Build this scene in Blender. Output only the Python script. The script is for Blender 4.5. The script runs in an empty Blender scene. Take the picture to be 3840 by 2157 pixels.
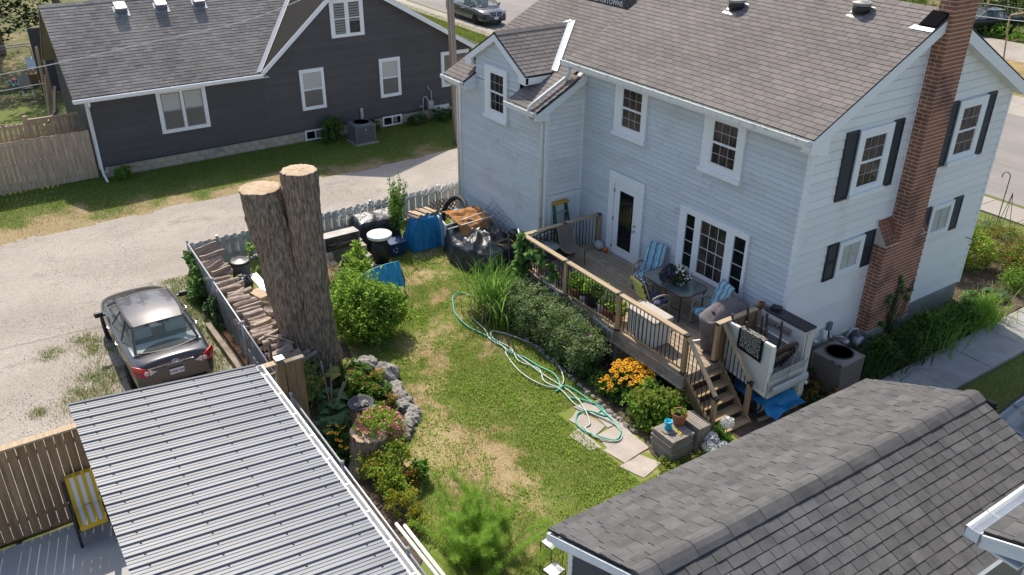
import bpy, math, random
import numpy as np
from mathutils import Vector, Matrix, noise as mn
random.seed(7); RG = np.random.default_rng(11)
S = bpy.context.scene; COL = S.collection
R = math.radians; PI = math.pi
# ------------------------------------------------------------ camera, sky, sun, exposure
F_PX, PITCH, AZ, ROLL, CAM_H = 3215.0, R(28.1), R(55.85), R(.38), 11.2
cd = bpy.data.cameras.new('camera'); cam = bpy.data.objects.new('camera', cd); COL.objects.link(cam)
fh = Vector((-math.sin(AZ), math.cos(AZ), 0)); rt = Vector((math.cos(AZ), math.sin(AZ), 0))
fw = fh * math.cos(PITCH) - Vector((0, 0, math.sin(PITCH))); up = fh * math.sin(PITCH) + Vector((0, 0, math.cos(PITCH)))
rt, up = rt * math.cos(ROLL) + up * math.sin(ROLL), up * math.cos(ROLL) - rt * math.sin(ROLL)
cam.matrix_world = Matrix(((rt.x, up.x, -fw.x, 0), (rt.y, up.y, -fw.y, 0), (rt.z, up.z, -fw.z, CAM_H), (0, 0, 0, 1)))
cd.sensor_width = 36; cd.lens = 36 * F_PX / 3840; cd.clip_end = 900; cd.clip_start = .1
S.camera = cam
SUN_EL, SUN_AZ = R(49.5), math.atan2(-.973, .23)            # azimuth measured from +y towards +x
w = bpy.data.worlds.new('World'); S.world = w; w.use_nodes = True
wn = w.node_tree.nodes; wl = w.node_tree.links
sky = wn.new('ShaderNodeTexSky'); sky.sky_type = 'NISHITA'; sky.sun_disc = False
sky.sun_elevation = SUN_EL; sky.sun_rotation = SUN_AZ; sky.air_density = 1.0; sky.dust_density = 2.0; sky.ozone_density = 1.0
bg = wn['Background']; bg.inputs['Strength'].default_value = .15
wl.new(sky.outputs[0], bg.inputs['Color'])
sd = bpy.data.lights.new('sun', 'SUN'); sun = bpy.data.objects.new('sun', sd); COL.objects.link(sun)
sd.energy = 4.3; sd.angle = R(.53); sd.color = (1.0, .93, .81)
sdir = Vector((math.sin(SUN_AZ) * math.cos(SUN_EL), math.cos(SUN_AZ) * math.cos(SUN_EL), math.sin(SUN_EL)))
sun.rotation_euler = sdir.to_track_quat('Z', 'Y').to_euler(); sun.location = (-30, 10, 40)
S.view_settings.view_transform = 'Standard'; S.view_settings.look = 'None'; S.view_settings.gamma = 1
S.view_settings.exposure = .45; S.view_settings.use_curve_mapping = False
try:
    S.cycles.max_bounces = 8; S.cycles.transparent_max_bounces = 12; S.cycles.diffuse_bounces = 4
except Exception: pass

# ------------------------------------------------------------ helpers
ORG = {}
def V(*a): return Vector(a)
def tag(o, label=None, cat=None, group=None, kind=None):
    if label: o['label'] = label
    if cat: o['category'] = cat
    if group: o['group'] = group
    if kind: o['kind'] = kind
    return o
def thing(name, label, cat, loc=(0, 0, 0), group=None, rz=0, local=False):
    o = bpy.data.objects.new(name, None); COL.objects.link(o); o.empty_display_size = .1
    o.location = loc; o.rotation_euler.z = rz
    ORG[o.name] = Vector((0, 0, 0)) if local else Vector(loc)
    return tag(o, label, cat, group)
def org(p): return ORG.get(p.name, Vector((0, 0, 0))) if p else Vector((0, 0, 0))
def link(o, parent):
    COL.objects.link(o)
    if parent: o.parent = parent; ORG[o.name] = org(parent)
    return o
def place(me, name, parent, M=None, m=None):
    """one more object on a shared mesh; M is in the builder's coordinates"""
    o = bpy.data.objects.new(name, me); link(o, parent)
    if M is not None: o.matrix_basis = Matrix.Translation(-org(parent)) @ M
    return o
def copy_tree(o, parent=None):
    c = o.copy(); COL.objects.link(c)
    if parent: c.parent = parent
    ORG[c.name] = ORG.get(o.name, Vector((0, 0, 0)))
    for ch in list(o.children): copy_tree(ch, c)
    return c
class MB:
    def __init__(s): s.v = []; s.f = []; s.mi = []; s.m = 0
    def face(s, pts):
        n = len(s.v); s.v += [tuple(p) for p in pts]; s.f.append(tuple(range(n, n + len(pts)))); s.mi.append(s.m); return s
    def addf(s, n, faces):
        for f in faces: s.f.append(tuple(n + i for i in f)); s.mi.append(s.m)
    def hexa(s, a, b):
        """a, b: two quads (4 points each), b above a"""
        n = len(s.v); s.v += [tuple(p) for p in a] + [tuple(p) for p in b]
        s.addf(n, ((3, 2, 1, 0), (4, 5, 6, 7), (0, 1, 5, 4), (1, 2, 6, 5), (2, 3, 7, 6), (3, 0, 4, 7))); return s
    def box(s, x0, x1, y0, y1, z0, z1):
        return s.hexa([(x0, y0, z0), (x1, y0, z0), (x1, y1, z0), (x0, y1, z0)], [(x0, y0, z1), (x1, y0, z1), (x1, y1, z1), (x0, y1, z1)])
    def cbox(s, c, d, M=None):
        h = [x / 2 for x in d]; q = []
        for sx, sy, sz in ((-1, -1, -1), (1, -1, -1), (1, 1, -1), (-1, 1, -1), (-1, -1, 1), (1, -1, 1), (1, 1, 1), (-1, 1, 1)):
            p = Vector((sx * h[0], sy * h[1], sz * h[2])); p = (M @ p if M else p) + Vector(c); q.append(p)
        return s.hexa(q[:4], q[4:])
    def bar(s, a, b, w, h, upv=(0, 0, 1)):
        a = Vector(a); b = Vector(b); d = (b - a).normalized(); u = Vector(upv)
        sdv = d.cross(u)
        if sdv.length < 1e-4: sdv = d.cross(Vector((1, 0, 0)))
        sdv.normalize(); u = sdv.cross(d).normalized(); sdv *= w / 2; u *= h / 2
        return s.hexa([a - sdv - u, a + sdv - u, b + sdv - u, b - sdv - u], [a - sdv + u, a + sdv + u, b + sdv + u, b - sdv + u])
    def prism(s, pts, off):
        n = len(s.v); k = len(pts); off = Vector(off)
        s.v += [tuple(p) for p in pts] + [tuple(Vector(p) + off) for p in pts]
        s.addf(n, [tuple(range(k - 1, -1, -1)), tuple(range(k, 2 * k))] + [(i, (i + 1) % k, k + (i + 1) % k, k + i) for i in range(k)]); return s
    def tube(s, pts, r, n=8, cap=True):
        pts = [Vector(p) for p in pts]; k = len(pts); base = len(s.v); u = None
        for i, p in enumerate(pts):
            d = (pts[min(i + 1, k - 1)] - pts[max(i - 1, 0)]).normalized()
            if u is None: u = d.cross(Vector((0, 0, 1))) if abs(d.z) < .95 else d.cross(Vector((1, 0, 0)))
            else: u = u - d * u.dot(d)
            u.normalize(); vv = d.cross(u); rr = r[i] if isinstance(r, (list, tuple)) else r
            for j in range(n):
                a = 2 * PI * j / n; s.v.append(tuple(p + u * (rr * math.cos(a)) + vv * (rr * math.sin(a))))
        fs = [(i * n + j, i * n + (j + 1) % n, (i + 1) * n + (j + 1) % n, (i + 1) * n + j) for i in range(k - 1) for j in range(n)]
        if cap: fs += [tuple(range(n - 1, -1, -1)), tuple((k - 1) * n + j for j in range(n))]
        s.addf(base, fs); return s
    def lathe(s, prof, n=16, c=(0, 0, 0), sx=1, sy=1):
        base = len(s.v); k = len(prof)
        for r, z in prof:
            for j in range(n):
                a = 2 * PI * j / n; s.v.append((c[0] + r * math.cos(a) * sx, c[1] + r * math.sin(a) * sy, c[2] + z))
        fs = [(i * n + j, i * n + (j + 1) % n, (i + 1) * n + (j + 1) % n, (i + 1) * n + j) for i in range(k - 1) for j in range(n)]
        if prof[0][0] > 1e-6: fs.append(tuple(range(n - 1, -1, -1)))
        if prof[-1][0] > 1e-6: fs.append(tuple((k - 1) * n + j for j in range(n)))
        s.addf(base, fs); return s
    def grid(s, P, nu, nv, close=False):
        """P(i,j) -> point"""
        n = len(s.v)
        for i in range(nu):
            for j in range(nv): s.v.append(tuple(P(i, j)))
        s.addf(n, [(i * nv + j, i * nv + (j + 1) % nv, (i + 1) * nv + (j + 1) % nv, (i + 1) * nv + j) for i in range(nu - 1) for j in range(nv if close else nv - 1)]); return s
    def mesh(s, name, mats, off=None, smooth=False):
        me = bpy.data.meshes.new(name)
        v = s.v if off is None else [(p[0] - off[0], p[1] - off[1], p[2] - off[2]) for p in s.v]
        me.from_pydata(v, [], s.f)
        for m in (mats if isinstance(mats, (list, tuple)) else [mats]): me.materials.append(m)
        if any(s.mi): me.polygons.foreach_set('material_index', s.mi)
        if smooth: me.polygons.foreach_set('use_smooth', [True] * len(s.f))
        me.update(); return me
    def build(s, name, mats, parent=None, smooth=False, loc=None, bevel=0, sub=0, label=None, cat=None, group=None, kind=None, rz=0):
        off = Vector(loc) if loc is not None and parent is None else org(parent)
        o = bpy.data.objects.new(name, s.mesh(name, mats, off, smooth)); link(o, parent)
        if loc is not None and parent is None: o.location = loc
        if parent is None: ORG[o.name] = off
        if bevel:
            b = o.modifiers.new('bevel', 'BEVEL'); b.width = bevel; b.segments = 2; b.limit_method = 'ANGLE'
        if sub:
            b = o.modifiers.new('sub', 'SUBSURF'); b.levels = b.render_levels = sub
        return tag(o, label, cat, group, kind)
def np_mesh(name, verts, faces, mats, parent=None, loc=None, attrs=None, smooth=False, mi=None):
    """fast mesh from arrays: faces is an (m,k) int array"""
    me = bpy.data.meshes.new(name); n = len(verts); m, k = faces.shape
    off = np.array(loc if (loc is not None and parent is None) else org(parent))
    me.vertices.add(n); me.vertices.foreach_set('co', (verts - off).astype(np.float32).ravel())
    me.loops.add(m * k); me.loops.foreach_set('vertex_index', faces.astype(np.int32).ravel())
    me.polygons.add(m); me.polygons.foreach_set('loop_start', np.arange(0, m * k, k, dtype=np.int32))
    for q in (mats if isinstance(mats, (list, tuple)) else [mats]): me.materials.append(q)
    if mi is not None: me.polygons.foreach_set('material_index', mi.astype(np.int32))
    if smooth: me.polygons.foreach_set('use_smooth', np.ones(m, dtype=bool))
    for an, av in (attrs or {}).items():
        a = me.attributes.new(an, 'FLOAT', 'POINT'); a.data.foreach_set('value', av.astype(np.float32))
    me.update(calc_edges=True)
    o = bpy.data.objects.new(name, me); link(o, parent)
    if loc is not None and parent is None: o.location = loc
    if parent is None: ORG[o.name] = Vector(off)
    return o
def clip(poly, a, b, c):
    """keep a*x+b*y<=c"""
    out = []
    for i in range(len(poly)):
        p, q = poly[i], poly[(i + 1) % len(poly)]; dp = a * p[0] + b * p[1] - c; dq = a * q[0] + b * q[1] - c
        if dp <= 0: out.append(p)
        if (dp < 0 < dq) or (dq < 0 < dp): t = dp / (dp - dq); out.append((p[0] + (q[0] - p[0]) * t, p[1] + (q[1] - p[1]) * t))
    return out
def clip_convex(poly, conv):
    k = len(conv); ar = sum(conv[i][0] * conv[(i + 1) % k][1] - conv[(i + 1) % k][0] * conv[i][1] for i in range(k)); sg = 1 if ar > 0 else -1
    for i in range(k):
        p, q = conv[i], conv[(i + 1) % k]; ex, ey = (q[0] - p[0]) * sg, (q[1] - p[1]) * sg
        poly = clip(poly, ey, -ex, ey * p[0] - ex * p[1])
        if len(poly) < 3: return []
    return poly
def parea(p): return abs(sum(p[i][0] * p[(i + 1) % len(p)][1] - p[(i + 1) % len(p)][0] * p[i][1] for i in range(len(p)))) / 2
# ------------------------------------------------------------ materials
def mat(name, c, rough=.7, metal=0, spec=.35, c2=None, ns=3, lo=.35, hi=.65, rnd=0, fine=None, bump=None, streak=None, coat=0, alpha=1, c3=None, trl=0, island=None, emit=None, attr=None, det=5, wpos=False):
    m = bpy.data.materials.new(name); m.use_nodes = True; nt = m.node_tree; N = nt.nodes; L = nt.links
    p = N['Principled BSDF']; p.inputs['Roughness'].default_value = rough; p.inputs['Metallic'].default_value = metal
    p.inputs['Specular IOR Level'].default_value = min(spec, .1) if rough >= .8 else spec; p.inputs['Coat Weight'].default_value = coat; p.inputs['Alpha'].default_value = alpha
    tc = N.new('ShaderNodeTexCoord'); vec = tc.outputs['Object']
    if wpos: vec = N.new('ShaderNodeNewGeometry').outputs['Position']
    if streak:
        mp = N.new('ShaderNodeMapping'); mp.inputs['Scale'].default_value = streak; L.new(vec, mp.inputs[0]); vec = mp.outputs[0]
    def nz(scale, detail=5, v=vec):
        t = N.new('ShaderNodeTexNoise'); t.inputs['Scale'].default_value = scale; t.inputs['Detail'].default_value = detail
        t.inputs['Roughness'].default_value = .62; L.new(v, t.inputs['Vector']); return t.outputs['Fac']
    def mr(x, a, b, c0, d):
        t = N.new('ShaderNodeMapRange'); L.new(x, t.inputs[0])
        for i, q in enumerate((a, b, c0, d)): t.inputs[i + 1].default_value = q
        return t.outputs[0]
    def mix(f, a, b):
        t = N.new('ShaderNodeMix'); t.data_type = 'RGBA'; L.new(f, t.inputs[0])
        for i, q in ((6, a), (7, b)):
            if isinstance(q, tuple): t.inputs[i].default_value = (*q, 1)
            else: L.new(q, t.inputs[i])
        return t.outputs[2]
    col = c
    if rnd or island:
        oi = N.new('ShaderNodeObjectInfo'); ge = N.new('ShaderNodeNewGeometry'); ad = N.new('ShaderNodeMath'); ad.operation = 'ADD'
        L.new(oi.outputs['Random'], ad.inputs[0]); L.new(ge.outputs['Random Per Island'], ad.inputs[1])
        fr = N.new('ShaderNodeMath'); fr.operation = 'FRACT'; L.new(ad.outputs[0], fr.inputs[0]); rv = fr.outputs[0]
    if island: col = mix(rv, c, island)
    if attr:
        at = N.new('ShaderNodeAttribute'); at.attribute_name = attr[0]; nq = nz(attr[2] if len(attr) > 2 else 9, 6)
        ad2 = N.new('ShaderNodeMath'); ad2.operation = 'ADD'; L.new(at.outputs['Fac'], ad2.inputs[0]); L.new(mr(nq, .2, .8, -.3, .3), ad2.inputs[1])
        col = mix(mr(ad2.outputs[0], .25, .75, 0, 1), col, attr[1])
    if c2: col = mix(mr(nz(ns, det), lo, hi, 0, 1), col, c2)
    if c3:
        col = mix(mr(nz(c3[1], 4), c3[2], c3[3], 0, 1), col, c3[0])
    def scale(col, f):
        t = N.new('ShaderNodeVectorMath'); t.operation = 'SCALE'; L.new(f, t.inputs['Scale'])
        if isinstance(col, tuple): t.inputs[0].default_value = col
        else: L.new(col, t.inputs[0])
        return t.outputs[0]
    if rnd: col = scale(col, mr(rv, 0, 1, 1 - rnd, 1 + rnd))
    if fine: col = scale(col, mr(nz(fine[0], 3), .25, .75, 1 - fine[1], 1 + fine[1]))
    if isinstance(col, tuple): p.inputs['Base Color'].default_value = (*col, 1)
    else: L.new(col, p.inputs['Base Color'])
    if bump:
        b = N.new('ShaderNodeBump'); b.inputs['Strength'].default_value = bump[1]; b.inputs['Distance'].default_value = bump[2] if len(bump) > 2 else .01
        L.new(nz(bump[0], 6), b.inputs['Height']); L.new(b.outputs[0], p.inputs['Normal'])
    if trl:
        tr = N.new('ShaderNodeBsdfTranslucent'); ms = N.new('ShaderNodeMixShader'); ms.inputs[0].default_value = trl
        if isinstance(col, tuple): tr.inputs[0].default_value = (*col, 1)
        else: L.new(col, tr.inputs[0])
        L.new(p.outputs[0], ms.inputs[1]); L.new(tr.outputs[0], ms.inputs[2]); L.new(ms.outputs[0], N['Material Output'].inputs['Surface'])
    return m
def leafm(name, c, c2, trl=.38, rough=.55): return mat(name, c, .6, spec=.06, island=c2, trl=.55, fine=(40, .2))
M = {}
M['white'] = mat('white_paint', (.74, .76, .78), .45, c2=(.62, .64, .64), ns=2.2, lo=.45, hi=.8, fine=(18, .04))
M['trim'] = mat('white_trim', (.78, .79, .80), .4, fine=(12, .05))
M['siding'] = mat('white_siding_shade', (.56, .59, .63), .42, spec=.4, c2=(.48, .49, .49), ns=.9, lo=.5, hi=.85, c3=((.40, .375, .33), 1.5, .60, .85), wpos=True, rnd=.05, fine=(25, .03), streak=(1, 1, 2.5))  # bluish grey puts the shade on the rear walls into the siding colour
M['siding_gable'] = mat('white_siding_bright', (.755, .755, .755), .42, spec=.4, c2=(.66, .65, .63), ns=.8, lo=.52, hi=.85, c3=((.58, .55, .5), 1.6, .60, .85), wpos=True, rnd=.04, fine=(25, .03))  # lighter copy of the same siding, brighter light on these sides painted in
M['dsiding'] = mat('charcoal_siding', (.082, .078, .082), .55, spec=.3, rnd=.10, fine=(30, .06), c2=(.072, .068, .072), ns=1)
M['shingle'] = mat('brown_shingle', (.205, .181, .170), .9, spec=.2, rnd=.10, fine=(90, .25), c2=(.16, .14, .131), ns=.55, wpos=True, bump=(160, .5, .004))
M['shingle_d'] = mat('grey_shingle', (.275, .25, .228), .9, spec=.2, rnd=.16, fine=(70, .22), c2=(.2, .18, .165), ns=.5, wpos=True, bump=(160, .5, .004))
M['shingle_g'] = mat('charcoal_shingle', (.088, .086, .087), .92, spec=.2, rnd=.14, fine=(120, .35), c2=(.125, .12, .118), ns=3, bump=(220, .6, .004))
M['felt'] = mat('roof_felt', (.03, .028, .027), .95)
M['brick'] = mat('red_brick', (.42, .17, .09), .85, island=(.24, .10, .06), rnd=.22, fine=(35, .3), c2=(.10, .05, .042), ns=1.1, lo=.50, hi=.68, bump=(60, .5, .004), wpos=True)
M['mortar'] = mat('mortar', (.62, .54, .48), .95, c2=(.36, .3, .26), ns=1.1, lo=.5, hi=.68, wpos=True, bump=(90, .5, .004))
M['black'] = mat('black_metal', (.02, .02, .022), .45, spec=.5, fine=(30, .2))
M['shutter'] = mat('black_shutter', (.022, .024, .03), .5)
M['conc'] = mat('concrete', (.36, .35, .33), .9, c2=(.27, .26, .25), ns=1.5, fine=(60, .12), bump=(80, .3, .004))
M['found'] = mat('foundation_block', (.42, .37, .30), .9, c2=(.33, .29, .24), ns=1.2, rnd=.08, fine=(40, .12), bump=(60, .4, .004))
M['glass'] = mat('window_glass', (.012, .014, .016), .03, spec=.6, alpha=.3)
M['glassc'] = mat('clear_glass', (.05, .06, .06), .04, spec=.6, alpha=.13)
M['glassl'] = mat('screened_glass', (.05, .05, .048), .1, spec=.5, alpha=.4)
M['muntin'] = mat('grey_muntin', (.50, .50, .49), .5)
M['glassd'] = mat('dark_glass', (.012, .014, .018), .03, spec=.6, alpha=.7)
M['curtain'] = mat('brown_curtain', (.26, .19, .15), .9, c2=(.05, .05, .05), ns=2.5, lo=.4, hi=.6, streak=(3, 3, .6))
M['roomdark'] = mat('dark_room', (.012, .012, .013), .9)  # near-black colour stands in for the darkness of an unlit room
M['blind'] = mat('pale_blind', (.78, .78, .73), .8)
M['screen'] = mat('window_screen', (.30, .27, .24), .9, fine=(60, .1))
M['galv'] = mat('galvanised', (.42, .43, .45), .5, metal=.6, fine=(25, .15))
M['alu'] = mat('aluminium', (.62, .62, .61), .4, metal=.7, fine=(20, .1))
M['gutter'] = mat('gutter_paint', (.72, .72, .69), .45, c2=(.42, .4, .34), ns=5, lo=.55, hi=.75, fine=(30, .08))
M['gutdirt'] = mat('gutter_silt', (.33, .32, .2), .9, c2=(.5, .5, .42), ns=6, fine=(50, .2))
M['deckw'] = mat('deck_board', (.40, .31, .225), .85, island=(.50, .40, .295), fine=(18, .18), streak=(2, 14, 14), bump=(20, .4, .004), c2=(.27, .21, .155), ns=2)
M['railw'] = mat('rail_timber', (.42, .29, .165), .75, c2=(.32, .215, .12), ns=4, fine=(25, .15), streak=(1, 1, .35), rnd=.12)
M['railt'] = mat('rail_top_timber', (.47, .37, .25), .8, c2=(.36, .27, .18), ns=3, fine=(18, .15), streak=(.3, 6, 6), rnd=.08)
M['fencew'] = mat('weathered_board', (.46, .345, .25), .85, island=(.56, .44, .33), fine=(16, .2), streak=(9, 9, 1), bump=(16, .4, .004), c2=(.36, .27, .2), ns=1.5)
M['fencer'] = mat('cedar_board', (.31, .20, .115), .8, island=(.38, .26, .16), fine=(14, .22), streak=(8, 8, 1), bump=(14, .4, .004), c2=(.2, .13, .08), ns=1.5)
M['oldwood'] = mat('old_grey_timber', (.32, .28, .23), .9, c2=(.2, .16, .12), ns=3, fine=(20, .2), bump=(20, .5, .005))
M['dark_wood'] = mat('shade_dark_wood', (.05, .036, .026), .95)  # near-black paints the shade in the gaps between stacked logs
M['rot'] = mat('rotten_timber', (.28, .16, .08), .95, c2=(.12, .07, .045), ns=9, fine=(40, .3), bump=(30, .8, .01))
M['wfence'] = mat('white_board', (.44, .45, .45), .7, rnd=.12, c2=(.34, .34, .33), ns=3, fine=(14, .08))
M['bark'] = mat('bark', (.37, .285, .215), .95, c2=(.15, .115, .088), ns=24, lo=.38, hi=.60, fine=(60, .35), streak=(1, 1, .2), bump=(22, 1.0, .04))
M['cutwood'] = mat('cut_wood', (.52, .40, .28), .85, c2=(.36, .26, .17), ns=4, fine=(30, .15), bump=(30, .4, .005))
M['logbark'] = mat('log_bark', (.40, .31, .245), .92, island=(.54, .45, .38), c2=(.2, .155, .125), ns=7, fine=(30, .25), bump=(25, .7, .008), streak=(.4, 2, 2))
M['stone'] = mat('limestone', (.33, .31, .28), .92, c2=(.17, .155, .14), ns=5, rnd=.12, fine=(30, .2), bump=(14, .8, .02))
M['flag'] = mat('flagstone', (.44, .385, .34), .92, c2=(.36, .31, .27), ns=2.5, rnd=.08, fine=(50, .12), bump=(40, .4, .005))
M['paver'] = mat('paver_slab', (.27, .235, .205), .95, rnd=.1, fine=(70, .2), bump=(70, .5, .004))
M['terra'] = mat('terracotta', (.42, .17, .09), .8, c2=(.34, .13, .07), ns=6, fine=(30, .12))
M['blackpl'] = mat('black_plastic', (.022, .022, .024), .4, spec=.5)
M['greypl'] = mat('grey_plastic', (.16, .175, .185), .5)
M['whitepl'] = mat('white_plastic', (.75, .74, .71), .4, fine=(20, .04))
M['tarpblue'] = mat('blue_tarp', (.015, .17, .40), .45, spec=.4, c2=(.02, .23, .48), ns=5, bump=(9, .9, .035))
M['tarpblack'] = mat('black_tarp', (.022, .024, .028), .36, spec=.55, c2=(.034, .037, .043), ns=4, bump=(9, .8, .03))
M['orange'] = mat('orange_canvas', (.42, .21, .08), .85, c2=(.33, .155, .055), ns=5, bump=(12, .5, .015))
M['cover'] = mat('grill_cover', (.17, .155, .155), .9, c2=(.10, .075, .085), ns=1.6, lo=.42, hi=.6, fine=(40, .12), bump=(14, .4, .012))
M['bluepl'] = mat('blue_plastic', (.02, .33, .60), .4, spec=.5, fine=(14, .1))
M['navypl'] = mat('navy_plastic', (.015, .045, .13), .45, fine=(14, .1))
M['cyanpl'] = mat('cyan_plastic', (.02, .42, .58), .4)
M['yellow'] = mat('yellow_plastic', (.62, .52, .05), .5)
M['orangepl'] = mat('orange_plastic', (.62, .12, .03), .5)
M['redpl'] = mat('red_plastic', (.55, .06, .07), .5)
M['bronze'] = mat('bronze_metal', (.10, .07, .055), .4, metal=.4)
M['taupe'] = mat('taupe_metal', (.30, .26, .21), .5, fine=(30, .1))
M['sling'] = mat('brown_sling', (.20, .165, .145), .85, fine=(90, .25))
M['tabglass'] = mat('frosted_glass', (.16, .2, .19), .12, spec=.6, fine=(60, .15))
M['lift'] = mat('lift_panel', (.60, .59, .56), .5, fine=(14, .05))
M['liftg'] = mat('lift_grey', (.42, .45, .47), .4, fine=(14, .06))
M['steel'] = mat('dull_steel', (.33, .32, .30), .55, metal=.15, c2=(.24, .22, .2), ns=4)
M['iron'] = mat('dark_iron', (.075, .078, .085), .85)
M['acgrey'] = mat('grey_casing', (.13, .135, .15), .5)
M['acbrown'] = mat('taupe_casing', (.22, .19, .165), .5, fine=(30, .08))
M['hoseg'] = mat('green_hose', (.06, .36, .26), .4)
M['hosew'] = mat('pale_hose', (.56, .58, .52), .45, c2=(.3, .4, .34), ns=40)
M['soil'] = mat('soil', (.085, .062, .045), .97, c2=(.13, .1, .075), ns=8, fine=(40, .3), bump=(30, .8, .02))
M['straw'] = mat('straw', (.44, .31, .17), .9, island=(.55, .42, .25))
# ------------------------------------------------------------ numpy value noise, leaves, grass
_T = np.random.default_rng(5).random((256, 256))
def vn(x, y, s, k=0):
    x = np.asarray(x, float) * s + k * 17.3; y = np.asarray(y, float) * s + k * 31.7
    xi = np.floor(x).astype(int); yi = np.floor(y).astype(int); fx = x - xi; fy = y - yi
    fx = fx * fx * (3 - 2 * fx); fy = fy * fy * (3 - 2 * fy)
    a = _T[xi % 256, yi % 256]; b = _T[(xi + 1) % 256, yi % 256]; c = _T[xi % 256, (yi + 1) % 256]; d = _T[(xi + 1) % 256, (yi + 1) % 256]
    return (a * (1 - fx) + b * fx) * (1 - fy) + (c * (1 - fx) + d * fx) * fy
def fbm(x, y, s, k=0): return (vn(x, y, s, k) * .55 + vn(x, y, s * 2.1, k + 1) * .3 + vn(x, y, s * 4.3, k + 2) * .15)
def leaf_arrays(P, size, flat=.35, asp=.55, fold=.18, rng=RG, drop=0.0, nrm=None):
    """P: n x 3 leaf bases -> verts (4n x 3), faces (2n x 3): folded diamonds"""
    n = len(P); ph = rng.random(n) * 2 * PI; tilt = (rng.random(n) - .5) * PI * (1 - flat) - drop
    d = np.stack([np.cos(ph) * np.cos(tilt), np.sin(ph) * np.cos(tilt), np.sin(tilt)], 1)
    r = rng.normal(size=(n, 3)); r[:, 2] *= .5; s = np.cross(d, r); s /= np.linalg.norm(s, axis=1, keepdims=True) + 1e-9
    u = np.cross(s, d); L = (size * (.6 + .8 * rng.random(n)))[:, None]
    v = np.empty((n, 4, 3)); v[:, 0] = P; v[:, 1] = P + d * L * .5 + s * L * asp * .5 + u * L * fold; v[:, 2] = P + d * L; v[:, 3] = P + d * L * .5 - s * L * asp * .5 + u * L * fold
    b = np.arange(n)[:, None] * 4
    f = np.concatenate([b + np.array([[0, 1, 2]]), b + np.array([[0, 2, 3]])], 1).reshape(-1, 3)
    return v.reshape(-1, 3), f
def blob_pts(c, r, n, shell=.55, rng=RG, low=-1.0):
    """points through an ellipsoid, denser to the surface"""
    out = np.empty((0, 3))
    while len(out) < n:
        q = rng.normal(size=(n * 2, 3)); q /= np.linalg.norm(q, axis=1, keepdims=True)
        rad = shell + (1 - shell) * rng.random(n * 2) ** .7; q = q * rad[:, None]; q = q[q[:, 2] > low]
        out = np.concatenate([out, q])
    return np.array(c) + out[:n] * np.array(r)
def clump_pts(blobs, n, sub=.28, rng=RG, low=-.7):
    """leaf positions gathered into many small uneven clumps spread over the blobs"""
    vol = np.array([b[3] * b[4] * b[5] for b in blobs]) ** .7; vol /= vol.sum(); P = []
    for b, q in zip(blobs, vol):
        k = max(4, int(n * q)); nc = max(3, k // 26)
        C = blob_pts(b[:3], b[3:6], nc, .45, rng, low); rr = sub * min(b[3:6])
        idx = rng.integers(0, nc, k); sz = (.5 + rng.random(nc))[idx]
        P.append(C[idx] + rng.normal(size=(k, 3)) * (rr * .55 * sz)[:, None])
    return np.concatenate(P)
def merge(*parts):
    vs, fs, o = [], [], 0
    for v, f in parts: vs.append(v); fs.append(f + o); o += len(v)
    return np.concatenate(vs), np.concatenate(fs)
def blade_arrays(P, h, wd, lean=.5, rng=RG):
    """grass blades: one triangle pair each, bent"""
    n = len(P); a = rng.random(n) * 2 * PI; b = rng.random(n) * 2 * PI
    hh = h * (.5 + rng.random(n)) if np.isscalar(h) else h; hh = hh[:, None]
    sd = np.stack([np.cos(a), np.sin(a), np.zeros(n)], 1) * (wd / 2); ln = np.stack([np.cos(b), np.sin(b), np.zeros(n)], 1) * hh * (lean * rng.random(n))[:, None]
    v = np.empty((n, 3, 3)); v[:, 0] = P - sd; v[:, 1] = P + sd; v[:, 2] = P + ln + np.array([0, 0, 1.]) * hh
    return v.reshape(-1, 3), np.arange(n * 3).reshape(-1, 3)
def strap_arrays(P, L, wd, rng=RG, seg=4, arch=1.1, az=None):
    """long arching strap leaves"""
    n = len(P); a = rng.random(n) * 2 * PI if az is None else az; LL = L * (.6 + .6 * rng.random(n)); k = arch * (.35 + .9 * rng.random(n)); e0 = PI / 2 - .25 * rng.random(n)
    cur = P.copy(); sd = np.stack([-np.sin(a), np.cos(a), np.zeros(n)], 1); vs = []
    for i in range(seg + 1):
        wv = wd * (1 - (i / seg) ** 2 * .92) * .5; vs.append(cur - sd * wv); vs.append(cur + sd * wv)
        e = e0 - k * ((i + .5) / seg) ** 1.5 * 1.3; st = (LL / seg)[:, None]
        cur = cur + np.stack([np.cos(a) * np.cos(e), np.sin(a) * np.cos(e), np.sin(e)], 1) * st
    v = np.stack(vs, 1).reshape(-1, 3); b = np.arange(n)[:, None] * (2 * (seg + 1)); f = []
    for i in range(seg): f.append(b + np.array([[2 * i, 2 * i + 1, 2 * i + 3, 2 * i + 2]]))
    return v, np.concatenate(f, 1).reshape(-1, 4)
M['leaf_mid'] = leafm('leaf_mid', (0.1, 0.205, 0.035), (0.24, 0.4, 0.08))
M['leaf_yel'] = leafm('leaf_yellow_green', (0.22, 0.38, 0.05), (0.4, 0.54, 0.1))
M['leaf_gold'] = leafm('leaf_gold', (.30, .26, .03), (.44, .36, .05))
M['leaf_dark'] = leafm('leaf_dark', (0.045, 0.1, 0.028), (0.115, 0.195, 0.06))
M['leaf_grey'] = leafm('leaf_rose', (0.16, 0.225, 0.1), (0.4, 0.46, 0.27))
M['leaf_hosta'] = leafm('leaf_hosta', (0.0875, 0.175, 0.0938), (0.188, 0.288, 0.125), rough=.4)
M['leaf_lime'] = leafm('leaf_lime', (.30, .33, .06), (.42, .42, .12))
M['leaf_iris'] = leafm('leaf_iris', (0.12, 0.26, 0.04), (0.28, 0.44, 0.1))
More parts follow.
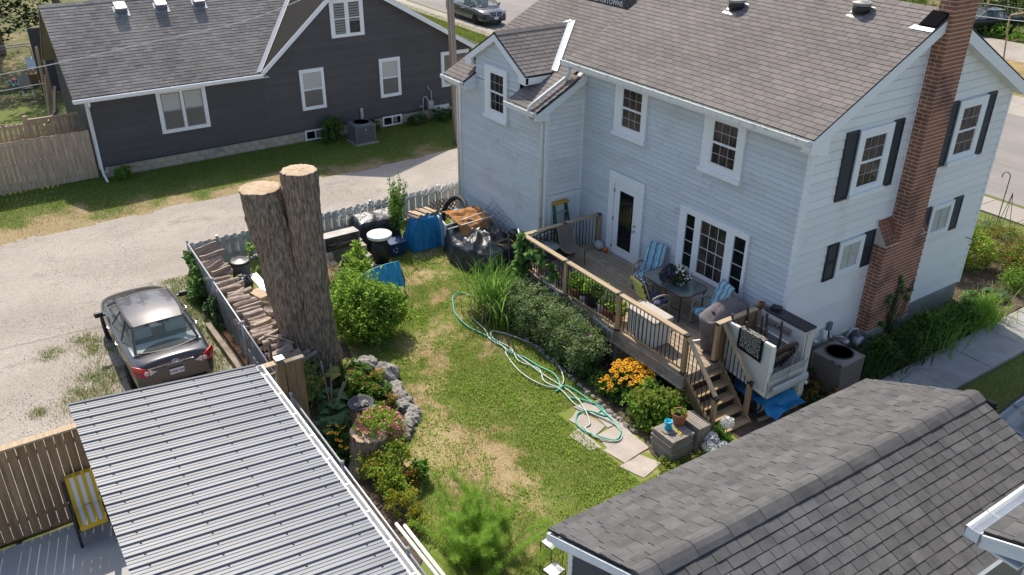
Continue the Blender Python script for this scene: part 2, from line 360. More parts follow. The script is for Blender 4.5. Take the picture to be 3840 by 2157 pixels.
M['leaf_fern'] = leafm('leaf_fern', (0.2, 0.36, 0.045), (0.34, 0.5, 0.09))
M['leaf_vine'] = leafm('leaf_vine', (0.09, 0.2, 0.055), (0.25, 0.38, 0.13))
M['leaf_conifer'] = leafm('leaf_conifer', (.012, .03, .012), (.035, .06, .028))
M['leaf_rust'] = leafm('leaf_rust', (0.29, 0.131, 0.0435), (0.493, 0.246, 0.0725))
M['stem'] = mat('stem', (.10, .085, .04), .8, c2=(.06, .07, .02), ns=8)
M['petal_y'] = mat('yellow_petal', (.86, .46, .012), .6, rnd=.15, trl=.25)
M['cone'] = mat('dark_cone', (.035, .015, .01), .9)
M['petal_p'] = mat('pink_petal', (.70, .06, .17), .6, island=(.74, .18, .26), trl=.25)
M['petal_w'] = mat('white_petal', (.8, .8, .78), .6, trl=.2)
M['petal_v'] = mat('violet_petal', (.05, .012, .12), .6, trl=.15)
M['petal_l'] = mat('lilac_petal', (.55, .28, .52), .6, trl=.25)
M['petal_o'] = mat('orange_petal', (.7, .2, .01), .6, trl=.2)
# ------------------------------------------------------------ the ground
M['ground'] = mat('earth_and_grass', (.085, .095, .035), .95, c2=(.23, .18, .10), ns=.35, lo=.4, hi=.65, fine=(12, .25), c3=((.05, .08, .02), 1.6, .45, .7))
MB().face([(-260, -160, -.06), (160, -160, -.06), (160, 260, -.06), (-260, 260, -.06)]).build('ground', M['ground'], kind='structure')
DRY = [(-16.36, 8.44, .8, 1.1), (-15.9, 7.8, .75, .9), (-15.03, 9.1, .5, .7), (-12.88, 6.76, .8, 1.2), (-12.28, 6.7, .6, 1.2), (-12.05, 5.93, .6, 1.0), (-11.2, 7.25, .7, .9), (-10.76, 7.45, .6, .8), (-11.65, 7, .6, .9),
       (-20.2, 11.3, 1.2, 1.0), (-19.6, 9.9, .8, .5), (-18.1, 9.7, .6, .6), (-12.82, 8.1, .6, .55), (-10.35, 6.3, .6, .6), (-16.9, 10, .4, .8), (-14.3, 7.2, .5, .6),
       (-14.39, 8.24, .7, -.5), (-12.36, 8.53, .6, -.6), (-10.1, 8.6, .8, -.7), (-17.8, 9, .6, -.4), (-13.4, 7.6, .5, -.4), (-10.9, 8.6, .6, -.5)]
def dry_yard(x, y):
    d = (fbm(x, y, 1.1, 3) - .5) * 1.5 + .06 + (fbm(x, y, 4.5, 6) - .5) * 1.2 + (fbm(x, y, 13, 16) - .5) * .5
    for cx, cy, r, a in DRY: d = d + a * np.exp(-((x - cx) ** 2 + (y - cy) ** 2) / (r * r)) * .5
    return np.clip(d, 0, 1.1)
def bare_yard(x, y):
    d = np.zeros_like(x)
    for cx, cy, r in ((-12.75, 6.75, .55), (-12.3, 6.2, .55), (-12.1, 5.8, .5), (-20.3, 11.2, 1.3), (-19.2, 10.4, .5), (-16.6, 6.9, .6), (-16.2, 8.3, .35), (-19.9, 9.0, 1.0)): d = d + np.exp(-((x - cx) ** 2 + (y - cy) ** 2) / (r * r))
    return np.clip(d * .55 + (fbm(x, y, 3, 12) - .5) * 1.1 + (fbm(x, y, 9, 14) - .5) * .5 - .12, 0, 1)
def sheet(name, x0, x1, y0, y1, st, zf, mats, keep=None, attrs=None, kind='structure', jit=0):
    xs = np.linspace(x0, x1, int((x1 - x0) / st) + 1); ys = np.linspace(y0, y1, int((y1 - y0) / st) + 1); nx, ny = len(xs), len(ys)
    X, Y = np.meshgrid(xs, ys, indexing='ij')
    if jit: X = X + (vn(X, Y, 1.7, 2) - .5) * jit + (vn(X, Y, 5, 4) - .5) * jit * .5; Y = Y + (vn(X, Y, 1.9, 5) - .5) * jit
    v = np.stack([X, Y, zf(X, Y)], -1).reshape(-1, 3); i = np.arange(nx * ny).reshape(nx, ny)
    f = np.stack([i[:-1, :-1], i[1:, :-1], i[1:, 1:], i[:-1, 1:]], -1).reshape(-1, 4)
    if keep is not None: c = v[f].mean(1); f = f[keep(c[:, 0], c[:, 1])]
    o = np_mesh(name, v, f, mats, attrs={k: fn(v[:, 0], v[:, 1]) for k, fn in (attrs or {}).items()}, smooth=True)
    if kind: o['kind'] = kind
    return o
M['lawn'] = mat('lawn_soil', (.165, .2, .045), .95, attr=('dry', (.34, .265, .145), 9), fine=(45, .3), c3=((.25, .20, .15), 2.2, .62, .85), bump=(60, .5, .01))
M['verge'] = mat('verge_soil', (.13, .155, .045), .95, attr=('dry', (.30, .235, .135), 5), fine=(40, .3), bump=(60, .5, .01))
sheet('lawn', -23.05, -6.4, 4.35, 14.6, .08, lambda x, y: (fbm(x, y, 1.3, 9) - .5) * .03, M['lawn'], attrs={'dry': lambda x, y: np.maximum(dry_yard(x, y), bare_yard(x, y) * 1.3)})
def dry_verge(x, y): return np.clip((x + 29.9) * .55 + (fbm(x, y, 1.4, 21) - .5) * 1.6 - .15 * (y > 10) + .35 * (y < 3), 0, 1.2)
sheet('verge_lawn', -44, -28.0, -14, 28.4, .2, lambda x, y: -.02 + (fbm(x, y, .8, 7) - .5) * .04, M['verge'], attrs={'dry': dry_verge}, jit=.2)
M['gravel'] = mat('gravel', (.30, .263, .228), .95, c2=(.37, .33, .288), ns=.55, lo=.35, hi=.6, fine=(38, .28), c3=((.2, .175, .15), 1.1, .58, .8), bump=(70, .7, .012), streak=(1, .55, 1))
def grav_keep(x, y): return ((x < -23.05) & (x > -28.25 + (fbm(x, y, .9, 31) - .5) * .9 + .012 * (y - 5))) | ((x >= -23.1) & (y < 4.42 - .9 * np.exp(-((x + 21.6) / 2.2) ** 2) * 0 + (fbm(x, y, 1.2, 33) - .5) * .5) & (x < -14.3))
sheet('gravel_lane', -29.4, -14.2, -16, 28.4, .14, lambda x, y: .012 + (fbm(x, y, .5, 41) - .5) * .03, M['gravel'], keep=grav_keep, jit=.06)
# loose pebbles and small stones on the lane
def pebbles(n):
    x = RG.uniform(-28.2, -14.4, n); y = RG.uniform(-4, 12, n); k = grav_keep(x, y) & ((fbm(x, y, .6, 44) > .47) | (y < 2.2)); x, y = x[k], y[k]; m = len(x); s = .006 + .016 * RG.random(m) ** 3
    o = np.array([[1, 0, 0], [-.5, .87, 0], [-.5, -.87, 0], [0, 0, .9]]); a = RG.random(m) * 6.28; ca, sa = np.cos(a), np.sin(a)
    v = np.stack([np.stack([x + s * (q[0] * ca - q[1] * sa), y + s * (q[0] * sa + q[1] * ca), .012 + s * q[2]], 1) for q in o], 1).reshape(-1, 3)
    b = np.arange(m)[:, None] * 4; f = np.concatenate([b + np.array([t]) for t in ([0, 1, 3], [1, 2, 3], [2, 0, 3])], 1).reshape(-1, 3)
    return np_mesh('gravel', v, f, mat('pebble', (.33, .29, .26), .9, rnd=.45))
pebbles(60000)['kind'] = 'stuff'
# street, pavements and far side, in a frame turned a little against the houses
SR = R(-1.35); SM = Matrix.Translation((-30, 28.05, 0)) @ Matrix.Rotation(SR, 4, 'Z')
def sp(u, v, z=0): return SM @ Vector((u, v, z))
M['asphalt'] = mat('pale_asphalt', (.27, .245, .225), .95, c2=(.225, .205, .19), ns=.5, fine=(50, .18), c3=((.22, .2, .19), 3.5, .62, .75), bump=(80, .4, .006), streak=(.35, 1, 1))
M['walk'] = mat('pavement_concrete', (.37, .325, .285), .92, c2=(.32, .285, .25), ns=.8, fine=(50, .12), rnd=.06)
b = MB().face([sp(-90, 1.95, -.012), sp(90, 1.95, -.012), sp(90, 12.2, -.012), sp(-90, 12.2, -.012)]); b.build('street', M['asphalt'], kind='structure')
b = MB().face([sp(-90, -.6, -.02), sp(90, -.6, -.02), sp(90, 1.95, -.02), sp(-90, 1.95, -.02)]); b.build('grass_strip', M['verge'], kind='structure')
sw = thing('sidewalk', None, None, sp(0, 0)); sw['kind'] = 'structure'
slab = MB().box(.012, 1.488, .35, 1.62, -.05, .035).mesh('sidewalk_slab', M['walk'])
for i in range(-26, 36):
    if -3 < i * 1.5 < 12: continue
    place(slab, 'sidewalk_slab', sw, SM @ Matrix.Translation((i * 1.5, 0, 0)))
M['dryg'] = mat('dry_grass', (.33, .235, .115), .95, c2=(.16, .15, .05), ns=.8, fine=(20, .25))
b = MB().face([sp(-90, 12.2, -.016), sp(90, 12.2, -.016), sp(90, 14.0, -.016), sp(-90, 14.0, -.016)]); b.build('far_sidewalk', M['walk'], kind='structure')
b = MB().face([sp(-90, 14.0, -.02), sp(90, 14.0, -.02), sp(90, 15.4, -.02), sp(-90, 15.4, -.02)]); b.build('gravel_strip', M['gravel'], kind='structure')
b = MB().face([sp(-90, 15.4, -.024), sp(90, 15.4, -.024), sp(90, 22.3, -.024), sp(-90, 22.3, -.024)]); b.build('dry_lawn', M['dryg'], kind='structure')
b = MB().face([sp(-4, 22.3, -.02), sp(60, 22.3, -.02), sp(60, 27, -.02), sp(-4, 27, -.02)]); b.build('gravel_driveway', M['gravel'], kind='structure')
# concrete walk beside the white house, slab by slab
wk = thing('walkway', None, None, (-8.2, 18, 0)); wk['kind'] = 'structure'
for i in range(8):
    y = 14.1 + i * 1.62; MB().box(-8.86, -7.7, y + .008, y + 1.612, -.05, .05 + .004 * (i % 2)).build('concrete_slab', M['conc'], wk, bevel=.01)
M['patio'] = mat('patio_concrete', (.46, .45, .43), .9, c2=(.4, .39, .38), ns=1.2, fine=(60, .08))
MB().box(-14.12, -4, -8, 4.1, -.05, .03).build('patio', M['patio'], kind='structure')
# planting beds
def bed(name, pts, z=.02):
    c = np.array(pts).mean(0); n = len(pts); st = []
    for i in range(n):
        a, q = np.array(pts[i]), np.array(pts[(i + 1) % n])
        for t in np.linspace(0, 1, 8)[:-1]: p = a + (q - a) * t; st.append(p + (np.array([vn(p[0], p[1], 2.2, 1), vn(p[0], p[1], 2.2, 5)]) - .5) * .3)
    MB().prism([(p[0], p[1], -.05) for p in st], (0, 0, .05 + z)).build(name, M['soil'], kind='structure')
bed('flower_bed', [(-17.3, 4.4), (-9.2, 4.4), (-11.2, 5.4), (-12.6, 5.9), (-13.5, 6.5), (-14.6, 6.75), (-15.9, 6.7), (-17.2, 6.6)])
bed('deck_bed', [(-16.9, 10.2), (-15.4, 10.55), (-13.8, 10.45), (-11.9, 10.4), (-10.4, 10.35), (-9.6, 10.2), (-9.3, 11.5), (-10.4, 11.7), (-16.9, 11.7)], .03)
bed('side_bed', [(-10.2, 15.6), (-9.4, 15.6), (-8.9, 16.4), (-8.87, 23.5), (-9.3, 27), (-14.5, 27.2), (-14.5, 21.4), (-10.2, 21.4)], .03)
bed('dirt_patch', [(-10.6, 11.9), (-8.6, 11.9), (-7.2, 12.6), (-7.2, 14.3), (-9.4, 15.6), (-10.2, 15.2), (-10.4, 14.2)], .01)
# flagstones
fl = thing('flagstone_path', None, None, (-10.5, 9.8, 0)); fl['kind'] = 'structure'
for poly in ([(-11.95, 9.78), (-11.98, 10.2), (-11.55, 10.3), (-11.45, 9.95)], [(-11.4, 9.95), (-11.5, 10.3), (-10.95, 10.3), (-11.0, 9.95)], [(-11.65, 9.4), (-11.8, 9.75), (-11.05, 9.9), (-10.95, 9.55)],
             [(-10.9, 9.55), (-10.95, 10.28), (-10.52, 10.2), (-10.42, 9.5)], [(-10.42, 9.4), (-10.48, 10.2), (-9.98, 10.2), (-9.9, 9.45)], [(-9.86, 9.35), (-9.92, 9.9), (-9.5, 10.05), (-9.36, 9.5)], [(-11.2, 9.1), (-11.3, 9.45), (-10.5, 9.42), (-10.6, 9.15)]):
    q = [Vector((x + random.uniform(-.03, .03), y + random.uniform(-.03, .03), 0)) for x, y in poly]; c = sum(q, Vector()) / 4; pts = []
    for i in range(4):
        for t in (0, .33, .66): p = q[i].lerp(q[(i + 1) % 4], t); pts.append(c + (p - c) * random.uniform(.99, 1.07))
    MB().prism([(p.x, p.y, -.02) for p in pts], (0, 0, .036 + random.uniform(0, .008))).build('flagstone', M['flag'], fl, bevel=.008)
# grass
M['grass'] = mat('grass_blade', (.19, .265, .045), .85, attr=('dry', (.43, .305, .135), 3), rnd=.35, trl=.4)
def grass(name, x0, x1, y0, y1, n, dens, dryf, h, wd, z=0.0, keep=None):
    x = RG.uniform(x0, x1, n); y = RG.uniform(y0, y1, n); d = dens(x, y); k = RG.random(n) < d
    if keep is not None: k &= keep(x, y)
    x, y = x[k], y[k]; dr = dryf(x, y); P = np.stack([x, y, np.full(len(x), z)], 1)
    hh = h * (.45 + .9 * RG.random(len(x))) * (1.15 - .55 * np.clip(dr, 0, 1)); v, f = blade_arrays(P, hh, wd, .9)
    o = np_mesh(name, v, f, M['grass'], attrs={'dry': np.repeat(dr + RG.normal(size=len(x)) * .16, 3)}); o['kind'] = 'stuff'; return o
def in_yard(x, y):
    path = (x > -12) & (x < -9.3) & (y > 9.35) & (y < 10.35)
    bedl = (y < 5.2) | ((y < 6.7) & (x < -13.8)) | ((y < 5.9) & (x < -12.2))
    return ~path & ~bedl & (y < 12.6) & ~((y > 10.5) & (x > -17))
gy = grass('grass', -23, -6.5, 4.4, 12.8, 620000, lambda x, y: np.clip(1.05 - bare_yard(x, y) * 1.0 - .45 * np.clip(dry_yard(x, y) - .45, 0, 1), .04, 1), dry_yard, .036, .0085, keep=in_yard)
def clover(n):
    x = RG.uniform(-22, -7, n); y = RG.uniform(5, 11.5, n); k = in_yard(x, y) & (fbm(x, y, 1.6, 61) + .25 * fbm(x, y, 6, 63) > .66); x, y = x[k], y[k]
    v, f = leaf_arrays(np.stack([x, y, RG.uniform(.015, .05, len(x))], 1), .035, .9, .9, fold=.05); o = np_mesh('clover', v, f, M['leaf_yel']); o['kind'] = 'stuff'
clover(60000)
grass('verge_grass', -33, -27.9, -6, 28, 130000, lambda x, y: np.clip(1 - .5 * dry_verge(x, y), .2, 1) * (x < -28.05 + (fbm(x, y, .9, 31) - .5) * .9), dry_verge, .06, .018, z=-.02)
def weeds(x, y):
    d = np.zeros_like(x)
    for cx, cy, r in ((-18.9, 1.44, .5), (-18.2, 1.0, .45), (-20.8, 1.36, .3), (-18.2, 0, .18), (-22.3, 4.2, .6), (-20.2, 1.6, .35), (-21.5, 4.0, .5), (-20.3, 3.95, .5), (-19.3, 3.9, .35), (-17.5, 1.3, .5), (-16.6, 1.3, .5), (-16.8, .1, .16), (-21.6, 2.9, .2), (-20.6, .6, .25), (-17.3, 3.9, .4), (-22.7, 4.2, .5), (-21.9, 3.9, .5), (-20.9, 4.1, .5), (-19.8, 3.8, .4), (-18.4, 3.85, .4), (-17.8, 3.6, .35), (-16.2, 3.9, .4)): d = d + np.exp(-((x - cx) ** 2 + (y - cy) ** 2) / (r * r))
    return np.clip(d * (fbm(x, y, 5, 51) * 2.4 - .35), 0, 1)
grass('lane_weeds', -23, -15, -1, 4.5, 120000, weeds, lambda x, y: fbm(x, y, 2, 8) * .5, .07, .012, z=.012)
grass('street_grass', -62, -30, 27.6, 30.2, 60000, lambda x, y: np.where((y < 28.95 - .0235 * (x + 30) * -1 * -1 + 0) | (y > 29.95 - .0235 * (x + 30)), 1, 0) * .9, lambda x, y: fbm(x, y, 1, 8) * .45, .09, .03, z=-.015)
grass('side_grass', -7.7, -3.2, 13, 24, 60000, lambda x, y: np.ones_like(x), lambda x, y: fbm(x, y, 1, 8) * .25, .05, .014, z=-.05)
MB().face([(-7.7, 12, -.04), (2, 12, -.04), (2, 27.4, -.04), (-7.7, 27.4, -.04)]).build('side_lawn', M['verge'], kind='structure')
# ------------------------------------------------------------ building kit
class Fr:
    """a plane: P(u,v,d) = O + U*u + W*v + N*d"""
    def __init__(s, O, U, W, N): s.O, s.U, s.W, s.N = map(Vector, (O, U, W, N))
    def P(s, u, v, d=0): return s.O + s.U * u + s.W * v + s.N * d
    def box(s, b, u0, u1, v0, v1, d0, d1): return b.hexa([s.P(u0, v0, d0), s.P(u1, v0, d0), s.P(u1, v1, d0), s.P(u0, v1, d0)], [s.P(u0, v0, d1), s.P(u1, v0, d1), s.P(u1, v1, d1), s.P(u0, v1, d1)])
    def M(s, u=0, v=0, d=0):
        p = s.P(u, v, d); return Matrix(((s.U.x, s.W.x, s.N.x, p.x), (s.U.y, s.W.y, s.N.y, p.y), (s.U.z, s.W.z, s.N.z, p.z), (0, 0, 0, 1)))
def wallframe(O, U, N): return Fr(O, U, (0, 0, 1), N)
def roofframe(e0, e1, top):
    """eave from e0 to e1, top: a point up the slope"""
    e0, e1, top = Vector(e0), Vector(e1), Vector(top); U = (e1 - e0).normalized(); W = top - e0; W = (W - U * W.dot(U)).normalized(); N = U.cross(W)
    if N.z < 0: N = -N
    return Fr(e0, U, W, N)
def siding(wall, fr, poly, exp, m, z0, thick=.024, gap=.014):  # darker wall backing shows through each gap as a painted shadow line
    zs = [p[1] for p in poly]; z = z0; ua, ub = min(p[0] for p in poly), max(p[0] for p in poly)
    while z < max(zs):
        full = clip(clip(poly, 0, 1, z + exp), 0, -1, -z - gap); cut = random.uniform(ua + .25 * (ub - ua), ub - .25 * (ub - ua)); dep = lambda zz: .004 + thick * (1 - (zz - z) / exp)
        for q in ((clip(full, 1, 0, cut - .003), clip(full, -1, 0, -cut - .003)) if ub - ua > 3 and len(full) > 2 else (full,)):
            if len(q) >= 3 and parea(q) > .004:
                b = MB(); n = len(q); b.v += [tuple(fr.P(u, v, .001)) for u, v in q] + [tuple(fr.P(u, v, dep(v))) for u, v in q]; b.addf(0, [tuple(range(n - 1, -1, -1)), tuple(range(n, 2 * n))] + [(i, (i + 1) % n, n + (i + 1) % n, n + i) for i in range(n)]); b.build('siding_board', m, wall)
        z += exp
def shingles(roof, fr, conv, tw, ex, m, cap=300, gap=.010, thick=.011, skip=None, name='shingle', jitter=0.0, extra=0.0):
    """laid in courses over the convex polygon conv (u,v); the largest in view are objects, the rest one part"""
    vmax = max(p[1] for p in conv); umin = min(p[0] for p in conv); umax = max(p[0] for p in conv); items = []; v = 0.0; r = 0
    while v < vmax:
        u = umin - tw + ((r * .5) % 1) * tw + random.uniform(-jitter, jitter)
        while u < umax:
            wd = tw * (1 + (random.uniform(-extra, extra) if extra else 0))
            q = clip_convex([(u, v), (u + wd - gap, v), (u + wd - gap, v + ex - .004), (u, v + ex - .004)], conv)
            if len(q) >= 3 and parea(q) > tw * ex * .06:
                c = (sum(p[0] for p in q) / len(q), sum(p[1] for p in q) / len(q))
                if not (skip and skip(fr.P(*c))): items.append((q, v, u, wd))
            u += wd
        v += ex; r += 1
    def vis(it):
        p = fr.P(it[2] + tw / 2, it[1] + ex / 2); dv = p - Vector((0, 0, CAM_H)); return dv.length_squared / max(.05, parea(it[0]) / (tw * ex))
    items.sort(key=vis)
    def seen(it):
        p = fr.P(it[2] + tw / 2, it[1] + ex / 2) - Vector((0, 0, CAM_H)); z = p.dot(fw); return z > 0 and abs(p.dot(rt) / z) < .60 and abs(p.dot(up) / z) < .34
    first = [i for i in items if seen(i)][:cap]; fid = set(map(id, first)); rest = [i for i in items if id(i) not in fid]
    full = None
    def solid(b, q, v, lift):
        n = len(q); base = len(b.v); th = lambda vv: thick * (1 - .8 * (vv - v) / ex) + lift
        b.v += [tuple(fr.P(p[0], p[1], -.004)) for p in q] + [tuple(fr.P(p[0], p[1], th(p[1]))) for p in q]
        b.addf(base, [tuple(range(n, 2 * n))] + [(i, (i + 1) % n, n + (i + 1) % n, n + i) for i in range(n)])
    for q, v, u, wd in first:
        if not extra and len(q) == 4 and abs(parea(q) - (tw - gap) * (ex - .004)) < 1e-6:
            if full is None:
                b = MB(); n = 4; qq = [(0, 0), (tw - gap, 0), (tw - gap, ex - .004), (0, ex - .004)]
                b.v += [(p[0], p[1], -.004) for p in qq] + [(p[0], p[1], thick * (1 - .8 * p[1] / ex)) for p in qq]
                b.addf(0, [(4, 5, 6, 7)] + [(i, (i + 1) % 4, 4 + (i + 1) % 4, 4 + i) for i in range(4)]); full = b.mesh(name, m)
            place(full, name, roof, fr.M(u, v, random.uniform(0, .002)))
        else:
            b = MB(); solid(b, q, v, random.uniform(0, .004 if extra else .002)); b.build(name, m, roof)
    if rest:
        b = MB()
        for q, v, u, wd in rest: solid(b, q, v, random.uniform(0, .004 if extra else .002))
        b.build(name + '_field', m, roof, kind='stuff')
def gutter(root, a, b, nrm, m=None, w=.115, h=.11, name='gutter', hangers=.75, silt=True):
    """open trough from a to b (its back top edge), nrm points away from the wall"""
    a, b, n = Vector(a), Vector(b), Vector(nrm); d = (b - a).normalized(); m = m or M['gutter']; z = Vector((0, 0, 1)); g = MB()
    def strip(o0, o1, t0, t1): g.hexa([a + n * o0 + z * t0, a + n * o1 + z * t0, b + n * o1 + z * t0, b + n * o0 + z * t0], [a + n * o0 + z * t1, a + n * o1 + z * t1, b + n * o1 + z * t1, b + n * o0 + z * t1])
    strip(0, .006, -h, 0); strip(.006, w - .012, -h, -h + .006); strip(w - .012, w - .004, -h + .002, -.012); strip(w - .03, w, -.012, 0)
    for e, s in ((a, 1), (b, -1)): g.hexa([e + z * -h, e + n * (w - .01) + z * -h, e + n * (w - .01) + z * -h + d * s * .004, e + z * -h + d * s * .004], [e, e + n * w, e + n * w + d * s * .004, e + d * s * .004])
    o = g.build(name, m, root)
    if silt:
        q = MB(); q.hexa([a + n * .008 - z * (h - .007) + d * .01, a + n * (w - .014) - z * (h - .007) + d * .01, b + n * (w - .014) - z * (h - .007) - d * .01, b + n * .008 - z * (h - .007) - d * .01], [a + n * .008 - z * .07 + d * .01, a + n * (w - .014) - z * .07 + d * .01, b + n * (w - .014) - z * .07 - d * .01, b + n * .008 - z * .07 - d * .01]); q.build('silt', M['gutdirt'], o)
    L = (b - a).length; k = int(L / hangers)
    for i in range(k):
        p = a + d * (L * (i + .5) / k); MB().bar(p + z * .002, p + n * w + z * .002, .022, .004).build('hanger', M['galv'], o)
    return o
def window(root, fr, u0, u1, z0, z1, g0, g1, h0, h1, cols=3, rows=4, split=True, sill=True, d=.078, curtain='curtain', name='window', trim='trim', low=None, mun=True):
    """frame u0..u1 x z0..z1 on the wall, glass g0..g1 x h0..h1"""
    b = MB(); fr.box(b, u0, g0, z0, z1, 0, d); fr.box(b, g1, u1, z0, z1, 0, d); fr.box(b, g0, g1, h1, z1, 0, d + .002); fr.box(b, g0, g1, z0, h0, 0, d + .002)
    win = b.build(name, M[trim], root)
    if sill: b = MB(); fr.box(b, u0 - .03, u1 + .03, z0 - .05, z0 + .055, 0, d + .05); b.build('sill', M[trim], win, bevel=.006)
    b = MB(); fr.box(b, g0, g1, h0, h1, .033, .036); b.build('curtain' if curtain != 'blind' else 'blind', M[curtain], win)
    hm = (h0 + h1) / 2; parts = [(h0, hm, .058), (hm, h1, .066)] if split else [(h0, h1, .062)]
    for i, (a, c, dd) in enumerate(parts):
        s = .028; b = MB(); fr.box(b, g0, g0 + s, a, c, .037, dd + .006); fr.box(b, g1 - s, g1, a, c, .037, dd + .006); fr.box(b, g0 + s, g1 - s, a, a + s, .037, dd + .007); fr.box(b, g0 + s, g1 - s, c - s, c, .037, dd + .007)
        b.build('sash', M[trim], win)
        r = rows // 2 if split else rows; W = (g1 - g0 - 2 * s); H = (c - a - 2 * s); mw = .008
        if mun and (cols > 1 or r > 1):
            b = MB()
            for k in range(1, cols): uu = g0 + s + W * k / cols; fr.box(b, uu - mw, uu + mw, a + s, c - s, dd - .018, dd - .012)
            for k in range(1, r): vv = a + s + H * k / r; fr.box(b, g0 + s, g1 - s, vv - mw, vv + mw, dd - .018, dd - .0115)
            b.build('muntin', M['muntin'], win)
        gm = M['glassc' if curtain in ('blind', 'screen') else 'glass'] if not (low and i == 0) else M[low]
        for x in range(cols if mun else 1):
            for y in range(r if mun else 1):
                cc, rr = (cols, r) if mun else (1, 1); b = MB(); e = mw * .8
                fr.box(b, g0 + s + W * x / cc + e * (x > 0), g0 + s + W * (x + 1) / cc - e * (x < cc - 1), a + s + H * y / rr + e * (y > 0), a + s + H * (y + 1) / rr - e * (y < rr - 1), dd - .010, dd - .006); b.build('pane', gm, win)
    return win
def shutter(root, fr, u0, u1, z0, z1):
    b = MB(); e = .045; fr.box(b, u0, u0 + e, z0, z1, .02, .055); fr.box(b, u1 - e, u1, z0, z1, .02, .055)
    for a, c in ((z0, z0 + .06), (z1 - .06, z1), ((z0 + z1) / 2 - .03, (z0 + z1) / 2 + .03)): fr.box(b, u0 + e, u1 - e, a, c, .02, .054)
    s = b.build('shutter', M['shutter'], root); b = MB(); fr.box(b, u0 + e, u1 - e, z0 + .06, z1 - .06, .02, .032); z = z0 + .07
    while z < z1 - .08:
        b.hexa([fr.P(u0 + e, z, .03), fr.P(u1 - e, z, .03), fr.P(u1 - e, z, .052), fr.P(u0 + e, z, .052)], [fr.P(u0 + e, z + .03, .03), fr.P(u1 - e, z + .03, .03), fr.P(u1 - e, z + .034, .036), fr.P(u0 + e, z + .034, .036)]); z += .042
    b.build('louvre', M['shutter'], s); return s
def downspout(root, pts, m=None, r=.042, name='downspout'): return MB().tube(pts, r, 8).build(name, m or M['gutter'], root, smooth=True)
# ------------------------------------------------------------ white house
H = thing('white_house', 'white sided two storey house with a red brick chimney and brown shingle roof', 'house', (-14, 17, 0))
XG, YR, YF, XI, YE, XL = -10.18, 14.15, 21.4, -17.5, 12.934, -21.93
SL = .523; EZ = 5.95; EY = 13.75; RY = 17.64; RZ = EZ + SL * (RY - EY)
def roofz(y): return EZ + SL * (y - EY) if y < RY else RZ - SL * (y - RY)
rear = wallframe((0, YR, 0), (1, 0, 0), (0, -1, 0)); gab = wallframe((XG, 0, 0), (0, 1, 0), (1, 0, 0))
ellr = wallframe((0, YE, 0), (1, 0, 0), (0, -1, 0)); ells = wallframe((XI, 0, 0), (0, 1, 0), (1, 0, 0))
b = MB(); b.box(-17.8, XG - .02, YR + .02, YF - .02, -.1, .60); b.box(XL + .02, -17.8, YE + .02, 19.5, -.1, .60); b.build('foundation', M['conc'], H)
w1 = MB().box(-17.6, XG, YR, YR + .15, .58, 6.0).build('rear_wall', M['greypl'], H)  # grey backing darkens the board gaps in place of lap shadows
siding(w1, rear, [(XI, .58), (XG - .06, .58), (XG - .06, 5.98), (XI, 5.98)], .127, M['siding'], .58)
gp = [(YR, .58), (YF, .58), (YF, roofz(YF) - .1), (RY, RZ - .1), (YR, roofz(YR) - .1)]
w2 = MB().prism([gab.P(u, v, 0) for u, v in gp], (-.15, 0, 0)).build('gable_wall', M['taupe'], H)
siding(w2, gab, [(YR + .06, .58), (YF - .06, .58)] + [(u, v) for u, v in gp[2:]], .203, M['siding_gable'], .58, gap=.02)
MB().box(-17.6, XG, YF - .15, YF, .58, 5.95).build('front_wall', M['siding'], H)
MB().prism([(-17.75, YR, 4), (-17.75, YF, 4), (-17.75, YF, roofz(YF) - .1), (-17.75, RY, RZ - .1), (-17.75, YR, roofz(YR) - .1)], (.12, 0, 0)).build('left_gable_wall', M['siding'], H)
b = MB(); b.box(XG - .09, XG + .022, YR - .022, YR + .07, .56, 5.85); b.build('corner_trim', M['trim'], H)
b = MB(); b.box(XG - .05, XG + .022, YF - .07, YF + .022, .56, 5.9); b.build('corner_trim', M['trim'], H)
# wing with the dormer
ES = .518; EEY, EEZ = 12.5, 4.85; ERY = 16.3; ERZ = EEZ + ES * (ERY - EEY)
def ellz(y): return EEZ + ES * (y - EEY)
w3 = MB().box(XL, XI, YE, YE + .15, .55, 4.95).build('wing_rear_wall', M['greypl'], H)
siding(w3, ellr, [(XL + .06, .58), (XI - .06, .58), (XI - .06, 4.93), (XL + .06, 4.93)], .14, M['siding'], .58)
w4 = MB().prism([ells.P(YE, .55), ells.P(YR, .55), ells.P(YR, ellz(YR) - .06), ells.P(YE, ellz(YE) - .06)], (-.15, 0, 0)).build('wing_side_wall', M['greypl'], H)
siding(w4, ells, [(YE + .06, .58), (YR - .02, .58), (YR - .02, ellz(YR) - .06), (YE + .06, ellz(YE + .06) - .06)], .14, M['siding_gable'], .58)
MB().box(XL, -17.76, 19.4, 19.55, .55, 4.95).build('wing_front_wall', M['siding'], H)
MB().prism([(XL, YE, .55), (XL, 19.55, .55), (XL, 19.55, 5.0), (XL, ERY, ERZ - .08), (XL, YE, ellz(YE) - .06)], (.15, 0, 0)).build('wing_left_wall', M['siding'], H)
b = MB(); b.box(XI - .09, XI + .022, YE - .022, YE + .07, .5, 4.95); b.build('corner_trim', M['trim'], H); b = MB(); b.box(XL - .02, XL + .09, YE - .022, YE + .07, .5, 4.8); b.build('corner_trim', M['trim'], H)
b = MB(); b.box(XI + .002, XI + .05, YR - .05, YR - .002, .9, 5.5); b.build('corner_trim', M['trim'], H)
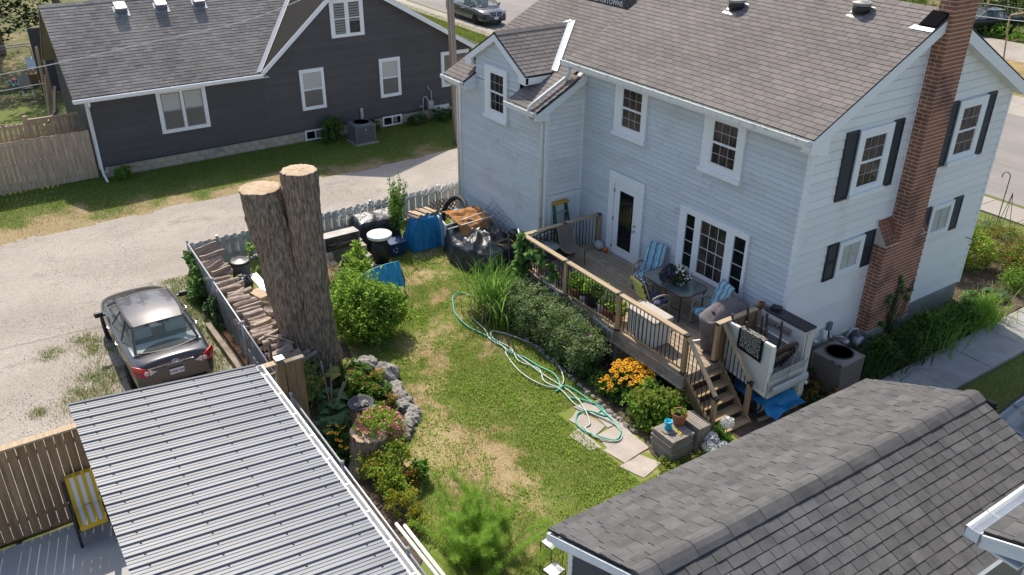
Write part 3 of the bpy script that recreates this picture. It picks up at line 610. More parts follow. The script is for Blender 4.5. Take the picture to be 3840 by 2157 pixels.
# main roof
fr_main = roofframe((-17.8, EY, EZ), (-9.93, EY, EZ), (-17.8, RY, RZ)); LS = math.hypot(RY - EY, RZ - EZ)
def roofslab(root, fr, poly, m=M['felt'], t=.035, name='roof'):
    return MB().prism([fr.P(u, v, -t - .002) for u, v in poly], fr.N * t).build(name, m, root)
rf = roofslab(H, fr_main, [(0, 0), (7.87, 0), (7.87, LS), (0, LS)])
shingles(rf, fr_main, [(0, .0), (7.87, 0), (7.87, LS), (0, LS)], .305, .142, M['shingle'], cap=300)
fr_mf = roofframe((-9.93, 2 * RY - EY, EZ), (-17.8, 2 * RY - EY, EZ), (-9.93, RY, RZ)); rf2 = roofslab(H, fr_mf, [(0, 0), (7.87, 0), (7.87, LS), (0, LS)], name='front_roof')
shingles(rf2, fr_mf, [(0, .0), (7.87, 0), (7.87, LS), (0, LS)], .305, .142, M['shingle'], cap=0)
cm = MB(); cm.face([(0, -.14, -.078), (.29, -.14, -.078), (.29, 0, 0), (0, 0, 0)]); cm.face([(0, 0, 0), (.29, 0, 0), (.29, .14, -.078), (0, .14, -.078)]); cm = cm.mesh('ridge_cap', M['shingle'])
for i in range(26): place(cm, 'ridge_cap', rf, Matrix.Translation((-17.8 + i * .3, RY, RZ + .022)))
# wing roof
fr_ell = roofframe((-22.1, EEY, EEZ), (-17.35, EEY, EEZ), (-22.1, ERY, ERZ)); LE = math.hypot(ERY - EEY, ERZ - EEZ)
re_ = roofslab(H, fr_ell, [(0, 0), (1.1, 0), (1.1, LE), (0, LE)], name='wing_roof'); roofslab(H, fr_ell, [(3.38, 0), (4.75, 0), (4.75, LE * .36), (4.3, LE * .36), (4.3, LE), (3.38, LE)], name='wing_roof'); roofslab(H, fr_ell, [(1.1, LE * .40), (3.38, LE * .40), (3.38, LE), (1.1, LE)], name='wing_roof')
DX, DZ, DS, DH = -19.85, 6.38, .577, 1.52
def hid(p):
    if p.x > -17.78 and p.y > 13.85: return True
    hw = (DZ - p.z) / DS
    return p.z < DZ and abs(p.x - DX) < min(hw - .06, 1.2) or (abs(p.x - DX) < hw - .05 and p.y > 13.75 and p.z < DZ)
for ua, ub, cp_ in ((0, 1.11, 40), (1.11, 3.37, 30), (3.37, 4.75, 60)): shingles(re_, fr_ell, [(ua, 0), (ub, 0), (ub, LE), (ua, LE)], .305, .142, M['shingle'], cap=cp_, skip=hid if ua == 1.11 else (lambda p: p.x > -17.78 and p.y > 13.85 or (abs(p.x - DX) < (DZ - p.z) / DS - .05 and p.y > 13.75 and p.z < DZ)))
fr_ef = roofframe((-17.8, 2 * ERY - EEY, EEZ), (-22.1, 2 * ERY - EEY, EEZ), (-17.8, ERY, ERZ)); r3 = roofslab(H, fr_ef, [(0, 0), (4.3, 0), (4.3, LE), (0, LE)], m=M['shingle'], name='wing_front_roof')
for i in range(14): place(cm, 'ridge_cap', re_, Matrix.Translation((-22.1 + i * .3, ERY, ERZ + .02)))
# dormer
yb = EEY + (DZ - EEZ) / ES; ye = EEY + (DZ - DS * DH - EEZ) / ES; y0 = 12.83
dr = MB().prism([(DX - 1.13, YE, 4.75), (DX + 1.13, YE, 4.75), (DX + 1.13, YE, DZ - DS * 1.13 - .07), (DX, YE, DZ - .07), (DX - 1.13, YE, DZ - DS * 1.13 - .07)], (0, .12, 0)).build('dormer', M['greypl'], H)
dfr = wallframe((0, YE - .004, 0), (1, 0, 0), (0, -1, 0)); siding(dr, dfr, [(DX - 1.11, 4.95), (DX + 1.11, 4.95), (DX + 1.11, DZ - DS * 1.11 - .08), (DX, DZ - .08), (DX - 1.11, DZ - DS * 1.11 - .08)], .14, M['siding'], .58 + .14 * 31)
for s in (-1, 1):
    x = DX + s * 1.13; MB().prism([(x, YE, ellz(YE)), (x, 14.1, ellz(14.1)), (x, YE, DZ - DS * 1.13 - .05)], (-s * .1, 0, 0)).build('dormer_cheek', M['siding_gable'], dr)
for s in (1, -1):
    e0 = (DX + s * DH, y0, DZ - DS * DH); e1 = (DX + s * DH, ye, DZ - DS * DH); fd = roofframe(e0, e1, (DX, y0, DZ)); wv = DH * math.hypot(1, DS)
    cv = [(0, 0), (ye - y0, 0), (yb - y0, wv), (0, wv)]; rd = roofslab(H, fd, cv, t=.05, name='dormer_roof'); shingles(rd, fd, cv, .305, .142, M['shingle'], cap=90 if s > 0 else 0)
    # fascia, rake and valley flashing
    MB().box(min(DX + s * DH, DX + s * (DH - .02)), max(DX + s * DH, DX + s * (DH - .02)), y0, ye - .12, DZ - DS * DH - .22, DZ - DS * DH - .052).build('fascia', M['trim'], H)
    MB().prism([(DX + s * .0, y0 - .02, DZ - .055), (DX + s * DH, y0 - .02, DZ - DS * DH - .055), (DX + s * DH, y0 - .02, DZ - DS * DH - .24), (DX + s * (DH - .33), y0 - .02, DZ - DS * DH - .24), (DX + s * (DH - .33), y0 - .02, DZ - DS * (DH - .33) - .235), (DX, y0 - .02, DZ - .235)], (0, .1, 0)).build('rake_board', M['trim'], H)
    MB().box(*sorted((DX + s * 1.13, DX + s * (DH - .02))), y0 + .08, ye - .1, DZ - DS * DH - .24, DZ - DS * DH - .21).build('soffit', M['trim'], H)
    vd = Vector((DX + s * DH, ye, DZ - DS * DH)); vt = Vector((DX, yb, DZ)); b = MB(); up1 = Vector((0, 0, .03))
    b.face([vd + up1, vt + up1, vt + up1 + V(s * .10, .05, .028), vd + up1 + V(s * .12, 0, .02)]); b.face([vd + up1, vt + up1, vt + up1 + V(-s * .02, -.10, .01), vd + up1 + V(-s * .05, -.08, .035)]); b.build('valley_flashing', M['trim'], H)
b = MB(); b.face([(-.14, 0, -.082), (-.14, .2, -.082), (0, .2, 0), (0, 0, 0)]); b.face([(0, 0, 0), (0, .2, 0), (.14, .2, -.082), (.14, 0, -.082)]); dcm = b.mesh('ridge_cap', M['shingle'])
for i in range(13): place(dcm, 'ridge_cap', dr, Matrix.Translation((DX, y0 + i * .205, DZ + .028)))
# rakes and fascias of the main and wing roofs
for (ya, za, yb2, zb) in ((EY - .02, EZ, RY, RZ), (2 * RY - EY + .02, EZ, RY, RZ)):
    MB().prism([(-9.955, ya, za - .04), (-9.955, yb2, zb - .04), (-9.955, yb2, zb - .30), (-9.955, ya, za - .30)], (.03, 0, 0)).build('rake_board', M['trim'], H)
    MB().prism([(-9.95, ya, za - .29), (-9.95, yb2, zb - .29), (-9.95, yb2, zb - .27), (-9.95, ya, za - .27)], (-.24, 0, 0)).build('soffit', M['trim'], H)
MB().prism([(-9.93, EY, EZ - .1), (-9.93, YR + .12, roofz(YR + .12) - .25), (-9.93, YR + .12, EZ - .42), (-9.93, EY, EZ - .30)], (-.24, 0, 0)).build('eave_return', M['trim'], H)
MB().box(-17.78, -9.95, EY + .01, EY + .035, EZ - .22, EZ - .035).build('fascia', M['trim'], H); MB().box(-17.6, -10.18, EY + .035, YR - .02, EZ - .2, EZ - .18).build('soffit', M['trim'], H)
MB().prism([(-17.38, EEY - .01, EEZ - .09), (-17.38, 14.1, ellz(14.1) - .09), (-17.38, 14.1, ellz(14.1) - .27), (-17.38, EEY + .42, EEZ - .10), (-17.38, EEY + .42, EEZ - .3), (-17.38, EEY - .01, EEZ - .24)], (.03, 0, 0)).build('rake_board', M['trim'], H)
MB().prism([(-17.38, EEY + .02, EEZ - .26), (-17.38, YE, EEZ - .26), (-17.38, YE, EEZ - .1), (-17.38, EEY + .02, EEZ - .1)], (-.12, 0, 0)).build('eave_return', M['trim'], H)
MB().prism([(-21.0, EEY + .02, EEZ - .27), (-21.0, YE, EEZ - .27), (-21.0, YE, ellz(YE) - .06), (-21.0, EEY + .02, EEZ - .06)], (.03, 0, 0)).build('eave_return', M['trim'], H)
for xa, xb in ((-22.1, -21.02), (-18.72, -17.4)):
    MB().box(xa, xb, EEY + .01, EEY + .03, EEZ - .2, EEZ - .03).build('fascia', M['trim'], H); MB().box(xa, xb, EEY + .03, YE - .02, EEZ - .2, EEZ - .18).build('soffit', M['trim'], H)
    gutter(H, (xa - .04, EEY + .005, EEZ - .02), (xb + .03, EEY + .005, EEZ - .02), (0, -1, 0), hangers=.6)
gutter(H, (-17.95, EY + .005, EZ - .02), (-9.96, EY + .005, EZ - .02), (0, -1, 0), w=.13)
downspout(H, [(-17.62, EY - .06, EZ - .13), (-17.62, EY - .06, 5.62), (-17.6, 13.55, 5.52), (-17.6, 12.62, 5.04), (-17.62, 12.45, 4.93), (-17.62, 12.43, 4.80)], r=.045)
downspout(H, [(-17.66, 12.43, 4.72), (-17.66, 12.47, 4.6), (-17.6, 12.84, 4.5), (-17.6, 12.86, 4.38), (-17.6, 12.86, .6)])
downspout(H, [(-21.98, 12.43, 4.72), (-21.98, 12.47, 4.6), (-21.92, 12.85, 4.5), (-21.92, 12.85, 4.3), (-21.92, 12.85, .1)])
# windows and doors
window(H, ellr, -20.41, -19.28, 3.98, 5.43, -20.14, -19.44, 4.19, 5.27)
window(H, rear, -16.18, -15.0, 4.38, 5.68, -15.91, -15.17, 4.59, 5.6); window(H, rear, -13.10, -11.88, 4.36, 5.68, -12.82, -12.08, 4.56, 5.58)
window(H, gab, 15.52, 16.67, 4.30, 5.78, 15.70, 16.47, 4.47, 5.61); shutter(H, gab, 15.10, 15.505, 4.28, 5.80); shutter(H, gab, 16.685, 17.05, 4.28, 5.80)
window(H, gab, 19.10, 20.25, 4.34, 5.84, 19.28, 20.05, 4.51, 5.67); shutter(H, gab, 18.72, 19.085, 4.32, 5.86); shutter(H, gab, 20.265, 20.63, 4.32, 5.86)
window(H, gab, 15.60, 16.48, 2.36, 3.21, 15.71, 16.37, 2.47, 3.12, cols=2, rows=2, split=False, curtain='blind', sill=False); shutter(H, gab, 15.22, 15.585, 2.34, 3.23); shutter(H, gab, 16.495, 16.89, 2.34, 3.23)
window(H, gab, 19.05, 19.97, 2.42, 3.27, 19.16, 19.86, 2.53, 3.18, cols=2, rows=2, split=False, curtain='blind', sill=False); shutter(H, gab, 18.66, 19.035, 2.40, 3.29); shutter(H, gab, 19.985, 20.38, 2.40, 3.29)
b = MB(); rear.box(b, -13.55, -13.33, 1.66, 3.30, 0, .075); rear.box(b, -11.46, -11.38 + .0, 1.66, 3.30, 0, .075); rear.box(b, -13.33, -11.46, 3.14, 3.30, 0, .077); rear.box(b, -13.33, -11.46, 1.66, 1.76, 0, .077); rear.box(b, -13.04, -12.84, 1.76, 3.14, 0, .076); rear.box(b, -12.04, -11.80, 1.76, 3.14, 0, .076)
pw = b.build('patio_window', M['trim'], H)
for a, c, cols, rows in ((-13.33, -13.04, 1, 4), (-12.84, -12.04, 3, 4), (-11.80, -11.46, 1, 4)):
    q = MB(); rear.box(q, a, c, 1.76, 3.14, .033, .036); q.build('curtain', M['roomdark'] if cols == 1 else M['curtain'], pw); q = MB(); s = .02  # narrow side lights get a dark sheet for the unlit room, no curtain
    for k in range(1, cols): uu = a + (c - a) * k / cols; rear.box(q, uu - .011, uu + .011, 1.76, 3.14, .040, .049)
    for k in range(1, rows): vv = 1.76 + 1.38 * k / rows; rear.box(q, a, c, vv - (.022 if k == 2 and cols == 3 else .012), vv + (.022 if k == 2 and cols == 3 else .012), .040, .0495)
    q.build('muntin', M['muntin'], pw)
    for x in range(cols):
        for y in range(rows): q = MB(); rear.box(q, a + (c - a) * x / cols + .012, a + (c - a) * (x + 1) / cols - .012, 1.76 + 1.38 * y / rows + .013, 1.76 + 1.38 * (y + 1) / rows - .013, .050, .054); q.build('pane', M['glass'], pw)
b = MB(); rear.box(b, -16.2, -15.99, 1.03, 3.36, 0, .075); rear.box(b, -15.02, -14.86, 1.03, 3.36, 0, .075); rear.box(b, -15.99, -15.02, 3.06, 3.36, 0, .077); b.build('door_frame', M['trim'], H)
b = MB(); rear.box(b, -15.98, -15.77, 1.05, 3.05, 0, .055); rear.box(b, -15.23, -15.03, 1.05, 3.05, 0, .055); rear.box(b, -15.77, -15.23, 1.05, 1.30, 0, .056); rear.box(b, -15.77, -15.23, 2.90, 3.05, 0, .056); dd = b.build('door', M['trim'], H)
b = MB(); rear.box(b, -15.77, -15.23, 1.30, 2.90, .040, .045); b.build('door_glass', M['glassd'], dd); b = MB(); rear.box(b, -15.77, -15.23, 1.3, 2.9, .033, .036); b.build('blind', M['roomdark'], dd)  # this blind is a near-black sheet painting the dark interior
b = MB(); b.lathe([(.001, 0), (.032, 0), (.032, .02), (.001, .02)], 10); o = b.build('deadbolt', M['galv'], dd, smooth=False); o.matrix_basis = Matrix.Translation(V(-15.12, YR - .075, 2.12) - org(H)) @ Matrix.Rotation(PI / 2, 4, 'X')
o = MB().lathe([(.015, 0), (.015, .03), (.032, .04), (.034, .07), (.02, .085), (.001, .085)], 10).build('handle', M['galv'], dd, smooth=True); 
for q in dd.children:
    if q.name.startswith('handle'): q.data.transform(Matrix.Translation(org(H))); q.matrix_basis = Matrix.Translation(V(-15.12, YR - .055, 1.98) - org(H)) @ Matrix.Rotation(PI / 2, 4, 'X')
    if q.name.startswith('deadbolt'): q.data.transform(Matrix.Translation(org(H)))
for zz in (1.25, 2.05, 2.85): b = MB(); rear.box(b, -16.0, -15.965, zz - .05, zz + .05, .056, .08); b.build('hinge', M['taupe'], dd)
b = MB(); ells.box(b, 13.08, 13.2, 1.03, 2.40, 0, .06); ells.box(b, 14.0, 14.12, 1.03, 2.40, 0, .06); ells.box(b, 13.2, 14.0, 2.27, 2.40, 0, .062); b.build('side_door_frame', M['trim'], H)
b = MB(); ells.box(b, 13.2, 14.0, 1.03, 2.27, .002, .034)
for k in range(5): ells.box(b, 13.22 + k * .156, 13.355 + k * .156, 1.05, 2.25, .034, .04)
b.build('side_door', M['white'], H)
# roof vents
def round_vent(x, y):
    z = roofz(y) + .02; n = MB(); n.box(x - .23, x + .20, y - .26, y + .2, 0, .008)
    q = [(p[0], p[1], roofz(p[1]) + p[2]) for p in n.v]; n.v = q; vt = n.build('roof_vent', M['galv'], H)
    MB().lathe([(.19, -.06), (.19, .13)], 24, (x, y, z + .03)).build('vent_collar', M['black'], vt, smooth=True)
    MB().lathe([(.205, .10), (.215, .16), (.18, .175), (.17, .17), (.14, .185), (.13, .18), (.10, .195), (.09, .19), (.06, .2), (.05, .195), (.001, .2)], 28, (x, y, z + .03)).build('vent_cap', M['steel'], vt)
round_vent(-14.8, 16.55); round_vent(-11.78, 17.15)
# chimney
ch = thing('chimney', None, None, (-14, 17, 0)); ch.parent = H; ch.location = (0, 0, 0); ORG[ch.name] = org(H)
CD, NY0, NY1, WY0, WY1, ZB, ZS0, ZS1, ZT = .345, 17.42, 18.26, 16.93, 18.55, .62, 2.88, 3.42, 9.0
b = MB(); e = .003; b.box(XG, XG + CD - e, WY0 + e, WY1 - e, ZB, ZS0); b.box(XG, XG + CD - e - .001, NY0 + e, NY1 - e, ZS0, ZT)
for ya, yc in ((WY0 + e, NY0 + e), (NY1 - e, WY1 - e)): b.prism([(XG, ya, ZS0), (XG + CD - e, ya, ZS0), (XG, ya, ZS1 - .03)], (0, yc - ya, 0))
b.build('mortar_core', M['mortar'], ch); MB().box(XG, XG + CD + .03, WY0 - .03, WY1 + .03, -.1, ZB).build('footing', M['conc'], ch); MB().box(XG - .06, XG + CD + .06, NY0 - .06, NY1 + .06, ZT, ZT + .1).build('crown_slab', M['conc'], ch)
bl, bh, mj = .228, .070, .019; brick = MB().cbox((0, 0, 0), (bl, .03, bh)).mesh('brick', M['brick']); half = MB().cbox((0, 0, 0), (bl / 2 - mj / 2, .03, bh)).mesh('brick', M['brick']); bricks = []
def course(z, k, ya, yc, xa, xc):
    y = ya + (k % 2) * -.0 ; pos = ya; first = (k % 2)
    while pos < yc - .03:
        ln = bl / 2 - mj / 2 if first else bl; first = 0; ln = min(ln, yc - pos); bricks.append((V(xc - .012, pos + ln / 2, z), ln, 'y')); pos += ln + mj
    for yy, s in ((ya, 1), (yc, -1)):
        pos = xc - .03; first = (k + 1) % 2
        while pos > xa + .03:
            ln = bl / 2 - mj / 2 if first else bl; first = 0; ln = min(ln, pos - xa); bricks.append((V(pos - ln / 2, yy + s * .012, z), ln, 'x')); pos -= ln + mj
z = ZB + bh / 2 + mj; k = 0
while z < ZT:
    if z < ZS0: course(z, k, WY0, WY1, XG, XG + CD)
    else: course(z, k, NY0, NY1, XG, XG + CD)
    z += bh + mj; k += 1
bricks.sort(key=lambda t: (t[0] - Vector((0, 0, CAM_H))).length + (8 if t[0].z > 8.3 else 0) + (50 if (t[2] == 'x' and t[0].y > 18) else 0))
def brick_m(c, ln, ax): return Matrix.Translation(c) @ (Matrix.Rotation(PI / 2, 4, 'Z') if ax == 'y' else Matrix()) @ Matrix.Diagonal((ln / bl, 1, 1, 1))
for c, ln, ax in bricks[:300]: place(brick, 'brick', ch, brick_m(c, ln, ax))
b = MB()
for c, ln, ax in bricks[300:]: b.cbox(c, (ln, .03, bh) if ax == 'x' else (.03, ln, bh))
for ya, yc in ((WY0, NY0), (NY1, WY1)):
    for r in range(7):
        for q in range(int((yc - ya) / .12)):
            t = (r + .5) / 7; c = V(XG + CD * (1 - t) + .003, ya + .06 + q * (yc - ya - .12) / max(1, int((yc - ya) / .12) - 1), ZS0 + (ZS1 - ZS0) * t)
            b.cbox(c, (.075, .1, .03), Matrix.Rotation(math.atan2(ZS1 - ZS0, CD), 3, 'Y'))
b.build('brick_field', M['brick'], ch, kind='stuff')
MB().prism([(-10.3, 17.02, roofz(17.02) + .02), (-9.93, 17.02, roofz(17.02) + .02), (-9.93, 17.42, roofz(17.02) + .26), (-10.3, 17.42, roofz(17.02) + .26)], (0, .01, .06)).build('tar_cricket', mat('roof_tar', (.01, .01, .011), .95, spec=0, bump=(9, .8, .02)), ch)
MB().prism([(-10.45, 16.93, roofz(16.93) + .02), (-9.93, 16.93, roofz(16.93) + .02), (-9.93, 17.03, roofz(17.03) + .03), (-10.4, 17.03, roofz(17.03) + .03)], (0, 0, .012)).build('flashing', M['galv'], ch)
b = MB(); b.box(XG + .02, XG + .035, WY0 - .035, WY0 - .002, ZB - .1, ZS1 + .04); b.box(XG + .02, XG + .035, WY0 - .03, NY0, ZS1 + .01, ZS1 + .04); b.box(XG + .02, XG + .035, NY0 - .035, NY0 - .002, ZS1 + .04, 7.55); b.build('edge_trim', M['trim'], ch)
# pipes and boxes on the gable wall
b = MB(); b.tube([(XG + .12, 15.62, .62), (XG + .12, 15.62, .98)], .055, 10); b.tube([(XG + .02, 15.62, .95), (XG + .12, 15.62, .95)], .04, 8); b.build('vent_pipe', M['whitepl'], H, smooth=True)
MB().tube([(XG + .01, 15.36, .78), (XG + .14, 15.36, .76)], .045, 10).build('vent_pipe', M['whitepl'], H, smooth=True)
MB().box(XG + .02, XG + .1, 15.76, 15.90, .9, 1.12).build('service_box', M['greypl'], H, bevel=.01); MB().tube([(XG + .06, 15.85, .9), (XG + .07, 15.87, .7), (XG + .2, 15.95, .62), (XG + .4, 15.9, .5), (XG + .55, 15.7, .35)], .02, 6).build('cable', M['blackpl'], H, smooth=True)
b = MB(); b.box(XG + .3, XG + .46, 16.5, 16.72, .35, .62); b.lathe([(.09, 0), (.11, .05), (.09, .1), (.001, .11)], 12, (XG + .3, 16.2, .55)); b.tube([(XG + .15, 15.9, .75), (XG + .3, 16.0, .8), (XG + .3, 16.2, .66)], .03, 8); b.tube([(XG + .3, 16.2, .7), (XG + .32, 16.35, .9), (XG + .36, 16.5, .88), (XG + .38, 16.6, .6)], .03, 8); b.tube([(XG + .25, 16.2, 0), (XG + .25, 16.2, .6)], .025, 8); b.build('gas_meter', M['galv'], H, smooth=True)
MB().tube([(XG + .02, 21.1, 1.95), (XG + .25, 21.05, 1.98), (XG + .3, 20.95, 1.9), (XG + .22, 20.9, 1.86)], .012, 6).build('hook', M['black'], H)
# ------------------------------------------------------------ charcoal house
K = thing('charcoal_house', 'charcoal sided bungalow with grey shingle roof and white trimmed windows', 'house', (-36, 12, 0))
XD = -32.4; EX, EZ2 = -32.05, 3.05; RX, RZ2 = -35.4, 5.62; SX = (RZ2 - EZ2) / (EX - RX); GY, GZ, GL, GR = 14.05, 6.32, 10.26, 20.0; SGL = (GZ - 3.08) / (GY - GL); SGR = (GZ - 2.85) / (GR - GY)
df = wallframe((XD, 0, 0), (0, 1, 0), (1, 0, 0)); dl = wallframe((0, 4.1, 0), (1, 0, 0), (0, -1, 0))
wp = [(4.1, .40), (19.75, .40), (19.75, 2.85), (GY, GZ - .16), (GL + .12, 3.02), (4.1, 3.02)]
fb = thing('foundation', None, None, (-36, 12, 0)); fb.parent = K; fb.location = (0, 0, 0)
MB().box(XD - .3, XD - .03, 4.14, 19.7, -.1, .40).build('foundation_core', M['mortar'], fb)
y = 4.14; blk = MB().cbox((0, 0, 0), (.04, .385, .19)).mesh('block', M['found'])
for r in range(2):
    y = 4.34 + r * .2
    while y < 19.6: place(blk, 'block', fb, Matrix.Translation((XD - .022, y, .09 + r * .2))); y += .4
w5 = MB().prism([df.P(u, v) for u, v in wp[:2]] + [df.P(19.75, 2.85), df.P(GY, GZ - .16), df.P(GL + .12, 3.02), df.P(4.1, 3.02)], (-.15, 0, 0)).build('side_wall', M['felt'], K)
siding(w5, df, [(4.16, .40), (GL + .12, .40), (GL + .12, 3.02), (4.16, 3.02)], .13, M['dsiding'], .40, thick=.010, gap=.006); siding(w5, df, [(GL + .123, .40), (19.75, .40), (19.75, 2.85), (GY, GZ - .16), (GL + .123, 3.02)], .13, M['dsiding'], .40, thick=.010, gap=.006)
w6 = MB().prism([(XD, 4.1, .3), (RX * 2 - XD, 4.1, .3), (RX * 2 - XD, 4.1, 2.9), (RX, 4.1, RZ2 - .12), (XD, 4.1, 2.9)], (0, .15, 0)).build('end_wall', M['dsiding'], K)
siding(w6, dl, [(XD - .05, .4), (RX * 2 - XD, .4), (RX * 2 - XD, 2.9), (RX, RZ2 - .12), (XD - .05, 2.9)], .26, M['dsiding'], .40, thick=.02)
MB().box(-46, -45.85, 4.1, 19.7, 0, 3).build('far_wall', M['dsiding'], K); MB().box(-45.85, XD - .2, 19.6, 19.75, 0, 2.9).build('street_wall', M['dsiding'], K)
b = MB(); b.box(XD - .1, XD + .03, 4.07, 4.17, .35, 2.9); b.build('corner_trim', M['trim'], K)
LX = math.hypot(EX - RX, RZ2 - EZ2)
fm = roofframe((EX, 3.69, EZ2), (EX, GL + .1, EZ2), (RX, 3.69, RZ2)); VY = GL + (RZ2 - EZ2) / SGL
pm = [(0, 0), (GL - 3.69, 0), (VY - 3.69, LX), (0, LX)]; rm = roofslab(K, fm, pm, name='roof')
shingles(rm, fm, pm, .25, .135, M['shingle_d'], cap=300, jitter=.1, extra=.35, gap=.004)
MB().prism([(EX, 3.69, EZ2 - .1), (RX, 3.69, RZ2 - .1), (2 * RX - EX, 3.69, EZ2 - .1), (2 * RX - EX, 3.69, EZ2), (RX, 3.69, RZ2), (EX, 3.69, EZ2)], (0, 0.02, 0)).build('rake_board', mat('tan_rake', (.36, .29, .22), .7), K)
fr2 = roofframe((2 * RX - EX, 13, EZ2), (2 * RX - EX, 3.69, EZ2), (RX, 13, RZ2)); roofslab(K, fr2, [(0, 0), (9.31, 0), (9.31, LX), (0, LX)], M['shingle_d'], name='back_roof')
LG = math.hypot(GY - GL, GZ - 3.08); gx0 = EX - .02
fg = roofframe((gx0, GL, 3.08), (gx0 - 14, GL, 3.08), (gx0, GY, GZ)); tv = math.hypot(VY - GL, RZ2 - 3.08)
pg = [(0, 0), (gx0 - RX, tv), (14, tv), (14, LG), (0, LG)]; rg_ = roofslab(K, fg, pg, name='gable_roof')
shingles(rg_, fg, pg[:2] + pg[3:], .25, .135, M['shingle_d'], cap=150, jitter=.1, extra=.35, gap=.004, skip=lambda p: p.x < -41)
fg2 = roofframe((gx0 - 14, GR, 2.85), (gx0, GR, 2.85), (gx0 - 14, GY, GZ)); LG2 = math.hypot(GR - GY, GZ - 2.85); roofslab(K, fg2, [(0, 0), (14, 0), (14, LG2), (0, LG2)], M['shingle_d'], name='gable_back_roof')
MB().prism([(gx0 - .002, GL - .02, 3.06), (gx0 - .002, GY, GZ - .02), (gx0 - .002, GY, GZ - .24), (gx0 - .002, GL - .02, 2.86)], (.03, 0, 0)).build('rake_board', M['trim'], K)
MB().prism([(gx0 - .002, GR + .02, 2.83), (gx0 - .002, GY, GZ - .02), (gx0 - .002, GY, GZ - .24), (gx0 - .002, GR + .02, 2.63)], (.03, 0, 0)).build('rake_board', M['trim'], K)
for (ya, za, yc, zc) in ((GL, 2.9, GY, GZ - .2), (GR, 2.66, GY, GZ - .2)): MB().prism([(gx0, ya, za), (gx0, yc, zc), (XD, yc, zc), (XD, ya, za)], (0, 0, .01)).build('soffit', M['trim'], K)
va = V(EX, GL - .02, EZ2 + .05); vb = V(RX, VY, RZ2 + .06)
b = MB(); b.face([va + V(0, -.17, 0), vb + V(0, -.17, 0), vb, va]); b.face([va, vb, vb + V(0, .06, .05), va + V(0, .06, .05)]); b.build('valley_flashing', mat('bright_flashing', (.62, .6, .57), .3, metal=.6), K)
cmd = MB(); cmd.face([(-.13, 0, -.098), (-.13, .29, -.098), (0, .29, 0), (0, 0, 0)]); cmd.face([(0, 0, 0), (0, .29, 0), (.13, .29, -.098), (.13, 0, -.098)]); cmd = cmd.mesh('ridge_cap', M['shingle_d'])
for i in range(31): place(cmd, 'ridge_cap', rm, Matrix.Translation((RX, 3.69 + i * .3, RZ2 + .025)))
MB().box(EX - .02, EX + .01, 3.69, GL - .05, EZ2 - .19, EZ2 - .03).build('fascia', M['trim'], K); MB().box(XD, EX - .02, 3.69, GL + .3, EZ2 - .2, EZ2 - .18).build('soffit', M['trim'], K)
gutter(K, (EX + .012, 3.66, EZ2 - .03), (EX + .012, GL + .02, EZ2 - .03), (1, 0, 0), m=M['trim'], hangers=1.2, silt=False)
downspout(K, [(EX + .07, 4.15, EZ2 - .13), (EX + .05, 4.15, 2.75), (XD + .07, 4.14, 2.62), (XD + .06, 4.14, .25), (-31.85, 4.16, .03)], M['trim'])
for i in range(3):
    y = (6.3, 7.72, 9.12)[i]; x = -34.9; z = EZ2 + SX * (EX - x); sl = Matrix.Rotation(math.atan(SX), 3, 'Y')
    vt = MB().cbox((x, y, z + .02), (.5, .52, .01), sl).build('vent_flange', M['galv'], K); vb_ = MB().cbox((x + .03, y, z + .1), (.36, .36, .14), sl).build('vent_box', M['acgrey'], vt); MB().cbox((x - .02, y, z + .21), (.42, .42, .06), Matrix.Rotation(.5, 3, 'Y')).build('vent_hood', M['galv'], vt, bevel=.02)
for u0, u1, z0, z1 in ((11.83, 12.84, 1.27, 2.88), (15.27, 16.22, 1.27, 2.88)): window(K, df, u0, u1, z0, z1, u0 + .1, u1 - .1, z0 + .1, z1 - .11, curtain='blind', sill=False, low='glassl', mun=False)
b_ = window(K, df, 18.19, 19.58, 1.30, 2.80, 18.31, 19.46, 1.42, 2.68, cols=1, rows=1, split=False, curtain='screen', sill=False, mun=False)
b = MB(); df.box(b, 6.42, 6.56, 1.26, 2.86, 0, .05); df.box(b, 8.04, 8.18, 1.26, 2.86, 0, .05); df.box(b, 6.56, 8.04, 2.73, 2.86, 0, .052); df.box(b, 6.56, 8.04, 1.26, 1.39, 0, .052); df.box(b, 7.25, 7.35, 1.39, 2.73, 0, .05); dw = b.build('window', M['trim'], K)
for a, c in ((6.56, 7.25), (7.35, 8.04)):
    b = MB(); df.box(b, a, c, 1.39, 2.73, .014, .018); b.build('blind', M['blind'], dw); b = MB()
    for q in ((a, a + .035, 1.39, 2.73), (c - .035, c, 1.39, 2.73), (a + .035, c - .035, 2.04, 2.09), (a + .035, c - .035, 1.39, 1.43), (a + .035, c - .035, 2.69, 2.73)): df.box(b, *q, .02, .042)
    b.build('sash', M['screen'], dw)
    for q in ((1.43, 2.04, 'glassd'), (2.09, 2.69, 'glass')): b = MB(); df.box(b, a + .035, c - .035, q[0], q[1], .028, .032); b.build('pane', M['glassc' if q[2] == 'glass' else 'glassl'], dw)
    b = MB(); z = 1.42
    while z < 2.7: df.box(b, a + .036, c - .036, z, z + .018, .019, .023); z += .03
    b.build('blind_slat', M['blind'], dw)
b = MB(); df.box(b, 13.33, 13.47, 3.93, 5.37, 0, .05); df.box(b, 14.60, 14.74, 3.93, 5.37, 0, .05); df.box(b, 13.47, 14.60, 5.24, 5.37, 0, .052); df.box(b, 13.47, 14.60, 3.93, 4.06, 0, .052); df.box(b, 13.98, 14.09, 4.06, 5.24, 0, .05); tw_ = b.build('window', M['trim'], K)
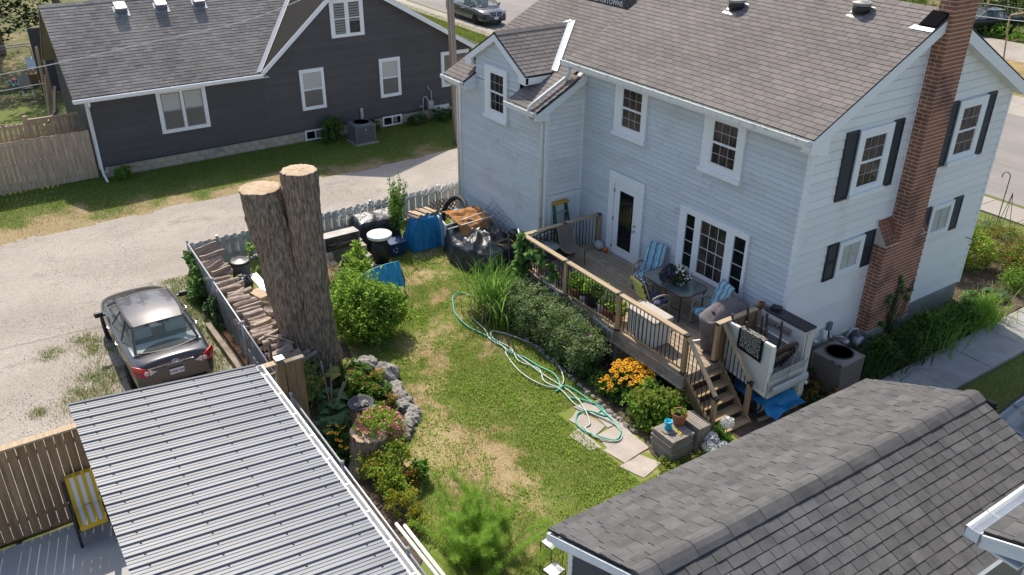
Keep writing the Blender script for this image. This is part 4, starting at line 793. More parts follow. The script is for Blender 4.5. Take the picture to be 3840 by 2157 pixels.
for i, (a, c) in enumerate(((13.47, 13.98), (14.09, 14.60))):
    b = MB(); df.box(b, a, c, 4.06, 5.24, .014, .018); b.build('room', M['roomdark'], tw_)
    z = 4.5 if i else 4.08
    while z < 5.2: b = MB(); df.box(b, a + .03, c - .03, z, z + .075, .02, .026); b.build('blind_slat', M['blind'], tw_); z += .1
    b = MB(); df.box(b, a, a + .03, 4.06, 5.24, .03, .045); df.box(b, c - .03, c, 4.06, 5.24, .03, .045); df.box(b, a + .03, c - .03, 4.62, 4.66, .03, .045); b.build('sash', M['trim'], tw_)
    for z0, z1 in ((4.06, 4.62), (4.66, 5.24)): b = MB(); df.box(b, a + .03, c - .03, z0, z1, .034, .037); b.build('pane', M['glass'], tw_)
for y0_, y1_ in ((11.82, 12.70), (15.28, 16.18)):
    b = MB(); df.box(b, y0_, y0_ + .06, .02, .44, 0, .05); df.box(b, y1_ - .06, y1_, .02, .44, 0, .05); df.box(b, y0_ + .06, y1_ - .06, .38, .44, 0, .05); df.box(b, y0_ + .06, y1_ - .06, .02, .08, 0, .05); m_ = (y0_ + y1_) / 2; df.box(b, m_ - .025, m_ + .025, .08, .38, 0, .05); bw = b.build('basement_window', M['trim'], K)
    b = MB(); df.box(b, y0_ + .06, y1_ - .06, .08, .38, .01, .014); b.build('room', M['roomdark'], bw); b = MB(); df.box(b, m_ + .06, m_ + .24, .1, .36, .016, .02); b.build('curtain', M['blind'], bw)
    for a, c in ((y0_ + .06, m_ - .025), (m_ + .025, y1_ - .06)): b = MB(); df.box(b, a, c, .08, .38, .026, .03); b.build('pane', M['glass'], bw)
b = MB()
for k in range(6):
    for r in range(3): df.box(b, 8.15 + k * .068, 8.19 + k * .068, .21 + r * .07, .26 + r * .07, -.02, .03)
b.build('vent_grille', M['galv'], K)
b = MB(); df.box(b, 17.72, 18.52, -.02, .05, .01, .06); df.box(b, 17.72, 18.52, .46, .53, .01, .06); df.box(b, 17.72, 17.79, .05, .46, .01, .06); df.box(b, 18.45, 18.52, .05, .46, .01, .06)
for k in range(6): df.box(b, 17.8 + k * .11, 17.9 + k * .11, .05, .46, .01, .045)
b.build('crawl_hatch', M['trim'], K)
b = MB(); df.box(b, 14.27, 14.40, .45, 1.0, .02, .10); b.build('disconnect_box', M['galv'], K, bevel=.01)
b = MB(); df.box(b, 17.36, 17.60, .52, .88, .12, .32); b.tube([df.P(17.62, .55, .1), df.P(17.62, 1.25, .1), df.P(17.52, 1.32, .08), df.P(17.5, 1.45, .03)], .022, 8); b.tube([df.P(17.2, -.1, .12), df.P(17.2, .95, .12), df.P(17.26, 1.05, .12), df.P(17.36, 1.02, .15), df.P(17.40, .88, .2)], .022, 8); b.lathe([(.02, 0), (.12, .01), (.13, .05), (.05, .08)], 12, df.P(17.1, .62, .14)); b.build('gas_meter', M['galv'], K, smooth=False)
MB().tube([df.P(4.3, .44, .03), df.P(8, .45, .035), df.P(12, .46, .03), df.P(16, .47, .035), df.P(17.7, .5, .03)], .012, 5).build('cable', M['blackpl'], K)
# air conditioner builders
def ac_unit(name, label, loc, sx, sy, h, mcase, rz, text=None, badge=None):
    t = thing(name, label, 'air conditioner', loc, rz=rz, local=True)
    MB().box(-sx / 2 - .06, sx / 2 + .06, -sy / 2 - .06, sy / 2 + .06, -.02, .05).build('base_pad', M['conc'], t)
    MB().box(-sx / 2 + .03, sx / 2 - .03, -sy / 2 + .03, sy / 2 - .03, .05, h - .06).build('coil', M['black'], t)
    b = MB()
    for cx in (-1, 1):
        for cy in (-1, 1): b.box(cx * sx / 2 - .05 * (cx > 0), cx * sx / 2 + .05 * (cx < 0), cy * sy / 2 - .05 * (cy > 0), cy * sy / 2 + .05 * (cy < 0), .05, h - .07)
    b.box(-sx / 2, sx / 2, -sy / 2, sy / 2, .05, .1); b.build('corner_post', mcase, t)
    b = MB(); z = .12
    while z < h - .09:
        for s in (-1, 1): b.box(-sx / 2 + .05, sx / 2 - .05, s * sy / 2 - .008, s * sy / 2 + .008, z, z + .016); b.box(s * sx / 2 - .008, s * sx / 2 + .008, -sy / 2 + .05, sy / 2 - .05, z, z + .016)
        z += .036
    b.build('louvre', mcase, t); b = MB(); k = int(sx / .05)
    for i in range(1, k):
        for s in (-1, 1): x = -sx / 2 + sx * i / k; b.box(x - .008, x + .008, s * sy / 2 - .012, s * sy / 2 + .012, .1, h - .08); y = -sy / 2 + sy * i / k; b.box(s * sx / 2 - .012, s * sx / 2 + .012, y - .008, y + .008, .1, h - .08)
    b.build('guard_bar', mcase, t); b = MB(); n = 32; o = []; r = min(sx, sy) * .40
    def sq(a, s): c, q = math.cos(a), math.sin(a); m = max(abs(c), abs(q)); return (c / m * sx / 2 * s, q / m * sy / 2 * s)
    for i in range(n):
        a0, a1 = 2 * PI * i / n + PI / 4, 2 * PI * (i + 1) / n + PI / 4; p0, p1 = sq(a0, 1.02), sq(a1, 1.02); c0, c1 = (r * math.cos(a0), r * math.sin(a0)), (r * math.cos(a1), r * math.sin(a1))
        b.face([(*p0, h - .045), (*p1, h - .045), (c1[0], c1[1], h), (c0[0], c0[1], h)]); b.face([(*p0, h - .09), (*p1, h - .09), (*p1, h - .045), (*p0, h - .045)]); b.face([(c0[0], c0[1], h), (c1[0], c1[1], h), (c1[0], c1[1], h - .14), (c0[0], c0[1], h - .14)])
    b.build('top_panel', mcase, t); b = MB().lathe([(r, -.13), (.001, -.13)], 24, (0, 0, h)); b.build('fan_well', M['iron'], t)
    b = MB()
    for i in range(4): a = i * PI / 2 + .4; d = V(math.cos(a), math.sin(a), 0); s_ = V(-d.y, d.x, 0); b.face([d * .06 + V(0, 0, h - .1), d * r * .9 + s_ * -.08 + V(0, 0, h - .115), d * r * .9 + s_ * .1 + V(0, 0, h - .085), d * .06 + s_ * .06 + V(0, 0, h - .09)])
    b.lathe([(.07, -.1), (.07, -.07), (.001, -.06)], 12, (0, 0, h)); b.build('fan_blade', M['acgrey'], t)
    b = MB()
    for q in np.linspace(.25, 1, 6): b.lathe([(r * q - .007, -.006), (r * q + .007, -.006), (r * q + .007, .004), (r * q - .007, .004)], 28, (0, 0, h))
    for i in range(8): a = i * PI / 4; b.bar((.05 * math.cos(a), .05 * math.sin(a), h - .002), (r * math.cos(a), r * math.sin(a), h - .002), .014, .01)
    b.build('fan_grille', M['black'], t); return t
def text(body, size, m, parent, M_, ext=.002, sx=1.0, name='lettering'):
    c = bpy.data.curves.new(name, 'FONT'); c.body = body; c.size = size; c.extrude = ext; c.align_x = 'CENTER'; c.align_y = 'CENTER'; c.materials.append(m)
    tmp = bpy.data.objects.new(name, c); COL.objects.link(tmp); bpy.context.view_layer.update(); me = bpy.data.meshes.new_from_object(tmp.evaluated_get(bpy.context.evaluated_depsgraph_get())); bpy.data.objects.remove(tmp)
    o = bpy.data.objects.new(name, me); link(o, parent); o.matrix_basis = M_ @ Matrix.Diagonal((sx, 1, 1, 1)); return o
a1 = ac_unit('air_conditioner', 'dark grey air conditioner on a concrete pad against the charcoal house', (-31.15, 13.75, 0), .82, .86, .82, M['acgrey'], 0)
MB().tube([(.409, 0, .60), (.424, 0, .60)], .035, 14).build('badge', M['cyanpl'], a1)
a2 = ac_unit('air_conditioner', 'taupe air conditioner with its maker name down one corner beside the brick chimney', (-9.42, 15.32, 0), .80, .80, .86, M['acbrown'], R(2))
M['lett_w'] = mat('white_lettering', (.75, .75, .75), .5); M['lett_k'] = mat('dark_lettering', (.03, .03, .035), .6); M['lett_b'] = mat('blue_lettering', (.03, .06, .30), .5)
b = MB().box(.10, .34, -.418, -.412, .795, .845); b.build('badge', M['lett_k'], a2); text('YORK', .052, M['lett_w'], a2, Matrix.Translation((.23, -.419, .82)) @ Matrix.Rotation(PI / 2, 4, 'X'), sx=1.2)
MB().box(.115, .155, -.421, -.418, .805, .835).build('badge', M['lett_b'], a2)
b = MB().box(.335, .408, -.410, -.402, .1, .74); b.build('corner_plate', M['acbrown'], a2)
for i, chh in enumerate('YORK'): text(chh, .085, M['lett_k'], a2, Matrix.Translation((.372, -.4115, .56 - i * .095)) @ Matrix.Rotation(PI / 2, 4, 'X'))
# ------------------------------------------------------------ garage, slightly turned
GA = thing('garage', 'detached garage with a charcoal shingle roof and a thick ridge', 'garage', (-5.16, 5.3, 0), rz=R(-1.2), local=True)
GLn, GE, GW, GEZ, GRZ = 6.78, 1.80, 1.62, 2.80, 3.57
b = MB(); b.box(-GW, GW, .28, GLn - .28, 0, GEZ - .12); gw = b.build('wall', mat('slate_siding', (.075, .085, .092), .6), GA)
fgw = wallframe((0, .28, 0), (1, 0, 0), (0, -1, 0)); siding(gw, fgw, [(-GW, .2), (GW, .2), (GW, GEZ - .05), (0, GRZ - .15), (-GW, GEZ - .05)], .12, mat('slate_board', (.075, .085, .092), .6, rnd=.06), .2)
MB().prism([(-GW, .28, GEZ - .13), (GW, .28, GEZ - .13), (0, .28, GRZ - .12)], (0, GLn - .56, 0)).build('gable', M['dsiding'], GA)
MB().box(-GW - .02, -GW + .07, .25, .34, 0, GEZ - .1).build('corner_trim', M['trim'], GA)
for s in (-1, 1):
    e0, e1 = ((-GE, GLn, GEZ), (-GE, 0, GEZ)) if s < 0 else ((GE, 0, GEZ), (GE, GLn, GEZ)); f_ = roofframe(e0, e1, (0, e0[1], GRZ)); lw = math.hypot(GE, GRZ - GEZ); pv = [(0, 0), (GLn, 0), (GLn, lw), (0, lw)]
    rr = roofslab(GA, f_, pv, t=.03, name='roof_slope'); mw = Matrix.Translation(GA.location) @ Matrix.Rotation(R(-1.2), 4, 'Z')
    def shingle_local(cap):
        items = []; v = 0; r = 0; tw, ex = .225, .148
        while v < lw:
            u = -random.random() * tw
            while u < GLn:
                wd = tw * random.uniform(.8, 1.25); q = clip_convex([(u, v), (u + wd - .008, v), (u + wd - .008, v + ex - .007), (u, v + ex - .007)], pv)
                if len(q) >= 3 and parea(q) > .004: items.append((q, v))
                u += wd
            v += ex; r += 1
        items.sort(key=lambda it: ((mw @ f_.P(sum(p[0] for p in it[0]) / len(it[0]), it[1])) - Vector((0, 0, CAM_H))).length)
        def seen(it):
            p = (mw @ f_.P(sum(p[0] for p in it[0]) / len(it[0]), it[1])) - Vector((0, 0, CAM_H)); z = p.dot(fw); return z > 0 and abs(p.dot(rt) / z) < .60 and abs(p.dot(up) / z) < .345
        first = [i for i in items if seen(i)][:cap]; fid = set(map(id, first)); rb = MB()
        for it in items:
            b = MB() if id(it) in fid else rb; q, v = it; n = len(q); base = len(b.v); lf = random.choice((0, 0, .005, .005, .002)); th = lambda vv: .012 * (1 - .8 * (vv - v) / .148) + lf
            b.v += [tuple(f_.P(p[0], p[1], -.004)) for p in q] + [tuple(f_.P(p[0], p[1], th(p[1]))) for p in q]; b.addf(base, [tuple(range(n, 2 * n))] + [(i, (i + 1) % n, n + (i + 1) % n, n + i) for i in range(n)])
            if b is not rb: b.build('shingle', M['shingle_g'], rr)
        if rb.v: rb.build('shingle_field', M['shingle_g'], rr, kind='stuff')
    shingle_local(150)
    MB().prism([(s * GE, -.02, GEZ - .07), (0, -.02, GRZ - .07), (0, -.02, GRZ - .2), (s * GE, -.02, GEZ - .2)], (0, .03, 0)).build('rake_board', M['white'], GA); MB().prism([(s * GE, GLn - .01, GEZ - .07), (0, GLn - .01, GRZ - .07), (0, GLn - .01, GRZ - .2), (s * GE, GLn - .01, GEZ - .2)], (0, .03, 0)).build('rake_board', M['white'], GA)
    MB().box(*sorted((s * GE, s * (GE - .03))), 0, GLn, GEZ - .19, GEZ - .07).build('fascia', M['white'], GA); MB().prism([(s * GE, .0, GEZ - .18), (s * GW, 0, GEZ - .18), (0, 0, GRZ - .2), (0, 0, GRZ - .18)], (0, .28, 0)).build('soffit', M['white'], GA)
y = -.02; k = 0
while y < GLn - .02:
    b = MB(); e = min(y + .285, GLn + .02); hh = .03 + (k % 2) * .006; prof = [(-.165, -.075 + .0), (-.10, -.035), (-.03, 0.0), (.03, 0.0), (.10, -.035), (.165, -.075)]; off = [(x, GRZ + hh + z) for x, z in prof]
    for i in range(5): b.face([(off[i][0], y, off[i][1]), (off[i + 1][0], y, off[i + 1][1]), (off[i + 1][0], e, off[i + 1][1] - .004), (off[i][0], e, off[i][1] - .004)])
    b.face([(p[0], y, p[1]) for p in off]); b.face([(off[0][0], y, off[0][1]), (off[0][0], e, off[0][1]), (off[0][0], e, off[0][1] - .02), (off[0][0], y, off[0][1] - .02)]); b.face([(off[5][0], y, off[5][1]), (off[5][0], e, off[5][1]), (off[5][0], e, off[5][1] - .02), (off[5][0], y, off[5][1] - .02)])
    b.build('ridge_cap', M['shingle_g'], GA); y += .285; k += 1
# neighbouring eave at the lower right
NB = thing('neighbouring_house', 'corner of a pale sided house with an open white gutter above the garage roof', 'house', (-1.5, 9, 0))
nx, ny, nz = -2.84, 7.55, 5.0
MB().box(-2.3, 4, ny + .25, 16, 0, nz - .2).build('wall', M['siding'], NB); nfr = wallframe((0, ny + .25, 0), (1, 0, 0), (0, -1, 0))
nwl = [c for c in NB.children][0]; siding(nwl, nfr, [(-2.3, 2.8), (3, 2.8), (3, nz - .1), (-2.3, nz - .1)], .2, M['siding'], 2.8)
fnb = roofframe((nx + .16, 16, nz), (nx + .16, ny + .02, nz), (nx + 2.2, 16, nz + .75)); pv = [(0, 0), (16 - ny - .02, 0), (16 - ny - .02, 2.2), (0, 2.2)]; rr = roofslab(NB, fnb, pv, t=.03); shingles(rr, fnb, pv, .30, .142, M['shingle_g'], cap=80, extra=.2, jitter=.1)
gutter(NB, (nx + .16, ny - .02, nz - .02), (nx + .16, 16, nz - .02), (-1, 0, 0), w=.16, h=.14, silt=False, m=M['white'])
MB().prism([(nx + .17, ny, nz - .2), (nx + 2.2, ny, nz + .52), (nx + 2.2, ny, nz + .70), (nx + .17, ny, nz - .035)], (0, .03, 0)).build('rake_board', M['white'], NB); MB().prism([(nx + .17, ny - .01, nz - .075), (nx + 2.2, ny - .01, nz + .67), (nx + 2.2, ny - .01, nz + .715), (nx + .17, ny - .01, nz - .03)], (0, .02, 0)).build('drip_edge', M['white'], NB)
MB().box(nx + .17, -2.28, ny + .03, 16, nz - .2, nz - .17).build('soffit', M['white'], NB)
# ------------------------------------------------------------ metal patio roof
PA = thing('patio_shelter', 'lean-to shelter with a ribbed bare metal roof and white gutter', 'shelter', (-9, 2, 0))
x0_, x1_, ya_, yb_, za_, zb_ = -13.36, -5.0, .42, 3.46, 2.96, 2.62; pit = .2345
M['metal'] = mat('ribbed_steel', (.19, .197, .215), .5, metal=.05, spec=.42, rnd=.07, fine=(3, .14), c2=(.14, .146, .163), ns=1.2, streak=(1, .25, 1)); sl_ = (zb_ - za_) / (yb_ - ya_)
npan = 9; pw_ = (x1_ - x0_) / npan; k = round(pw_ / pit); pit = pw_ / k
prof = [(0, 0), (.008, .026), (.024, .026), (.034, 0), (.075, 0), (.082, .007), (.096, .007), (.103, 0), (.142, 0), (.149, .007), (.163, .007), (.170, 0)]
for i in range(npan):
    b = MB(); xs = [(x0_ + i * pw_ + j * pit + px * pit / .2345, pz) for j in range(k) for px, pz in prof] + [(x0_ + (i + 1) * pw_, 0)]
    dz = .001 * (i % 2)
    for (xa, pa), (xb, pb) in zip(xs[:-1], xs[1:]): b.face([(xa, ya_, za_ + pa + dz), (xb, ya_, za_ + pb + dz), (xb, yb_, zb_ + pb + dz), (xa, yb_, zb_ + pa + dz)])
    o = b.build('roof_panel', M['metal'], PA); s = MB()
    for j in range(k):
        for t in (.08, .36, .64, .92): xx = x0_ + i * pw_ + j * pit + .055 * pit / .2345; yy = ya_ + (yb_ - ya_) * t; s.lathe([(.016, 0), (.016, .006), (.008, .013), (.001, .013)], 6, (xx, yy, za_ + sl_ * (yy - ya_) + .001))
    s.build('screw', M['iron'], o)
for yy in (.6, 1.95, 3.3): MB().box(x0_ + .05, x1_, yy - .04, yy + .04, za_ + sl_ * (yy - ya_) - .16, za_ + sl_ * (yy - ya_) - .012).build('purlin', M['oldwood'], PA)
for xx in (x0_ + .1, -9.2, x1_ - .1):
    for yy in (.6, 3.3): MB().box(xx - .045, xx + .045, yy - .045, yy + .045, .03, za_ + sl_ * (yy - ya_) - .16).build('post', M['railw'], PA)
MB().prism([(x0_ - .014, ya_, za_ - .06), (x0_ - .014, yb_, zb_ - .06), (x0_ - .014, yb_, zb_ + .028), (x0_ - .014, ya_, za_ + .028)], (.012, 0, 0)).build('edge_trim', M['acgrey'], PA)
gutter(PA, (x0_ + .02, yb_ + .005, zb_ - .01), (x1_, yb_ + .005, zb_ - .01), (0, 1, 0), w=.12, m=mat('white_gutter', (.8, .79, .77), .35, fine=(20, .05)), hangers=.68, silt=False)
# ------------------------------------------------------------ fences
def board_fence(root, p0, p1, bw, gap, h, m, z0=.04, th=.02, dog=False, hj=.02, side=0, jit=.004):
    p0, p1 = Vector(p0), Vector(p1); d = (p1 - p0).normalized(); n = V(-d.y, d.x, 0); L = (p1 - p0).length; t = 0; k = 0
    while t + bw <= L + .01:
        hh = h + random.uniform(-hj, hj); a = p0 + d * t + n * (side * (k % 2)); c = a + d * bw; w_ = n * th; z = V(0, 0, 1); lean = d * random.uniform(-jit, jit)
        prof = [(0, z0), (bw, z0), (bw, hh - (.03 if dog else 0))] + ([(bw - .03, hh), (.03, hh)] if dog else []) + [(0, hh - (.03 if dog else 0))]
        MB().prism([a + d * u + z * v + lean * (v / h) for u, v in prof], w_).build('board', m, root); t += bw + gap; k += 1
# tall weathered fence by the charcoal house
F1 = thing('board_fence', 'weathered grey brown board fence running up to the charcoal house', 'fence', (-32.52, 0, 0))
board_fence(F1, (-32.52, -6, 0), (-32.52, 4.02, 0), .142, .012, 1.80, M['fencew'])
for z in (.3, .95, 1.6): MB().box(-32.60, -32.525, -6, 4.0, z, z + .09).build('rail', M['fencew'], F1)
for y in (-4.4, -2, .4, 2.8): MB().box(-32.68, -32.60, y, y + .09, 0, 1.75).build('post', M['fencew'], F1)
F2 = thing('board_gate', 'weathered board gate with diagonal brace behind the grey brown fence', 'gate', (-34.0, 2, 0))
board_fence(F2, (-34.02, -.9, 0), (-34.02, 3.95, 0), .125, .045, 2.0, M['fencew'], hj=.04)
MB().bar((-33.98, .2, .45), (-33.98, 2.2, 1.7), .04, .09).build('brace', M['fencew'], F2); MB().bar((-33.98, 2.6, .45), (-33.98, 3.7, 1.5), .04, .09).build('brace', M['fencew'], F2)
MB().box(-34.08, -33.97, 2.35, 3.98, 1.98, 2.07).build('cap_rail', M['fencew'], F2); MB().box(-34.08, -33.97, -.9, 2.2, 1.85, 1.94).build('rail', M['fencew'], F2); MB().box(-34.1, -33.98, 2.2, 2.33, 0, 2.2).build('post', M['fencew'], F2)
F2b = thing('lumber_rack', 'leaning frame of weathered lumber against the end of the charcoal house', 'timber', (-36, 3.7, 0))
for a, c in (((-35.6, 3.0, 0), (-36.9, 3.75, 2.4)), ((-36.6, 3.6, 1.6), (-35.2, 2.9, 1.4)), ((-35.0, 3.6, 0), (-35.6, 3.6, 1.6)), ((-38, 3.7, 0), (-38, 3.7, 3.2)), ((-38.6, 3.4, 0), (-37.6, 3.6, 2.7)), ((-40, 3.6, 0), (-39.6, 3.7, 3.4))): MB().bar(a, c, .09, .09).build('beam', M['fencew'], F2b)
# fence by the patio
F3 = thing('cedar_fence', 'brown cedar board fence with flat cap behind the yellow striped chair', 'fence', (-14.25, 0, 0))
board_fence(F3, (-14.23, -4.2, 0), (-14.23, 4.05, 0), .140, .008, 1.95, M['fencer'], hj=.0, jit=.002)
MB().box(-14.32, -14.16, -4.2, 4.1, 1.952, 1.99).build('cap_rail', M['railt'], F3)
for z in (.35, 1.65): MB().box(-14.30, -14.255, -4.2, 4.05, z, z + .09).build('rail', M['fencer'], F3)
for y in (-3.2, -.92, 1.4): MB().box(-14.39, -14.30, y, y + .09, 0, 1.95).build('post', M['fencer'], F3)
MB().box(-14.34, -14.2, 4.10, 4.24, 0, 2.02).build('end_post', M['fencer'], F3); MB().box(-14.36, -14.18, 4.08, 4.26, 2.022, 2.05).build('post_cap', M['galv'], F3)
board_fence(F3, (-14.25, 4.28, 0), (-14.25, 4.72, 0), .17, .01, 1.90, M['fencer'], hj=.0); MB().box(-14.32, -14.2, 4.26, 4.66, 1.905, 1.94).build('cap_rail', M['oldwood'], F3)
# white boards along the lane
F4 = thing('white_fence', 'low white board on board fence between the gravel lane and the yard', 'fence', (-23.2, 9, 0))
y = 4.75; k = 0
while y < 14.6:
    hh = .86 + random.uniform(-.015, .015); dx = .045 if k % 2 else -.045; a = V(-23.2 + dx, y, 0)
    MB().prism([a + V(0, u, v) for u, v in ((0, .04), (.135, .04), (.135, hh - .03), (.10, hh), (.035, hh), (0, hh - .03))], (.018, 0, 0)).build('board', M['wfence'], F4); y += .118 if not k % 2 else .125; k += 1
for z in (.22, .66): MB().box(-23.222, -23.155, 4.75, 14.6, z, z + .08).build('rail', M['wfence'], F4)
for y in (5.5, 7.9, 10.3, 12.7, 14.2): MB().tube([(-23.14, y, 0), (-23.14, y, .95)], .035, 10).build('post', M['galv'], F4)
# chain link fences
M['wire'] = mat('chain_wire', (.34, .36, .38), .4, metal=.6)
def chain_fence(label, p0, p1, h, posts, cell=.055):
    p0, p1 = Vector(p0), Vector(p1); d = (p1 - p0); L = d.length; d.normalize(); t = thing('chain_link_fence', label, 'fence', (p0 + p1) / 2)
    for s in posts: p = p0 + d * s; MB().tube([p, p + V(0, 0, h + .06)], .03, 8).build('post', M['galv'], t, smooth=True); MB().lathe([(.035, 0), (.035, .03), (.001, .05)], 8, p + V(0, 0, h + .05)).build('post_cap', M['galv'], t)
    MB().tube([p0 + V(0, 0, h), p1 + V(0, 0, h)], .021, 8).build('top_rail', M['galv'], t, smooth=True)
    V_, F_ = [], []; r = .0022; H_ = h - .06; n = V(-d.y, d.x, 0) * r; q = 0
    def wire(a, c):
        nonlocal q
        dirv = (c - a).normalized(); o1 = dirv.cross(n.normalized()) * r
        for o in (n, -n * .5 + o1 * .87, -n * .5 - o1 * .87): V_.extend([a + o, c + o])
        for i in range(3): F_.append((q + 2 * i, q + 2 * i + 1, q + (2 * i + 3) % 6, q + (2 * i + 2) % 6))
        q += 6
    s = -H_
    while s < L:
        for sg in (1, -1):
            a, c = (s, 0) if sg > 0 else (s, H_), (s + H_, H_) if sg > 0 else (s + H_, 0); (u0, v0), (u1, v1) = a, c
            if u0 < 0: f = -u0 / (u1 - u0); v0 += (v1 - v0) * f; u0 = 0
            if u1 > L: f = (L - u0) / (u1 - u0); v1 = v0 + (v1 - v0) * f; u1 = L
            if u1 - u0 > .01: wire(p0 + d * u0 + V(0, 0, v0 + .03), p0 + d * u1 + V(0, 0, v1 + .03))
        s += cell
    np_mesh('mesh', np.array([tuple(v) for v in V_]), np.array(F_), M['wire'], t); return t
chain_fence('chain link fence beside the firewood and the parked sedan', (-22.5, 4.55, 0), (-15.0, 4.28, 0), 1.2, (0, 2.6, 5.1, 7.5))
chain_fence('chain link fence close along the gutter of the metal roof', (-14.2, 4.26, 0), (-6.5, 4.22, 0), 1.2, (.1, 2.6, 5.1))
b = MB(); b.tube([(-15.3, 4.32, .6), (-15.3, 4.32, 1.75)], .028, 8); b.build('lamp_post', M['bronze'], smooth=True, loc=(-15.3, 4.32, 0), label='thin brown post at the end of the chain link fence holding a lamp', cat='post')
MB().lathe([(.001, 0), (.07, .03), (.09, .1), (.05, .17), (.001, .2)], 10, (-15.62, 4.42, 1.0)).build('garden_lamp', M['blackpl'], smooth=True, loc=(-15.62, 4.42, 1.0), label='black garden spotlight on the top rail by the firewood', cat='lamp')
for p0, p1 in (((-9.95, 4.45, 1.0), (-7.2, 4.46, 1.02)), ((-9.8, 4.53, 1.04), (-7.0, 4.52, 1.05))):
    MB().tube([p0, p1], .03, 10).build('pipe', M['whitepl'], smooth=True, loc=p0, label='longer white pipe lying along the chain link fence' if p0[0] < -9.9 else 'white pipe on the yard side of the pipe pair by the fence', cat='pipe', group='white pipes by the fence')
# ------------------------------------------------------------ double tree trunk
def trunk(name, axis, rad, root, n=150, seg=90, flare=0):
    axis = [Vector(p) for p in axis]; b = MB()
    def at(t):
        i = min(int(t * (len(axis) - 1)), len(axis) - 2); f = t * (len(axis) - 1) - i; return axis[i].lerp(axis[i + 1], f), rad[i] + (rad[i + 1] - rad[i]) * f
    Hh = (axis[-1] - axis[0]).length
    def P(i, j):
        t = i / (seg - 1); c, r = at(t); a = 2 * PI * j / n; ca, sa = math.cos(a), math.sin(a); z = t * Hh; q = V(ca * r * 9, sa * r * 9, z * 1.6); q2 = V(ca * r * 19 + 7, sa * r * 19, z * 3.4)
        fur = (1 - abs(mn.noise(q)) * 2.4) * .6 + (1 - abs(mn.noise(q2)) * 2.4) * .4; big = mn.noise(V(ca * 1.4, sa * 1.4, z * .7))
        fl = 1 + flare * max(0, 1 - t * 3.2) ** 2 * (1 + .5 * math.sin(a * 5 + 1)); return c + V(ca, sa, 0) * (r * fl * (1 + .07 * big) - .045 * fur + .02)
    b.grid(P, seg, n, close=True); o = b.build(name, M['bark'], root, smooth=True)
    b = MB(); ring = [P(seg - 1, j) for j in range(n)]; cc = sum(ring, Vector()) / n; rings = [[cc + (p - cc) * k + V(0, 0, h + .012 * mn.noise(p * 5)) for p in ring] for k, h in ((1, .004), (.94, .014), (.6, .022), (.25, .018))]
    b.grid(lambda i, j: rings[i][j], 4, n, close=True); b.face(rings[3]); b.build('cut_face', M['cutwood'], o); return o
TT = thing('dead_tree', 'tall double trunk of a felled tree cut flat on top with furrowed bark', 'tree', (-16.7, 5.7, 0))
trunk('trunk', [(-16.78, 5.62, -.05), (-16.82, 5.55, .85), (-16.92, 5.43, 2.05), (-17.0, 5.3, 3.0), (-17.07, 5.2, 3.75), (-17.12, 5.12, 4.46)], [.50, .50, .50, .46, .45, .43], TT, flare=.22)
trunk('trunk', [(-16.62, 5.85, -.05), (-16.62, 5.84, .85), (-16.6, 5.84, 2.05), (-16.6, 5.84, 3.1), (-16.61, 5.84, 4.87)], [.44, .40, .355, .35, .37], TT, flare=.2)
# ------------------------------------------------------------ firewood
def log_mesh(L, r, split=False, seed=0):
    rg = random.Random(seed); b = MB(); n = 9 if not split else 5; ph = [rg.uniform(.85, 1.15) for _ in range(n)]; bend = rg.uniform(-.05, .05)
    if split: ang = [0, .5, 1.0, 1.55, 3.9]; ph = [1, 1, 1, 1, .18]
    else: ang = [2 * PI * j / n for j in range(n)]
    def P(i, j): t = i / 4 - .5; k = ph[j] * (1 + .05 * math.sin(i * 2 + j)); return V(t * L, r * k * math.cos(ang[j]) + bend * (t * t - .25) * 4 * .5, r * k * math.sin(ang[j]) - (r * .4 if split else 0))
    b.grid(P, 5, n, close=True); b.m = 1; b.face([P(0, j) for j in range(n)]); b.face([P(4, j) for j in range(n)][::-1]); return b.mesh('log', [M['logbark'], M['cutwood']])
LG_ = [log_mesh(.62, .075, False, i) for i in range(4)]; SPL = [log_mesh(.50, .15, True, i) for i in range(3)]
GRP = 'firewood logs stacked along the chain link fence'; lab = 'grey barked firewood log in the long stack along the chain link fence'
x = -22.2; row = 0
while x < -15.75:
    r = random.uniform(.7, 1.35); st = .162 * r * (1.2 if x < -20.6 else 1); top = .93 - .10 * (abs(x + 19.2) < 1.4) - .12 * (x < -20.4) * (x > -21.6) + random.uniform(-.06, .05)
    for lay in (0, 1):
        o = bpy.data.objects.new('log', random.choice(LG_)); COL.objects.link(o); tag(o, lab, 'log', GRP)
        o.location = (x + .06 * lay, 4.86 + random.uniform(-.10, .12), top - .15 * lay); o.rotation_euler = (random.uniform(0, 6), random.uniform(-.14, .14), PI / 2 + .14 + random.uniform(-.26, .26)); o.scale = (random.uniform(.65, 1.15), r, r)
    x += st
x = -18.7
while x < -16.0:
    o = bpy.data.objects.new('log', random.choice(LG_)); COL.objects.link(o); tag(o, lab, 'log', GRP); r = random.uniform(.7, 1.1); o.location = (x, 5.28 + random.uniform(-.06, .06), .62 + random.uniform(-.08, .08) - .2 * (x < -17.4)); o.rotation_euler = (random.uniform(0, 6), random.uniform(-.3, .1), PI / 2 + random.uniform(-.3, .4)); o.scale = (.9, r, r); x += .17
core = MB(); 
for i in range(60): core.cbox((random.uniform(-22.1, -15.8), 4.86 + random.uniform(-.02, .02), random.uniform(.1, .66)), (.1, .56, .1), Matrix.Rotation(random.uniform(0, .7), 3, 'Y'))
core.box(-22.2, -15.75, 4.68, 5.06, .02, .62); core.build('log_heap', M['dark_wood'], loc=(-19, 4.86, 0), label='shadowed lower layers of the firewood stack along the fence', cat='firewood', kind='stuff')
